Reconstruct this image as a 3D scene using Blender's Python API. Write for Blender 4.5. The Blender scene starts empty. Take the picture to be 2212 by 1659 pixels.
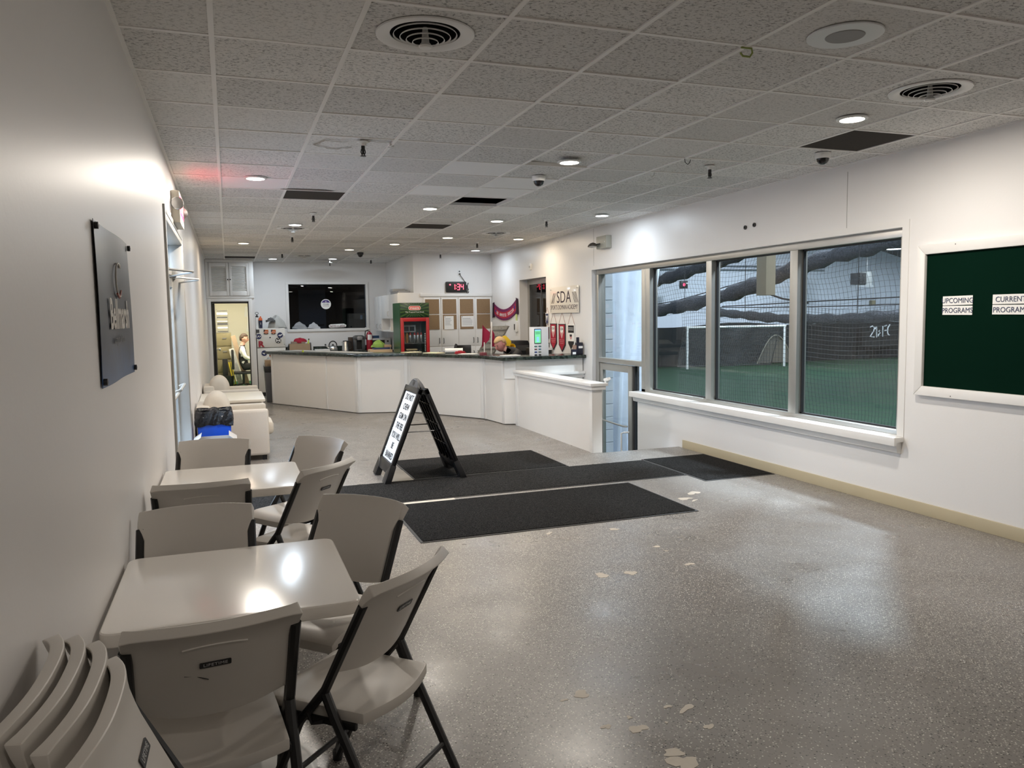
import bpy, bmesh, math, random
from mathutils import Vector, Matrix, Euler
R = math.radians
sc = bpy.context.scene
COL = sc.collection
random.seed(7)

# ------------------------------------------------------------------ camera
EYE = Vector((0.0, 0.0, 1.64))
FPX, CX, CY = 1681.3, 1106.0, 829.5
YAW, PITCH, ROLL = 0.347665, -0.0869038, -0.0152921
_f = Vector((math.sin(YAW)*math.cos(PITCH), math.cos(YAW)*math.cos(PITCH), math.sin(PITCH)))
_r = Vector((math.cos(YAW), -math.sin(YAW), 0))
_u = _r.cross(_f)
CAM_R = math.cos(ROLL)*_r + math.sin(ROLL)*_u
CAM_U = -math.sin(ROLL)*_r + math.cos(ROLL)*_u
cam_d = bpy.data.cameras.new('camera')
cam_d.sensor_fit = 'HORIZONTAL'; cam_d.sensor_width = 36.0; cam_d.lens = FPX*36.0/2212.0
cam_d.clip_start = 0.02; cam_d.clip_end = 300
cam = bpy.data.objects.new('camera', cam_d); COL.objects.link(cam)
_m = Matrix((CAM_R, CAM_U, -_f)).transposed().to_4x4(); _m.translation = EYE
cam.matrix_world = _m
sc.camera = cam

# ------------------------------------------------------------------ world, exposure
w = bpy.data.worlds.new('overcast_sky'); sc.world = w; w.use_nodes = True
bg = w.node_tree.nodes['Background']
bg.inputs[0].default_value = (0.62, 0.78, 1.0, 1); bg.inputs[1].default_value = 7.0
sc.view_settings.view_transform = 'Standard'; sc.view_settings.look = 'None'
sc.view_settings.gamma = 1.0; sc.view_settings.use_curve_mapping = False
sc.view_settings.exposure = -0.05
try:
    sc.cycles.max_bounces = 10; sc.cycles.diffuse_bounces = 5; sc.cycles.transparent_max_bounces = 24
    sc.cycles.caustics_reflective = False; sc.cycles.caustics_refractive = False
    sc.cycles.use_denoising = True
except Exception: pass

def area_light(name, loc, power, color, size, rot=(0, 0, 0), shape='DISK', size_y=None, spread=180):
    d = bpy.data.lights.new(name, 'AREA'); d.energy = power; d.color = color; d.shape = shape; d.size = size
    if size_y: d.size_y = size_y
    d.spread = R(spread)
    o = bpy.data.objects.new(name, d); COL.objects.link(o); o.location = loc; o.rotation_euler = rot
    return o
WARM, NEUT, COOL = (1.0, 0.82, 0.60), (1.0, 0.915, 0.81), (0.76, 0.88, 1.0)
# high-bay lamps of the sports hall, the first added to brighten the white tarp: light under the hall roof
for _x, _y, _z, _p in ((9, 4, 8.5, 2300), (13, 12, 9.3, 2100), (13, 25, 9.3, 1250), (25, 12, 6.6, 1500), (25, 29, 6.6, 1150), (36, 29, 4.6, 650)):
    area_light('hall_lamp_light', (_x, _y, _z), _p, (0.80, 0.90, 1.0), 1.6)
# the back office has its own ceiling lamp
area_light('office_lamp_light', (0.2, 19.6, 2.55), 75, (1.0, 0.94, 0.80), 0.6, shape='SQUARE')

# ------------------------------------------------------------------ materials
MATS = {}
def mat(name, col, rough=0.5, metal=0.0, bump=None, var=None, spec=0.5, emit=None, coat=0.0, rnd=0.0, trans=0.0, sheen=0.0):
    if name in MATS: return MATS[name]
    m = bpy.data.materials.new(name); m.use_nodes = True; nt = m.node_tree; N = nt.nodes; L = nt.links
    b = N['Principled BSDF']
    b.inputs['Base Color'].default_value = (*col, 1); b.inputs['Roughness'].default_value = rough
    b.inputs['Metallic'].default_value = metal; b.inputs['Specular IOR Level'].default_value = spec
    b.inputs['Coat Weight'].default_value = coat
    b.inputs['Transmission Weight'].default_value = trans
    tc = N.new('ShaderNodeTexCoord')
    last = None
    if var:
        n = N.new('ShaderNodeTexNoise'); n.inputs['Scale'].default_value = var[0]; n.inputs['Detail'].default_value = 5
        L.new(tc.outputs['Object'], n.inputs['Vector'])
        mx = N.new('ShaderNodeMix'); mx.data_type = 'RGBA'
        k = var[1]
        mx.inputs[6].default_value = (*[c*(1-k) for c in col], 1)
        mx.inputs[7].default_value = (*[min(1, c*(1+k)) for c in col], 1)
        L.new(n.outputs['Fac'], mx.inputs[0]); last = mx.outputs[2]
    if rnd:
        oi = N.new('ShaderNodeObjectInfo'); mr = N.new('ShaderNodeMapRange')
        mr.inputs[3].default_value = 1-rnd; mr.inputs[4].default_value = 1+rnd
        L.new(oi.outputs['Random'], mr.inputs[0])
        hv = N.new('ShaderNodeHueSaturation')
        if last: L.new(last, hv.inputs['Color'])
        else: hv.inputs['Color'].default_value = (*col, 1)
        L.new(mr.outputs[0], hv.inputs['Value']); last = hv.outputs[0]
    if last: L.new(last, b.inputs['Base Color'])
    if bump:
        n = N.new('ShaderNodeTexNoise'); n.inputs['Scale'].default_value = bump[0]; n.inputs['Detail'].default_value = 6
        L.new(tc.outputs['Object'], n.inputs['Vector'])
        bp = N.new('ShaderNodeBump'); bp.inputs['Strength'].default_value = bump[1]; bp.inputs['Distance'].default_value = bump[2] if len(bump) > 2 else 0.01
        L.new(n.outputs['Fac'], bp.inputs['Height']); L.new(bp.outputs[0], b.inputs['Normal'])
    if emit:
        b.inputs['Emission Color'].default_value = (*emit[0], 1); b.inputs['Emission Strength'].default_value = emit[1]
    MATS[name] = m
    return m

def glass_mat(name, tint=(1, 1, 1), ior=1.5, rough=0.0):
    m = bpy.data.materials.new(name); m.use_nodes = True; nt = m.node_tree; N = nt.nodes; L = nt.links
    for n in list(N):
        if n.type == 'BSDF_PRINCIPLED': N.remove(n)
    out = N['Material Output']; t = N.new('ShaderNodeBsdfTransparent'); g = N.new('ShaderNodeBsdfGlossy')
    t.inputs[0].default_value = (*tint, 1); g.inputs['Roughness'].default_value = rough
    fr = N.new('ShaderNodeFresnel'); fr.inputs[0].default_value = ior
    ge = N.new('ShaderNodeNewGeometry'); inv = N.new('ShaderNodeMath'); inv.operation = 'SUBTRACT'; inv.inputs[0].default_value = 1.0; L.new(ge.outputs['Backfacing'], inv.inputs[1])
    mu = N.new('ShaderNodeMath'); mu.operation = 'MULTIPLY'; L.new(fr.outputs[0], mu.inputs[0]); L.new(inv.outputs[0], mu.inputs[1])   # inner faces of the solid pane only transmit
    mx = N.new('ShaderNodeMixShader'); L.new(mu.outputs[0], mx.inputs[0]); L.new(t.outputs[0], mx.inputs[1]); L.new(g.outputs[0], mx.inputs[2])
    L.new(mx.outputs[0], out.inputs[0])
    return m
GLASS = glass_mat('window_glass', (0.93, 0.96, 0.97))
DGLASS = glass_mat('dark_window_glass', (0.55, 0.6, 0.66))

def wall_paint(name, col, rough):
    m = mat(name, col, rough, bump=(55, 0.12, 0.004), var=(1.3, 0.02)); return m
PAINT = wall_paint('white_wall_paint', (0.80, 0.79, 0.78), 0.38)
GLOSS = wall_paint('semi_gloss_wall_paint', (0.765, 0.74, 0.72), 0.42)
TRIMW = mat('white_trim_paint', (0.80, 0.79, 0.77), 0.35, var=(6, 0.03))
ALU = mat('anodised_aluminium', (0.46, 0.45, 0.42), 0.38, 0.75, var=(8, 0.06))
ALUD = mat('dark_gasket', (0.02, 0.02, 0.022), 0.5)
BLACK = mat('black_plastic', (0.013, 0.013, 0.014), 0.42)
BLACKM = mat('black_powder_coat', (0.012, 0.012, 0.013), 0.38)
DGREY = mat('dark_grey_plastic', (0.06, 0.06, 0.062), 0.5)
STEEL = mat('brushed_steel', (0.62, 0.61, 0.59), 0.28, 1.0, var=(30, 0.08))
WPLAST = mat('white_plastic', (0.80, 0.80, 0.78), 0.35)
PAPER = mat('white_paper', (0.85, 0.85, 0.83), 0.8)
RED = mat('red_enamel', (0.40, 0.010, 0.014), 0.35)
CARD = mat('cardboard', (0.40, 0.29, 0.19), 0.85, var=(12, 0.08))
INK = mat('black_ink', (0.012, 0.012, 0.015), 0.6)
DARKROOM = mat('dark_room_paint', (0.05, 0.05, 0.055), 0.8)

def floor_mat():
    m = bpy.data.materials.new('epoxy_flake_floor'); m.use_nodes = True; nt = m.node_tree; N = nt.nodes; L = nt.links
    b = N['Principled BSDF']; tc = N.new('ShaderNodeTexCoord')
    base = N.new('ShaderNodeTexNoise'); base.inputs['Scale'].default_value = 0.8; base.inputs['Detail'].default_value = 4
    L.new(tc.outputs['Object'], base.inputs['Vector'])
    c0 = N.new('ShaderNodeMix'); c0.data_type = 'RGBA'
    c0.inputs[6].default_value = (0.180, 0.167, 0.154, 1); c0.inputs[7].default_value = (0.226, 0.209, 0.192, 1)
    L.new(base.outputs['Fac'], c0.inputs[0]); prev = c0.outputs[2]
    dens = N.new('ShaderNodeTexNoise'); dens.inputs['Scale'].default_value = 0.55; dens.inputs['Detail'].default_value = 2
    L.new(tc.outputs['Object'], dens.inputs['Vector'])
    for i, (scale, thr, col) in enumerate(((95, 0.17, (0.02, 0.019, 0.018)), (88, 0.15, (0.62, 0.60, 0.55)), (150, 0.22, (0.11, 0.10, 0.095)), (130, 0.2, (0.42, 0.39, 0.35)))):
        mp = N.new('ShaderNodeMapping'); mp.inputs['Location'].default_value = (i*3.7, i*1.9, 0.31*i)
        mp.inputs['Rotation'].default_value = (0, 0, i*0.7); mp.inputs['Scale'].default_value = (1, 1.0, 0.001)
        L.new(tc.outputs['Object'], mp.inputs['Vector'])
        v = N.new('ShaderNodeTexVoronoi'); v.voronoi_dimensions = '2D'; v.inputs['Scale'].default_value = scale; v.inputs['Randomness'].default_value = 1
        L.new(mp.outputs[0], v.inputs['Vector'])
        # only some cells carry a flake: cell colour picks them
        sp = N.new('ShaderNodeSeparateColor'); L.new(v.outputs['Color'], sp.inputs[0])
        pick = N.new('ShaderNodeMath'); pick.operation = 'GREATER_THAN'
        L.new(sp.outputs[0], pick.inputs[0])
        mr = N.new('ShaderNodeMapRange'); mr.inputs[1].default_value = 0.3; mr.inputs[2].default_value = 0.7; mr.inputs[3].default_value = 0.97; mr.inputs[4].default_value = 0.74
        L.new(dens.outputs['Fac'], mr.inputs[0]); L.new(mr.outputs[0], pick.inputs[1])
        near = N.new('ShaderNodeMath'); near.operation = 'LESS_THAN'; near.inputs[1].default_value = thr*1.9
        L.new(v.outputs['Distance'], near.inputs[0])
        mul = N.new('ShaderNodeMath'); mul.operation = 'MULTIPLY'; L.new(pick.outputs[0], mul.inputs[0]); L.new(near.outputs[0], mul.inputs[1])
        mx = N.new('ShaderNodeMix'); mx.data_type = 'RGBA'; mx.inputs[7].default_value = (*col, 1)
        L.new(mul.outputs[0], mx.inputs[0]); L.new(prev, mx.inputs[6]); prev = mx.outputs[2]
    L.new(prev, b.inputs['Base Color'])
    b.inputs['Roughness'].default_value = 0.30; b.inputs['Specular IOR Level'].default_value = 0.55
    rn = N.new('ShaderNodeTexNoise'); rn.inputs['Scale'].default_value = 2.2; rn.inputs['Detail'].default_value = 6
    L.new(tc.outputs['Object'], rn.inputs['Vector'])
    rr = N.new('ShaderNodeMapRange'); rr.inputs[1].default_value = 0.3; rr.inputs[2].default_value = 0.7; rr.inputs[3].default_value = 0.24; rr.inputs[4].default_value = 0.42
    L.new(rn.outputs['Fac'], rr.inputs[0]); L.new(rr.outputs[0], b.inputs['Roughness'])
    n = N.new('ShaderNodeTexNoise'); n.inputs['Scale'].default_value = 120; L.new(tc.outputs['Object'], n.inputs['Vector'])
    bp = N.new('ShaderNodeBump'); bp.inputs['Strength'].default_value = 0.10; bp.inputs['Distance'].default_value = 0.003
    L.new(n.outputs['Fac'], bp.inputs['Height']); L.new(bp.outputs[0], b.inputs['Normal'])
    return m
FLOOR = floor_mat()

def tile_mat(name, col, fissure, stain=None):
    m = bpy.data.materials.new(name); m.use_nodes = True; nt = m.node_tree; N = nt.nodes; L = nt.links
    b = N['Principled BSDF']; b.inputs['Roughness'].default_value = 0.92; b.inputs['Specular IOR Level'].default_value = 0.15
    tc = N.new('ShaderNodeTexCoord'); oi = N.new('ShaderNodeObjectInfo')
    add = N.new('ShaderNodeVectorMath'); add.operation = 'ADD'
    sc_ = N.new('ShaderNodeVectorMath'); sc_.operation = 'SCALE'; sc_.inputs['Scale'].default_value = 3.0
    L.new(oi.outputs['Location'], sc_.inputs[0]); L.new(tc.outputs['Object'], add.inputs[0]); L.new(sc_.outputs[0], add.inputs[1])
    mp = N.new('ShaderNodeMapping'); mp.inputs['Scale'].default_value = (52, 78, 1); L.new(add.outputs[0], mp.inputs['Vector'])
    n = N.new('ShaderNodeTexNoise'); n.inputs['Scale'].default_value = 1.0; n.inputs['Detail'].default_value = 5; n.inputs['Roughness'].default_value = 0.65; n.inputs['Distortion'].default_value = 0.6
    L.new(mp.outputs[0], n.inputs['Vector'])
    ra = N.new('ShaderNodeValToRGB'); ra.color_ramp.elements[0].position = 0.36; ra.color_ramp.elements[1].position = 0.485
    d = 1-0.62*fissure
    ra.color_ramp.elements[0].color = (*[c*d for c in col], 1); ra.color_ramp.elements[1].color = (*col, 1)
    L.new(n.outputs['Fac'], ra.inputs[0])
    mr = N.new('ShaderNodeMapRange'); mr.inputs[3].default_value = 0.90; mr.inputs[4].default_value = 1.08; L.new(oi.outputs['Random'], mr.inputs[0])
    hv = N.new('ShaderNodeHueSaturation'); L.new(ra.outputs[0], hv.inputs['Color']); L.new(mr.outputs[0], hv.inputs['Value'])
    L.new(hv.outputs[0], b.inputs['Base Color'])
    bp = N.new('ShaderNodeBump'); bp.inputs['Strength'].default_value = 0.9*fissure; bp.inputs['Distance'].default_value = 0.006
    L.new(n.outputs['Fac'], bp.inputs['Height']); L.new(bp.outputs[0], b.inputs['Normal'])
    return m
TILE_A = tile_mat('fissured_ceiling_tile', (0.78, 0.765, 0.74), 1.0)
TILE_B = tile_mat('fine_ceiling_tile', (0.75, 0.735, 0.71), 0.62)
TILE_W = tile_mat('new_plain_ceiling_tile', (0.88, 0.87, 0.855), 0.04)
TILE_D = tile_mat('dark_ceiling_panel', (0.055, 0.048, 0.042), 0.15)
GRID = mat('ceiling_grid_paint', (0.84, 0.82, 0.79), 0.5)

# ------------------------------------------------------------------ pixel -> plane helpers (positions measured on known planes)
def ray(u, v): return (_f + CAM_R*((u-CX)/FPX) - CAM_U*((v-CY)/FPX))
def PX(u, v, X): d = ray(u, v); return EYE + d*((X-EYE.x)/d.x)
def PY(u, v, Y): d = ray(u, v); return EYE + d*((Y-EYE.y)/d.y)
def PZ(u, v, Z): d = ray(u, v); return EYE + d*((Z-EYE.z)/d.z)

# ------------------------------------------------------------------ geometry helpers
class MB:
    def __init__(s): s.bm = bmesh.new()
    def box(s, x0, x1, y0, y1, z0, z1, m=None):
        vs = [s.bm.verts.new(p) for p in ((x0, y0, z0), (x1, y0, z0), (x1, y1, z0), (x0, y1, z0), (x0, y0, z1), (x1, y0, z1), (x1, y1, z1), (x0, y1, z1))]
        if m is not None:
            for v in vs: v.co = m @ v.co
        for f in ((3, 2, 1, 0), (4, 5, 6, 7), (0, 1, 5, 4), (1, 2, 6, 5), (2, 3, 7, 6), (3, 0, 4, 7)): s.bm.faces.new([vs[i] for i in f])
        return s
    def prism(s, poly, axis, lo, hi):
        def P(a, b, c): return {'x': (c, a, b), 'y': (a, c, b), 'z': (a, b, c)}[axis]
        A = [s.bm.verts.new(P(a, b, lo)) for a, b in poly]; B = [s.bm.verts.new(P(a, b, hi)) for a, b in poly]
        n = len(poly)
        s.bm.faces.new(A); s.bm.faces.new(B[::-1])
        for i in range(n): s.bm.faces.new([A[i], B[i], B[(i+1) % n], A[(i+1) % n]])
        return s
    def loft(s, rings, cap=True, closed=False):
        rr = [[s.bm.verts.new(p) for p in r] for r in rings]
        n = len(rr[0])
        rng = range(len(rr)) if closed else range(len(rr)-1)
        for k in rng:
            a, b = rr[k], rr[(k+1) % len(rr)]
            for i in range(n): s.bm.faces.new([a[i], a[(i+1) % n], b[(i+1) % n], b[i]])
        if cap and not closed: s.bm.faces.new(rr[0][::-1]); s.bm.faces.new(rr[-1])
        return s
    def tube(s, pts, r, seg=8, closed=False, sy=1.0):
        pts = [Vector(p) for p in pts]; n = len(pts); rad = r if isinstance(r, (list, tuple)) else [r]*n
        rings = []; up = None
        for i in range(n):
            a = pts[i-1] if (i > 0 or closed) else pts[i]; b = pts[(i+1) % n] if (i < n-1 or closed) else pts[i]
            t = (b-a)
            if t.length < 1e-9: t = Vector((0, 0, 1))
            t.normalize()
            if up is None: up = Vector((0, 0, 1)) if abs(t.z) < 0.9 else Vector((0, 1, 0))
            e1 = t.cross(up)
            if e1.length < 1e-6: e1 = t.cross(Vector((1, 0, 0)))
            e1.normalize(); e2 = e1.cross(t); up = e2
            rings.append([pts[i]+e1*(math.cos(q)*rad[i])+e2*(math.sin(q)*rad[i]*sy) for q in (2*math.pi*k/seg for k in range(seg))])
        return s.loft(rings, True, closed)
    def lathe(s, prof, seg=24, c=(0, 0, 0), axis='z', cap=True):
        rings = []
        for r, h in prof:
            ring = []
            for k in range(seg):
                q = 2*math.pi*k/seg; a, b = math.cos(q)*r, math.sin(q)*r
                p = {'z': (a, b, h), 'y': (a, h, b), 'x': (h, a, b)}[axis]
                ring.append((p[0]+c[0], p[1]+c[1], p[2]+c[2]))
            rings.append(ring)
        return s.loft(rings, cap)
    def ball(s, c, r, seg=12):
        r3 = r if isinstance(r, (tuple, list)) else (r, r, r)
        m = Matrix.Translation(c) @ Matrix.Diagonal((*r3, 1))
        bmesh.ops.create_uvsphere(s.bm, u_segments=seg, v_segments=max(6, seg//2+2), radius=1, matrix=m); return s
    def grid(s, fn, nu, nv):
        vs = [[s.bm.verts.new(fn(i/nu, j/nv)) for j in range(nv+1)] for i in range(nu+1)]
        for i in range(nu):
            for j in range(nv): s.bm.faces.new([vs[i][j], vs[i+1][j], vs[i+1][j+1], vs[i][j+1]])
        return s
    def sheet(s, fn, nu, nv, th):
        """closed thin solid: fn(u,v) -> (point, normal)"""
        top = []; bot = []
        for i in range(nu+1):
            a = []; b = []
            for j in range(nv+1):
                p, n = fn(i/nu, j/nv); p = Vector(p); n = Vector(n)
                t = th(i/nu, j/nv) if callable(th) else th
                a.append(s.bm.verts.new(p+n*t/2)); b.append(s.bm.verts.new(p-n*t/2))
            top.append(a); bot.append(b)
        for i in range(nu):
            for j in range(nv):
                s.bm.faces.new([top[i][j], top[i+1][j], top[i+1][j+1], top[i][j+1]])
                s.bm.faces.new([bot[i][j], bot[i][j+1], bot[i+1][j+1], bot[i+1][j]])
        for i in range(nu):
            s.bm.faces.new([top[i][0], bot[i][0], bot[i+1][0], top[i+1][0]]); s.bm.faces.new([top[i][nv], top[i+1][nv], bot[i+1][nv], bot[i][nv]])
        for j in range(nv):
            s.bm.faces.new([top[0][j], top[0][j+1], bot[0][j+1], bot[0][j]]); s.bm.faces.new([top[nu][j], bot[nu][j], bot[nu][j+1], top[nu][j+1]])
        return s
    def mesh(s, name, bevel=0, seg=2, smooth=False, fix=True):
        if fix: bmesh.ops.recalc_face_normals(s.bm, faces=s.bm.faces)
        if bevel:
            ed = [e for e in s.bm.edges if len(e.link_faces) == 2 and e.calc_face_angle(0) > 0.5]
            bmesh.ops.bevel(s.bm, geom=ed, offset=bevel, segments=seg, affect='EDGES', profile=0.6, clamp_overlap=True)
        me = bpy.data.meshes.new(name); s.bm.to_mesh(me); s.bm.free()
        if smooth or bevel:
            for p in me.polygons: p.use_smooth = True
            if hasattr(me, 'set_sharp_from_angle'): me.set_sharp_from_angle(angle=R(38 if smooth else 30))
        return me
    def obj(s, name, material, parent=None, loc=(0, 0, 0), rot=(0, 0, 0), bevel=0, seg=2, smooth=False, sub=0):
        return put(s.mesh(name, bevel, seg, smooth), name, material, parent, loc, rot, sub)

def put(me, name, material, parent=None, loc=(0, 0, 0), rot=(0, 0, 0), sub=0):
    o = bpy.data.objects.new(name, me); COL.objects.link(o)
    if material is not None and not me.materials: me.materials.append(material)
    o.location = loc; o.rotation_euler = rot
    if parent is not None: o.parent = parent
    if sub:
        md = o.modifiers.new('smooth', 'SUBSURF'); md.levels = sub; md.render_levels = sub
        for p in me.polygons: p.use_smooth = True
    return o

def tag(o, label, cat, group=None, kind=None):
    if label: o['label'] = label
    if cat: o['category'] = cat
    if group: o['group'] = group
    if kind: o['kind'] = kind
    return o
def thing(name, label, cat, loc=(0, 0, 0), rz=0, group=None, rot=None):
    o = bpy.data.objects.new(name, None); COL.objects.link(o); o.empty_display_size = 0.05
    o.location = loc; o.rotation_euler = rot if rot else (0, 0, R(rz))
    return tag(o, label, cat, group)
def struct(name, mb, material, parent=None, label=None, **k):
    o = mb.obj(name, material, parent, **k)
    if parent is None:
        o['kind'] = 'structure'
        if label: o['label'] = label
    return o
def sroot(name, label, loc=(0, 0, 0), rz=0):
    o = bpy.data.objects.new(name, None); COL.objects.link(o); o.location = loc; o.rotation_euler = (0, 0, R(rz))
    o['kind'] = 'structure'; o['label'] = label
    return o
def copy_tree(o, parent=None):
    c = o.copy(); COL.objects.link(c); c.parent = parent
    for ch in list(o.children): copy_tree(ch, c)
    return c
def txt(s, size, material, parent, loc, rot=(R(90), 0, 0), align='CENTER', ext=0.0006, name='lettering', sx=1.0, space=1.0, shear=0.0, bold=0.0):
    cu = bpy.data.curves.new(name, 'FONT'); cu.body = s; cu.size = size; cu.align_x = align; cu.align_y = 'CENTER'
    cu.extrude = ext; cu.space_character = space; cu.shear = shear; cu.offset = bold; cu.resolution_u = 3
    cu.materials.append(material)
    tmp = bpy.data.objects.new(name, cu)
    me = bpy.data.meshes.new_from_object(tmp); bpy.data.objects.remove(tmp)
    me.name = name
    o = bpy.data.objects.new(name, me); COL.objects.link(o); o.location = loc; o.rotation_euler = rot; o.scale = (sx, 1, 1)
    o.parent = parent
    return o
def rrect(w, h, r, n=4):
    pts = []
    for cx, cy, a0 in ((w/2-r, h/2-r, 0), (-w/2+r, h/2-r, 90), (-w/2+r, -h/2+r, 180), (w/2-r, -h/2+r, 270)):
        for k in range(n+1):
            a = R(a0+90*k/n); pts.append((cx+r*math.cos(a), cy+r*math.sin(a)))
    return pts
def circ(r, n=24, cx=0, cy=0, ry=None):
    ry = ry or r
    return [(cx+r*math.cos(2*math.pi*k/n), cy+ry*math.sin(2*math.pi*k/n)) for k in range(n)]
# ================================================================== the room shell
XL, XR, ZC, ZT = -0.408, 5.18, 2.924, 3.5
XO = 5.40      # outer face of the right wall
fl = MB()
fl.box(XL, XR, -4, 8.27, -0.12, 0); fl.box(XL, 4.14, 8.27, 18.3, -0.12, 0); fl.box(4.14, XR, 11.0, 15.45, -0.12, 0)
floor = struct('floor', fl, FLOOR, label='grey speckled epoxy floor with worn bare patches')
PATCH = mat('bare_concrete_patch', (0.50, 0.45, 0.38), 0.6, var=(30, 0.12))
random.seed(11)
for i, (px, py, s) in enumerate(((3.94, 6.04, .11), (3.75, 5.88, .10), (3.79, 5.79, .06), (2.71, 5.24, .07), (2.21, 5.33, .05), (2.78, 4.72, .05), (2.79, 4.61, .03), (2.15, 4.32, .07),
        (2.34, 4.29, .065), (2.78, 4.3, .05), (1.37, 2.96, .06), (1.28, 2.94, .025), (1.73, 2.69, .065), (1.66, 2.73, .025), (1.73, 2.53, .04), (1.46, 2.62, .055), (1.35, 2.68, .035), (1.47, 2.71, .022), (1.5, 2.42, .08), (1.5, 2.35, .09), (1.59, 2.62, .015), (1.68, 2.59, .012))):
    n = 18; ph = random.random()*6; el = random.uniform(0.35, 0.75); ra = random.uniform(-0.5, 0.9)
    rad = [s*0.5*(1+0.28*math.sin(2*q+ph)+0.2*math.sin(3*q+2*ph)+random.uniform(-.16, .16)) for q in (2*math.pi*k/n for k in range(n))]
    poly = []
    for k in range(n):
        q = 2*math.pi*k/n; a, b = rad[k]*math.cos(q)*1.25, rad[k]*math.sin(q)*el*1.5
        poly.append((px+a*math.cos(ra)-b*math.sin(ra), py+a*math.sin(ra)+b*math.cos(ra)))
    MB().prism(poly, 'z', 0.0, 0.0012).obj('bare_patch', PATCH, floor)

# left wall with the storefront door opening
DY0, DY1, DZ = 6.30, 8.50, 2.44
wl = MB()
wl.box(XL-0.2, XL, -4, DY0, -0.1, ZT); wl.box(XL-0.2, XL, DY1, 17.7, -0.1, ZT); wl.box(XL-0.2, XL, DY0, DY1, DZ, ZT)
struct('wall_left', wl, GLOSS, label='long off-white semi-gloss wall on the left')
# right wall: window band, sunken exit door, service window
wr = MB()
wr.box(XR, XO, -4, 4.93, -0.12, ZT); wr.box(XR, XO, 4.93, 9.30, -1.14, 0.56); wr.box(XR, XO, 4.93, 10.70, 2.31, ZT)
wr.box(XR, XO, 10.70, 12.50, -1.14, ZT); wr.box(XR, XO, 12.50, 13.80, -0.12, 0.80); wr.box(XR, XO, 12.50, 13.80, 2.31, ZT); wr.box(XR, XO, 13.80, 15.60, -0.12, ZT)
wall_right = struct('wall_right', wr, PAINT, label='white wall with the large viewing windows')
for yy, z0, z1 in ((5.54, 2.36, 2.86), (10.62, 2.33, 2.92)):
    MB().box(XR-0.002, XR, yy, yy+0.006, z0, z1).obj('panel_seam', mat('seam_grey', (0.45, 0.44, 0.42), 0.6), wall_right)
for yy, zz in ((6.98, 2.535), (6.83, 2.545)):
    MB().lathe([(0.022, 0), (0.022, -0.012), (0.010, -0.012), (0.010, -0.004)], 14, (0, 0, 0), 'x').obj('cable_hole', BLACK, wall_right, (XR, yy, zz))
# back of the room
wb = MB()
wb.box(0.55, 1.31, 18.3, 18.45, -0.1, ZT); wb.box(3.04, 3.7, 18.3, 18.45, -0.1, ZT); wb.box(1.31, 3.04, 18.3, 18.45, -0.1, 1.42); wb.box(1.31, 3.04, 18.3, 18.45, 2.43, ZT)
struct('wall_back', wb, PAINT, label='white back wall around the dark inner window')
wo = MB()
wo.box(XL, -0.32, 17.6, 17.72, -0.1, 2.04); wo.box(0.43, 0.55, 17.6, 17.72, -0.1, 2.04); wo.box(XL, 0.55, 17.6, 17.72, 2.04, ZT); wo.box(0.45, 0.55, 17.72, 18.3, -0.1, ZT)
struct('wall_office', wo, PAINT, label='white partition with the open office doorway')
wn = MB()
wn.box(3.53, XR+0.02, 15.45, 15.6, -0.1, ZT); wn.box(3.53, 3.65, 15.6, 18.3, -0.1, ZT)
struct('wall_cupboard', wn, PAINT, label='white wall above the corkboard cupboards')
struct('wall_rear', MB().box(XL, XR, -4.15, -4, -0.1, ZT), PAINT, label='white wall behind the viewer')
struct('ceiling_deck', MB().box(XL-0.2, XO, -4.15, 18.5, ZT, ZT+0.1), mat('plenum_dark', (0.03, 0.03, 0.03), 0.9), label='dark roof deck above the hung ceiling')

# ------------------------------------------------------------------ hung ceiling: T-bar grid and tiles
GX0, GP = -0.0137, 0.607; GY0, GQ = 3.872, 0.6105
xs = [XL]+[GX0+GP*i for i in range(9)]+[XR]
JMIN, JMAX = -5, 23
ys = [GY0+GQ*j for j in range(JMIN, JMAX+1)]+[18.3]
ceil = sroot('ceiling', 'suspended grid ceiling of square acoustic tiles')
g = MB(); 
for x in xs[1:-1]: g.box(x-0.012, x+0.012, ys[0], 18.3, ZC-0.004, ZC+0.03)
g.obj('main_runner', GRID, ceil)
g = MB()
for y in ys[1:-1]: g.box(XL, XR, y-0.012, y+0.012, ZC-0.003, ZC+0.028)
g.obj('cross_runner', GRID, ceil)
g = MB(); g.box(XL, XL+0.02, ys[0], 18.3, ZC-0.004, ZC+0.02); g.box(XR-0.02, XR, ys[0], 15.45, ZC-0.004, ZC+0.02); g.obj('wall_angle', GRID, ceil)
MB().box(XL, XR, -4, ys[0], ZC, ZC+0.03).obj('plain_field', TILE_B, ceil)
dark = {(2, 7), (8, 1), (5, 11), (1, 21)}; hole = {(5, 7)}
plain = {(4, 4), (5, 5), (4, 6), (5, 6), (6, 8), (1, 6)}
smooth_ = {(1, 3), (2, 3), (2, 4)}
tcache = {}
vents = {(2, -1): (0.90, 3.57), (7, -1): (3.93, 3.57), (2, 12): (0.92, 11.52), (3, 20): (1.51, 16.40), (7, 12): (3.95, 11.52)}
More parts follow.
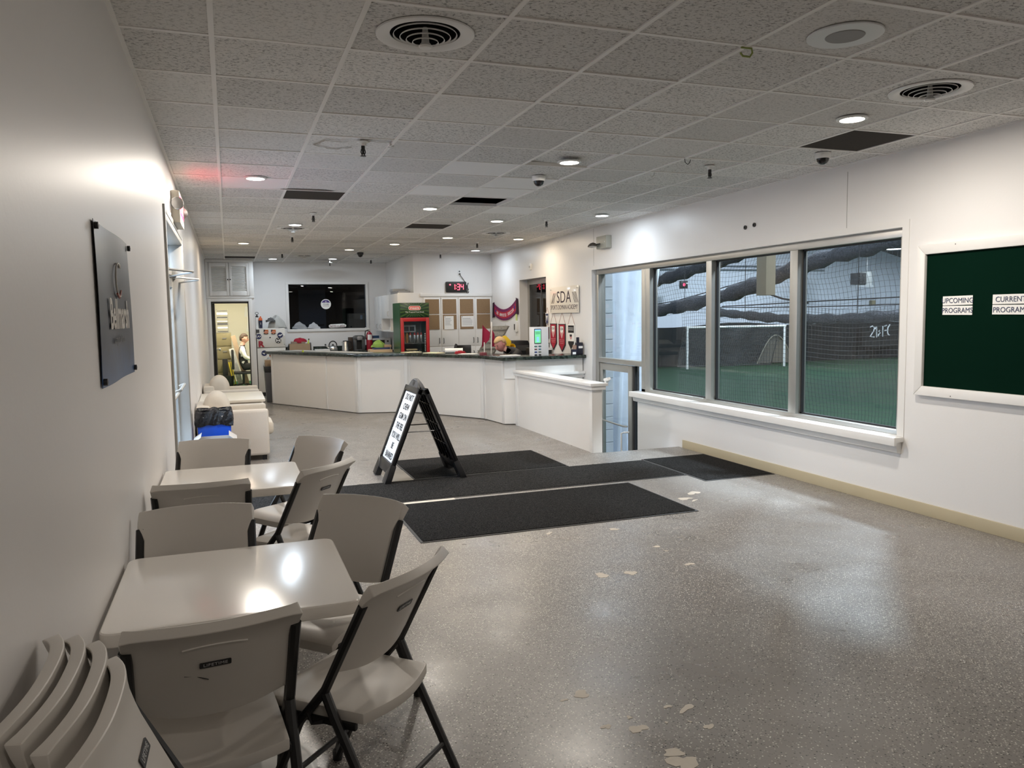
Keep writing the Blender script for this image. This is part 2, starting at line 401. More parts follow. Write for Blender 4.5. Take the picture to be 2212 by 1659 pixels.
def holed_tile(wx, wy, dx, dy, r=0.17, n=40):
    m = MB(); A = []; B = []; C_ = []; D = []
    for k in range(n):
        q = 2*math.pi*(k+0.5)/n; c, s = math.cos(q), math.sin(q)
        p = (dx+r*c, dy+r*s)
        tx = ((wx/2-0.003 if c > 0 else -wx/2+0.003)-dx)/c if abs(c) > 1e-6 else 1e9; ty = ((wy/2-0.003 if s > 0 else -wy/2+0.003)-dy)/s if abs(s) > 1e-6 else 1e9
        t_ = min(tx, ty); o_ = (dx+t_*c, dy+t_*s)
        A.append(m.bm.verts.new((*p, 0))); B.append(m.bm.verts.new((*o_, 0))); C_.append(m.bm.verts.new((*p, 0.016))); D.append(m.bm.verts.new((*o_, 0.016)))
    for k in range(n):
        j = (k+1) % n
        for f in ((A[k], B[k], B[j], A[j]), (C_[k], C_[j], D[j], D[k]), (A[k], A[j], C_[j], C_[k]), (B[k], D[k], D[j], B[j])): m.bm.faces.new(f)
    me = m.mesh('ceiling_tile'); me.materials.append(TILE_A); return me
random.seed(3)
for i in range(len(xs)-1):
    for k in range(len(ys)-1):
        j = JMIN+k
        if (i, j) in hole: continue
        wx, wy = xs[i+1]-xs[i], ys[k+1]-ys[k]
        if wy < 0.05: continue
        if (i, j) in vents:
            cx_, cy_ = (xs[i]+xs[i+1])/2, (ys[k]+ys[k+1])/2
            put(holed_tile(wx, wy, vents[(i, j)][0]-cx_, vents[(i, j)][1]-cy_), 'ceiling_tile', None, ceil, (cx_, cy_, ZC))
            continue
        key = (round(wx, 3), round(wy, 3))
        kind = 'd' if (i, j) in dark else 'w' if (i, j) in plain else 'b' if (i, j) in smooth_ else random.choice('aaab')
        mk = (key, kind)
        if mk not in tcache:
            me = MB().box(-wx/2+0.003, wx/2-0.003, -wy/2+0.003, wy/2-0.003, 0, 0.016).mesh('ceiling_tile')
            me.materials.append({'a': TILE_A, 'b': TILE_B, 'w': TILE_W, 'd': TILE_D}[kind]); tcache[mk] = me
        o = put(tcache[mk], 'ceiling_tile', None, ceil, ((xs[i]+xs[i+1])/2, (ys[k]+ys[k+1])/2, ZC-0.001+random.uniform(0, 0.006)))
        if (i, j) == (5, 3): o.rotation_euler = (0, R(2.2), 0); o.location.z += 0.02
        if (i, j) == (2, 3): o.rotation_euler = (R(-1.0), 0, 0)
# water stains on tiles (marks with a shape of their own)
STAIN = mat('water_stain', (0.42, 0.38, 0.33), 0.9)
STAIND = mat('dark_mould_stain', (0.16, 0.14, 0.12), 0.95, var=(20, 0.4))
def stain(cx, cy, r0, r1, a, sx=1, m=STAIN):
    ring = MB(); n = 26; A = []; B = []
    for k in range(n+1):
        q = a[0]+(a[1]-a[0])*k/n; w_ = 1+0.12*math.sin(5*q)+0.06*math.sin(11*q)
        A.append((cx+math.cos(q)*r0*w_*sx, cy+math.sin(q)*r0*w_)); B.append((cx+math.cos(q)*r1*w_*sx, cy+math.sin(q)*r1*w_))
    ring.prism(A+B[::-1], 'z', ZC-0.0045, ZC-0.0035); ring.obj('water_stain', m, ceil)
stain(0.80, 5.97, 0.125, 0.14, (0.4, 5.2)); stain(1.1, 5.88, 0.10, 0.115, (-2.6, 0.6)); stain(2.72, 10.35, 0.15, 0.165, (-1, 3.6), 1.4)
MB().prism([(0.80+0.24*math.cos(q)*(1+.2*math.sin(3*q)), 8.10-0.02+0.05*math.sin(q)*(1+.3*math.cos(2*q))) for q in (k*0.3 for k in range(21))], 'z', ZC-0.0045, ZC-0.0035).obj('mould_stain', STAIND, ceil)
# things seen in the open tile
pl = MB(); pl.tube([(2.5, 8.3, 3.2), (2.62, 8.4, 3.0), (2.6, 8.5, 3.2)], 0.006, 6); pl.tube([(2.86, 8.5, 3.15), (2.84, 8.42, 2.99), (2.95, 8.35, 3.2)], 0.006, 6)
pl.obj('plenum_wire', WPLAST, ceil)

# ------------------------------------------------------------------ trims
struct('baseboard_right', MB().box(XR-0.012, XR, -3.9, 8.17, 0, 0.10), mat('beige_vinyl_cove', (0.50, 0.43, 0.29), 0.4, var=(5, 0.05)), label='beige vinyl baseboard along the window wall', bevel=0.004)
struct('baseboard_left', MB().box(XL, XL+0.01, -3.9, 6.25, 0, 0.10), MATS['beige_vinyl_cove'], label='beige vinyl baseboard along the left wall', bevel=0.004)

# ------------------------------------------------------------------ window_1: three viewing panes
FX = 5.30
win = sroot('window_1', 'aluminium framed viewing window of three tall panes')
f = MB(); f.box(FX-0.06, FX+0.06, 4.93, 10.66, 2.24, 2.31); f.obj('head_rail', ALU, win, bevel=0.004)
f = MB(); f.box(FX-0.06, FX+0.06, 4.93, 9.30, 0.56, 0.635); f.obj('bottom_rail', ALU, win, bevel=0.004)
for y0, y1 in ((9.08, 9.20), (7.68, 7.79), (6.24, 6.35), (4.93, 5.00)):
    f = MB(); f.box(FX-0.06, FX+0.06, y0, y1, 0.635, 2.24); f.obj('mullion', ALU, win, bevel=0.004)
for y0, y1 in ((7.79, 9.08), (6.35, 7.68), (5.00, 6.24)):
    f = MB(); t = 0.014
    f.box(FX+0.0, FX+0.03, y0, y0+t, 0.635, 2.24); f.box(FX, FX+0.03, y1-t, y1, 0.635, 2.24); f.box(FX, FX+0.03, y0, y1, 2.24-t, 2.24); f.box(FX, FX+0.03, y0, y1, 0.635, 0.635+t)
    f.obj('gasket', ALUD, win)
    MB().box(FX+0.012, FX+0.018, y0+0.005, y1-0.005, 0.64, 2.235).obj('pane', GLASS, win)
f = MB(); f.prism([(XR-0.10, 0.53), (XR-0.075, 0.53), (XR-0.070, 0.555), (FX-0.061, 0.561), (FX-0.061, 0.598), (XR-0.10, 0.598)], 'y', 4.86, 9.36)
f.obj('window_stool', TRIMW, win, bevel=0.003)
f = MB(); f.prism([(XR-0.045, 0.47), (XR, 0.455), (XR, 0.553), (XR-0.065, 0.553)], 'y', 4.88, 9.34)
f.obj('window_sill', TRIMW, win, bevel=0.003)
f = MB(); f.box(XR-0.005, XR-0.0005, 4.86, 4.928, 0.60, 2.312); f.obj('window_casing', TRIMW, win)
f = MB(); f.box(XR-0.005, XR-0.0005, 4.86, 10.70, 2.312, 2.37); f.obj('window_casing', TRIMW, win)

# ------------------------------------------------------------------ door_1: glass exit door at the sunken landing
dr = sroot('door_1', 'aluminium glass exit door with transom, half hidden by the low wall')
f = MB(); f.box(FX-0.06, FX+0.06, 10.60, 10.70, -1.14, 2.24); f.obj('jamb', ALU, dr, bevel=0.004)
f = MB(); f.box(FX-0.06, FX+0.06, 9.30, 10.60, 0.93, 1.00); f.obj('transom_bar', ALU, dr, bevel=0.004)
f = MB(); f.box(FX-0.06, FX+0.06, 9.20, 9.30, -1.14, 2.24); f.obj('jamb', ALU, dr, bevel=0.004)
f = MB(); f.box(FX-0.045, FX+0.005, 9.60, 9.71, -1.13, 0.92); f.box(FX-0.045, FX+0.005, 10.50, 10.59, -1.13, 0.92); f.box(FX-0.045, FX+0.005, 9.71, 10.50, 0.82, 0.92); f.box(FX-0.045, FX+0.005, 9.71, 10.50, -1.13, -0.95)
f.obj('door_leaf_frame', ALU, dr, bevel=0.004)
MB().box(FX-0.02, FX+0.05, 9.555, 9.60, -1.13, 0.92).obj('gap_shadow_strip', ALUD, dr)
MB().box(FX-0.024, FX-0.018, 9.71, 10.50, -0.95, 0.82).obj('pane', GLASS, dr)
MB().box(FX, FX+0.006, 9.30, 10.60, 1.0, 2.24).obj('pane', GLASS, dr)
MB().box(FX, FX+0.006, 9.30, 9.555, -1.13, 0.93).obj('pane', GLASS, dr)
h = MB(); h.tube([(FX-0.045, 9.68, -0.02), (FX-0.11, 9.70, -0.02), (FX-0.125, 9.76, -0.04), (FX-0.125, 9.76, -0.29), (FX-0.11, 9.70, -0.31), (FX-0.045, 9.68, -0.31)], 0.013, 8); h.obj('pull_handle', WPLAST, dr, smooth=True)
h = MB(); h.tube([(FX-0.06, 9.70, 0.06), (FX-0.10, 9.75, 0.06), (FX-0.10, 10.46, 0.08), (FX-0.06, 10.5, 0.08)], 0.013, 8); h.obj('push_bar', ALU, dr, smooth=True)

# ------------------------------------------------------------------ window_2: service window, and an added box that keeps it dark
w2 = sroot('window_2', 'narrow dark service window beside the scarf')
MB().box(5.34, 5.38, 12.5, 12.58, 0.80, 2.31).obj('frame', DGREY, w2); MB().box(5.34, 5.38, 13.70, 13.80, 0.80, 2.31).obj('frame', ALU, w2); MB().box(5.34, 5.38, 12.58, 13.70, 2.22, 2.31).obj('frame', ALU, w2)
MB().box(5.355, 5.36, 12.58, 13.70, 0.80, 2.22).obj('pane', DGLASS, w2)
MB().box(5.35, 5.375, 13.12, 13.16, 0.80, 2.22).obj('mullion', DGREY, w2)
st = MB(); st.box(5.41, 6.3, 12.3, 12.4, -1.14, 3.4); st.box(5.41, 6.3, 14.6, 14.7, -1.14, 3.4); st.box(6.2, 6.3, 12.4, 14.6, -1.14, 3.3); st.box(5.41, 6.2, 12.4, 14.6, 3.3, 3.4); st.box(5.41, 6.2, 12.4, 14.6, -1.14, 0.0)
struct('window_dark_box', st, mat('dark_box_paint', (0.11, 0.115, 0.13), 0.8), label='dark box added behind the service window')

# ------------------------------------------------------------------ window_3: dark inner window in the back wall
w3 = sroot('window_3', 'wide dark inner window above the kitchen counter')
f = MB()
for a in ((1.25, 3.10, 2.43, 2.49), (1.25, 3.10, 1.36, 1.42), (1.25, 1.31, 1.42, 2.43), (3.04, 3.10, 1.42, 2.43)): f.box(a[0], a[1], 18.275, 18.31, a[2], a[3])
f.obj('window_casing', TRIMW, w3, bevel=0.004)
MB().box(1.31, 3.04, 18.36, 18.366, 1.42, 2.43).obj('pane', DGLASS, w3)
st = MB(); st.box(1.0, 3.7, 20.9, 21.0, -0.1, 3.4); st.box(1.18, 1.25, 18.46, 21, -0.1, 3.4); st.box(3.65, 3.7, 18.46, 21, -0.1, 3.4); st.box(1.25, 3.65, 18.46, 21, 3.3, 3.4); st.box(1.25, 3.65, 18.46, 21, -0.1, 0.0)
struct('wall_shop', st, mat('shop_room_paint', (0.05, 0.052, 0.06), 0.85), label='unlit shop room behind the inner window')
sl = sroot('slat_wall', 'dark slatted display wall inside the unlit shop room')
for k in range(13):
    z = 1.25+k*0.11
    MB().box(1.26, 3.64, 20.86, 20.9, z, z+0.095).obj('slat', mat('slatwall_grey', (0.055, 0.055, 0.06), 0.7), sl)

# ------------------------------------------------------------------ office behind the doorway
of = MB()
of.box(-0.62, XL, 17.7, 22.2, -0.1, 2.8); of.box(1.10, 1.17, 18.46, 22.2, -0.1, 2.8); of.box(-0.6, 1.17, 22.1, 22.2, -0.1, 2.8); of.box(-0.6, 0.44, 17.73, 22.1, 2.7, 2.8); of.box(0.44, 1.10, 18.5, 22.1, 2.7, 2.8); of.box(0.45, 1.17, 18.46, 18.5, -0.1, 2.8)
struct('wall_office_inner', of, mat('cream_office_paint', (0.82, 0.79, 0.68), 0.6), label='cream painted walls of the small office')
struct('floor_office', MB().box(-0.5, 1.17, 18.75, 22.2, -0.1, 0.012), mat('green_office_turf', (0.02, 0.14, 0.06), 0.95, bump=(300, 0.5, 0.004)), label='green carpet turf on the office floor')
struct('floor_passage', MB().box(XL, 0.5, 17.72, 18.75, -0.1, 0.004), mat('dark_passage_floor', (0.05, 0.047, 0.043), 0.6), label='dark floor of the office passage')
d2 = sroot('door_2', 'white trimmed doorway into the office')
f = MB(); f.box(-0.38, -0.32, 17.585, 17.61, 0, 2.10); f.box(0.43, 0.50, 17.585, 17.61, 0, 2.10); f.box(-0.32, 0.43, 17.585, 17.61, 2.04, 2.10); f.obj('door_casing', TRIMW, d2, bevel=0.004)
f = MB(); f.box(-0.325, -0.30, 17.6, 17.73, 0, 2.04); f.box(0.41, 0.43, 17.6, 17.73, 0, 2.04); f.box(-0.32, 0.43, 17.6, 17.73, 2.0, 2.04); f.obj('door_jamb', mat('dark_bronze', (0.015, 0.013, 0.012), 0.45), d2)
f = MB(); f.box(-0.30, -0.255, 17.74, 18.60, 0.01, 2.0); f.obj('door_leaf', MATS['dark_bronze'], d2, bevel=0.003)
h = MB(); h.lathe([(0.0, 0.0), (0.012, 0.0), (0.012, 0.04), (0.028, 0.05), (0.028, 0.075), (0, 0.085)], 12, (0, 0, 0), 'x'); h.obj('door_knob', STEEL, d2, (-0.255, 18.5, 1.0), smooth=True)
cb = sroot('closet_1', 'white overhead closet with two louvred doors', (0, 17.6, 0))
f = MB(); f.box(-0.40, 0.55, -0.02, 0.0, 2.11, 2.15); f.box(-0.40, 0.55, -0.02, 0, 2.86, 2.92); f.box(0.46, 0.55, -0.02, 0, 2.15, 2.86); f.box(-0.40, -0.34, -0.02, 0, 2.15, 2.86); f.obj('closet_frame', TRIMW, cb, bevel=0.003)
for x0, x1 in ((-0.335, 0.055), (0.065, 0.455)):
    d = MB(); d.box(x0, x0+0.05, -0.03, 0, 2.16, 2.85); d.box(x1-0.05, x1, -0.03, 0, 2.16, 2.85); d.box(x0+0.05, x1-0.05, -0.03, 0, 2.16, 2.25); d.box(x0+0.05, x1-0.05, -0.03, 0, 2.77, 2.85)
    d = d.obj('closet_door', TRIMW, cb, bevel=0.002)
    me = None
    for k in range(20):
        if me is None:
            me = MB().box(x0+0.05, x1-0.05, -0.012, 0.014, -0.0035, 0.0035).mesh('slat'); me.materials.append(TRIMW)
        put(me, 'slat', None, d, (0, -0.012, 2.262+k*0.0258), (R(38), 0, 0))
    MB().lathe([(0, 0), (0.008, 0), (0.008, -0.015), (0.014, -0.02), (0.0, -0.03)], 10, (0, 0, 0), 'y').obj('knob', BLACK, d, ((x1-0.02) if x0 < 0 else (x0+0.02), -0.03, 2.50))

# ------------------------------------------------------------------ door_3: storefront entrance in the left wall
d3 = sroot('door_3', 'aluminium storefront entrance with daylight behind it on the left wall')
ax = XL-0.11
f = MB(); f.box(XL-0.16, XL+0.012, DY0, DY0+0.05, 0, DZ); f.box(XL-0.16, XL+0.012, DY1-0.05, DY1, 0, DZ); f.box(XL-0.16, XL+0.012, DY0+.05, DY1-.05, DZ-0.05, DZ)
f.box(XL-0.02, XL+0.016, DY0-0.07, DY0, 0, DZ+0.05); f.box(XL-0.02, XL+0.016, DY1, DY1+0.05, 0, DZ+0.05); f.box(XL-0.02, XL+0.016, DY0, DY1, DZ, DZ+0.05)
f.obj('frame', ALU, d3, bevel=0.003)
f = MB(); f.box(ax-0.05, ax+0.05, DY0+0.05, DY1-0.05, 2.06, 2.12); f.obj('transom_bar', ALU, d3)
f = MB()
for a, b in ((DY0+0.05, DY0+0.13), (7.34, 7.46), (DY1-0.14, DY1-0.05)): f.box(ax-0.022, ax+0.022, a, b, 0.02, 2.06)
f.box(ax-0.022, ax+0.022, DY0+0.13, 7.34, 1.97, 2.06); f.box(ax-0.022, ax+0.022, 7.46, DY1-0.14, 1.97, 2.06); f.box(ax-0.022, ax+0.022, DY0+0.13, 7.34, 0.02, 0.25); f.box(ax-0.022, ax+0.022, 7.46, DY1-0.14, 0.02, 0.25)
f.obj('door_leaf_frame', ALU, d3, bevel=0.003)
MB().box(ax-0.03, ax+0.03, 7.36, 7.44, 2.12, DZ-0.05).obj('transom_mullion', ALUD, d3)
for y0, y1, z0, z1 in ((DY0+.13, 7.34, .25, 1.97), (7.46, DY1-.14, .25, 1.97), (DY0+.05, 7.36, 2.12, DZ-.05), (7.44, DY1-.05, 2.12, DZ-.05)):
    MB().box(ax-0.003, ax+0.003, y0, y1, z0, z1).obj('pane', GLASS, d3)
for yb in (6.75, 8.05):
    c = MB(); c.box(XL-0.085, XL-0.025, yb-0.16, yb+0.16, 2.06, 2.12); cl = c.obj('door_closer', ALU, d3, bevel=0.01)
    a = MB(); a.tube([(XL-0.05, yb, 2.055), (XL+0.16, yb+0.12, 2.04)], 0.010, 6); a.tube([(XL+0.16, yb+0.12, 2.035), (XL-0.04, yb+0.42, 2.02)], 0.009, 6); a.obj('closer_arm', ALU, cl, smooth=True)
c = MB(); c.tube([(XL-0.07, 7.24, 1.0), (XL-0.02, 7.24, 1.02), (XL-0.02, 6.5, 1.02), (XL-0.07, 6.5, 1.0)], 0.014, 8); c.obj('push_bar', ALU, d3, smooth=True)
c = MB(); c.tube([(XL-0.07, 8.3, 1.0), (XL-0.02, 8.3, 1.02), (XL-0.02, 7.56, 1.02), (XL-0.07, 7.56, 1.0)], 0.014, 8); c.obj('push_bar', ALU, d3, smooth=True)
struct('ground_outside', MB().box(-60, XL-0.2, -40, 60, -0.25, -0.1), mat('grey_pavement', (0.35, 0.35, 0.36), 0.9), label='grey paving outside the entrance door')

# ------------------------------------------------------------------ sunken landing
sw = MB()
for k in range(6):
    sw.box(4.14, XR, 8.27+0.26*k, 8.27+0.26*(k+1), -1.14, -0.163*(k+1))
sw.box(4.14, XR, 9.83, 11.0, -1.3, -1.14); sw.box(4.02, 4.14, 8.27, 11.0, -1.3, -0.12); sw.box(4.14, XR, 10.98, 11.1, -1.14, -0.12)
struct('stairs_down', sw, mat('stair_concrete', (0.30, 0.29, 0.28), 0.7), label='concrete steps going down to the exit door')
# ================================================================== ceiling fixtures
def emis(name, col, s):
    return mat(name, (0.9, 0.9, 0.9), 0.4, emit=(col, s))
LENS = {'w': emis('lens_warm', (1.0, 0.86, 0.62), 14), 'n': emis('lens_neutral', (1.0, 0.94, 0.82), 14), 'c': emis('lens_cool', (0.92, 0.97, 1.0), 14)}
LCOL = {'w': WARM, 'n': NEUT, 'c': COOL}
LP = 30.0
downlights = [
 (0.29, 7.51, 'n', 2.4, 'round LED downlight nearest the exit sign over the tables'),
 (0.91, 11.01, 'c', 1.1, 'round LED downlight touching the round vent over the armchairs'),
 (0.30, 13.79, 'w', 0.55, 'warm round LED downlight beside the left wall, before the closet'),
 (0.94, 17.19, 'c', 0.4, 'round LED downlight over the white refrigerator'),
 (2.15, 17.01, 'c', 0.4, 'round LED downlight over the kitchen counter, above the inner window'),
 (2.17, 14.72, 'w', 0.45, 'round LED downlight between the far kitchen lamps and the black camera'),
 (2.77, 13.50, 'w', 0.5, 'warm round LED downlight in front of the drinks cooler'),
 (2.29, 9.06, 'n', 0.9, 'round LED downlight directly beside the open ceiling hole'),
 (3.38, 12.26, 'w', 0.65, 'bright warm round LED downlight with streaks, over the service counter'),
 (3.45, 10.02, 'n', 0.7, 'round LED downlight just beyond the open ceiling hole'),
 (4.59, 12.25, 'w', 0.42, 'warm round LED downlight above the wall sign and pennants'),
 (4.55, 14.51, 'c', 0.4, 'cool round LED downlight above the scarf on the wall'),
 (2.74, 6.07, 'n', 1.9, 'large looking round LED downlight over the middle floor mats'),
 (4.59, 9.17, 'c', 0.45, 'round LED downlight above the twin-head emergency light'),
 (3.97, 4.22, 'n', 1.3, 'round LED downlight between round vent and dark panel, over bulletin board side'),
 (0.30, -0.60, 'n', 0.3, 'unseen fill lamp added behind the viewer near the left wall'),  # last three are unseen fill lamps, added to lift the foreground
 (2.75, -0.60, 'n', 0.35, 'unseen fill lamp added behind the viewer in the middle of the room'),
 (4.60, -0.60, 'n', 0.3, 'unseen fill lamp added behind the viewer by the bulletin board wall'),
]
_tr = None
for x, y, k, s, lab in downlights:
    t = thing('downlight', lab, 'ceiling light', (x, y, ZC-0.004), 0, 'round downlights in the tiled ceiling')
    if _tr is None:
        _tr = MB().lathe([(0.100, 0.0), (0.100, -0.010), (0.090, -0.014), (0.078, -0.012), (0.078, 0.0)], 28, cap=True).mesh('trim_ring', smooth=True); _tr.materials.append(WPLAST)
    put(_tr, 'trim_ring', None, t)
    MB().lathe([(0.078, -0.004), (0.078, -0.0125), (0.0, -0.0135)], 28).obj('lens', LENS[k], t)
    l = area_light('downlight_light', (0, 0, -0.017), LP*s, LCOL[k], 0.15); l.parent = t

def vent(x, y, lab, seg=40):
    t = thing('ceiling_vent', lab, 'air vent', (x, y, ZC-0.003), 0, 'round ceiling air diffusers')
    MB().lathe([(0.225, 0.0), (0.222, -0.006), (0.200, -0.010), (0.172, -0.004), (0.160, 0.002), (0.160, 0.006)], seg, cap=False).obj('outer_ring', TRIMW, t, smooth=True)
    MB().lathe([(0.160, 0.006), (0.160, 0.25), (0.0, 0.25)], seg, cap=False).obj('duct', BLACK, t)
    for k, r in enumerate((0.146, 0.117, 0.089, 0.061)):
        z = -0.004-0.011*k
        MB().lathe([(r, z), (r-0.002, z-0.001), (r-0.005, z+0.0055), (r-0.003, z+0.006)], seg, cap=False).obj('cone_ring', TRIMW, t, smooth=True)
    MB().lathe([(0.0, -0.062), (0.026, -0.060), (0.032, -0.052), (0.018, -0.035), (0.012, 0.03), (0, 0.03)], 20, cap=False).obj('hub', TRIMW, t, smooth=True)
vent(0.90, 3.57, 'large round air diffuser on the ceiling close above the tables')
vent(3.93, 3.57, 'round air diffuser on the ceiling next to the window wall lamp')
vent(0.92, 11.52, 'round air diffuser touching a downlight over the armchairs')
vent(1.51, 16.40, 'far round air diffuser in front of the back wall')
vent(3.95, 11.52, 'round air diffuser over the service counter, near the warm lamp')

SPK = mat('speaker_grille', (0.34, 0.34, 0.335), 0.7, bump=(900, 0.8, 0.002))
t = thing('ceiling_speaker', 'white round loudspeaker with grey grille set in the ceiling', 'speaker', (2.76, 2.99, ZC-0.003))
MB().lathe([(0.0, -0.006), (0.09, -0.006), (0.15, -0.009), (0.168, -0.006), (0.170, 0.0), (0, 0.004)], 40, cap=False).obj('baffle', mat('speaker_white', (0.74, 0.75, 0.75), 0.4), t, smooth=True)
MB().lathe([(0.0, -0.0095), (0.085, -0.0095), (0.088, -0.006), (0, -0.005)], 36, cap=False).obj('grille', SPK, t)

def sprinkler(x, y, lab, s=1.0):
    t = thing('fire_sprinkler', lab, 'sprinkler', (x, y, ZC-0.003), 0, 'black sprinkler heads hanging from the ceiling')
    MB().lathe([(0.045, 0.0), (0.045, -0.006), (0.026, -0.010), (0.026, -0.03), (0.0, -0.03)], 18, cap=False).obj('escutcheon', WPLAST, t, smooth=True)
    m = MB(); m.lathe([(0.014, -0.03), (0.014, -0.055), (0.009, -0.06), (0.009, -0.085), (0.012, -0.09), (0, -0.09)], 12, cap=False)
    m.tube([(0.012, 0, -0.055), (0.016, 0, -0.075), (0.006, 0, -0.10)], 0.004, 6); m.tube([(-0.012, 0, -0.055), (-0.016, 0, -0.075), (-0.006, 0, -0.10)], 0.004, 6)
    m.obj('sprinkler_frame', BLACK, t, smooth=True)
    MB().lathe([(0.0, -0.098), (0.021, -0.10), (0.021, -0.104), (0, -0.104)], 14, cap=False).obj('deflector', BLACK, t)
for x, y, lab in ((0.98, 5.81, 'sprinkler head in a water stained ceiling tile'), (1.03, 9.83, 'sprinkler head just before the round vent over the armchairs'), (0.98, 12.46, 'sprinkler head directly below the vent over the armchairs'),
    (1.03, 15.64, 'small far sprinkler head beside the far round vent'), (4.05, 9.73, 'sprinkler head near the lamp by the emergency light'), (4.02, 5.93, 'sprinkler head near the window wall, beside loose hooks'),
    (4.08, 12.91, 'sprinkler head beyond the vent over the service counter'), (4.06, 15.30, 'sprinkler head close to the wall above the clock'), (2.96, 17.0, 'sprinkler head in the ceiling corner above the upper cabinets')):
    sprinkler(x, y, lab)
t = thing('sprinkler_collector', 'sprinkler under a wide metal heat plate below the back ceiling', 'sprinkler', (2.13, 17.35, ZC))
MB().lathe([(0.012, 0), (0.012, -0.08), (0.0, -0.08)], 10, cap=False).obj('stem', STEEL, t)
MB().lathe([(0.0, -0.055), (0.05, -0.058), (0.165, -0.075), (0.165, -0.078), (0.05, -0.064), (0, -0.062)], 28, cap=False).obj('heat_plate', STEEL, t, smooth=True)
MB().lathe([(0.016, -0.08), (0.008, -0.12), (0.02, -0.135), (0, -0.138)], 12, cap=False).obj('sprinkler_frame', BLACK, t)

SMOKE = mat('smoked_dome', (0.01, 0.01, 0.012), 0.08)
def dome(x, y, lab, body):
    t = thing('dome_camera', lab, 'camera', (x, y, ZC-0.003), 0, 'dome security cameras on the ceiling')
    MB().lathe([(0.062, 0.0), (0.062, -0.028), (0.056, -0.045), (0, -0.045)], 24, cap=False).obj('housing', body, t, smooth=True)
    MB().lathe([(0.050, -0.045), (0.045, -0.065), (0.032, -0.082), (0.016, -0.091), (0, -0.093)], 20, cap=False).obj('dome_cover', SMOKE, t, smooth=True)
dome(2.75, 6.78, 'white dome camera on the ceiling over the middle mats', WPLAST); dome(4.6, 5.2, 'white dome camera near the dark panel by the window wall', WPLAST); dome(2.48, 15.4, 'all black dome camera near the far kitchen lamps', BLACK)

# little loose wires and hooks on the grid
def bit(name, pts, r, m, lab, cat, loc):
    tag(MB().tube([Vector(p) for p in pts], r, 6).obj(name, m, None, loc, smooth=True), lab, cat)
GRN = mat('yellow_green_clip', (0.30, 0.36, 0.10), 0.5)
bit('plant_hook', [(-0.03, 0, 0.0), (0.03, 0, 0.0), (0.035, 0, -0.02), (0.02, 0, -0.04), (-0.02, 0, -0.04), (-0.035, 0, -0.025)], 0.005, GRN, 'pale green plastic hook clipped to the ceiling grid', 'hook', (2.42, 3.27, ZC-0.006))
for n, (hx, hy) in enumerate(((3.64, 5.70), (3.65, 6.30), (3.03, 7.55))):
    bit('wire_hook', [(-0.02, 0, 0.0), (-0.015, 0, -0.03), (0.01, 0, -0.045), (0.03, 0, -0.025), (0.035, 0, -0.005)], 0.003, STEEL if n else BLACK,
        ('dark wire hook on the ceiling grid beside the sprinkler by windows', 'thin wire hook on the grid just beyond that sprinkler', 'thin wire hook on the grid between white camera and ceiling hole')[n], 'hook', (hx, hy, ZC-0.005))

# ================================================================== the sports hall beyond the windows
GZ = -1.14
TURF = mat('green_turf', (0.006, 0.040, 0.014), 0.9, var=(0.35, 0.25), bump=(60, 0.5, 0.02))
struct('floor_turf', MB().box(XO, 46, -15, 40, GZ-0.3, GZ), TURF, label='green artificial turf field in the hall beyond the windows')
HW = mat('white_hall_fabric', (0.72, 0.76, 0.84), 0.6, var=(0.8, 0.05), bump=(6, 0.25, 0.05))
HWALL = 36.0
def roofz(x): return 12.7-(x-6)*0.25
struct('wall_hall_end', MB().prism([(XO, GZ), (46, GZ), (46, roofz(46)), (XO, roofz(XO))], 'y', HWALL, HWALL+0.1), HW, label='white fabric end wall of the sports hall')
struct('wall_hall_side', MB().box(46, 46.1, -15, HWALL, GZ, 4), HW, label='white far side wall of the sports hall')
struct('wall_hall_south', MB().box(XO, 46, -15.1, -15, GZ, 13), HW, label='white near end wall of the sports hall')
n_ = MB(); n_.box(XO, XO+0.05, -15, HWALL, ZT+0.0, 13); n_.box(XO, XO+0.05, -15, -4, GZ, ZT); n_.box(XO, XO+0.05, 15.5, HWALL, GZ, ZT)
struct('wall_hall_near', n_, HW, label='white hall wall around the viewing windows')
struct('roof_hall', MB().prism([(XO-0.1, roofz(XO)), (46.2, roofz(46.2)), (46.2, roofz(46.2)+0.1), (XO-0.1, roofz(XO)+0.1)], 'y', -15, HWALL), mat('dark_hall_roof', (0.10, 0.11, 0.125), 0.8, var=(0.5, 0.1)), label='dark sloping roof lining of the sports hall')
# black curtain along the end wall
CURT = mat('black_curtain_cloth', (0.012, 0.014, 0.015), 0.8, var=(1.2, 0.25))
def curtain(x0, x1, y, z0, z1, name, lab, m, amp=0.12, wl_=1.3):
    nseg = int((x1-x0)*3)
    c = MB().sheet(lambda u, v: ((x0+(x1-x0)*u, y+amp*math.sin((x0+(x1-x0)*u)*6.28/wl_)*(0.4+0.6*(1-v))+0.25*(1-v), z0+(z1-z0)*v+(0.10*math.sin(u*29)*v)), (0, 1, 0)), nseg, 6, 0.03)
    return tag(c.obj(name, m, None, smooth=True), lab, 'curtain')
curtain(6.5, 45.5, 35.2, GZ+0.02, 1.02, 'hall_curtain', 'long black curtain hung across the end of the turf field', CURT)
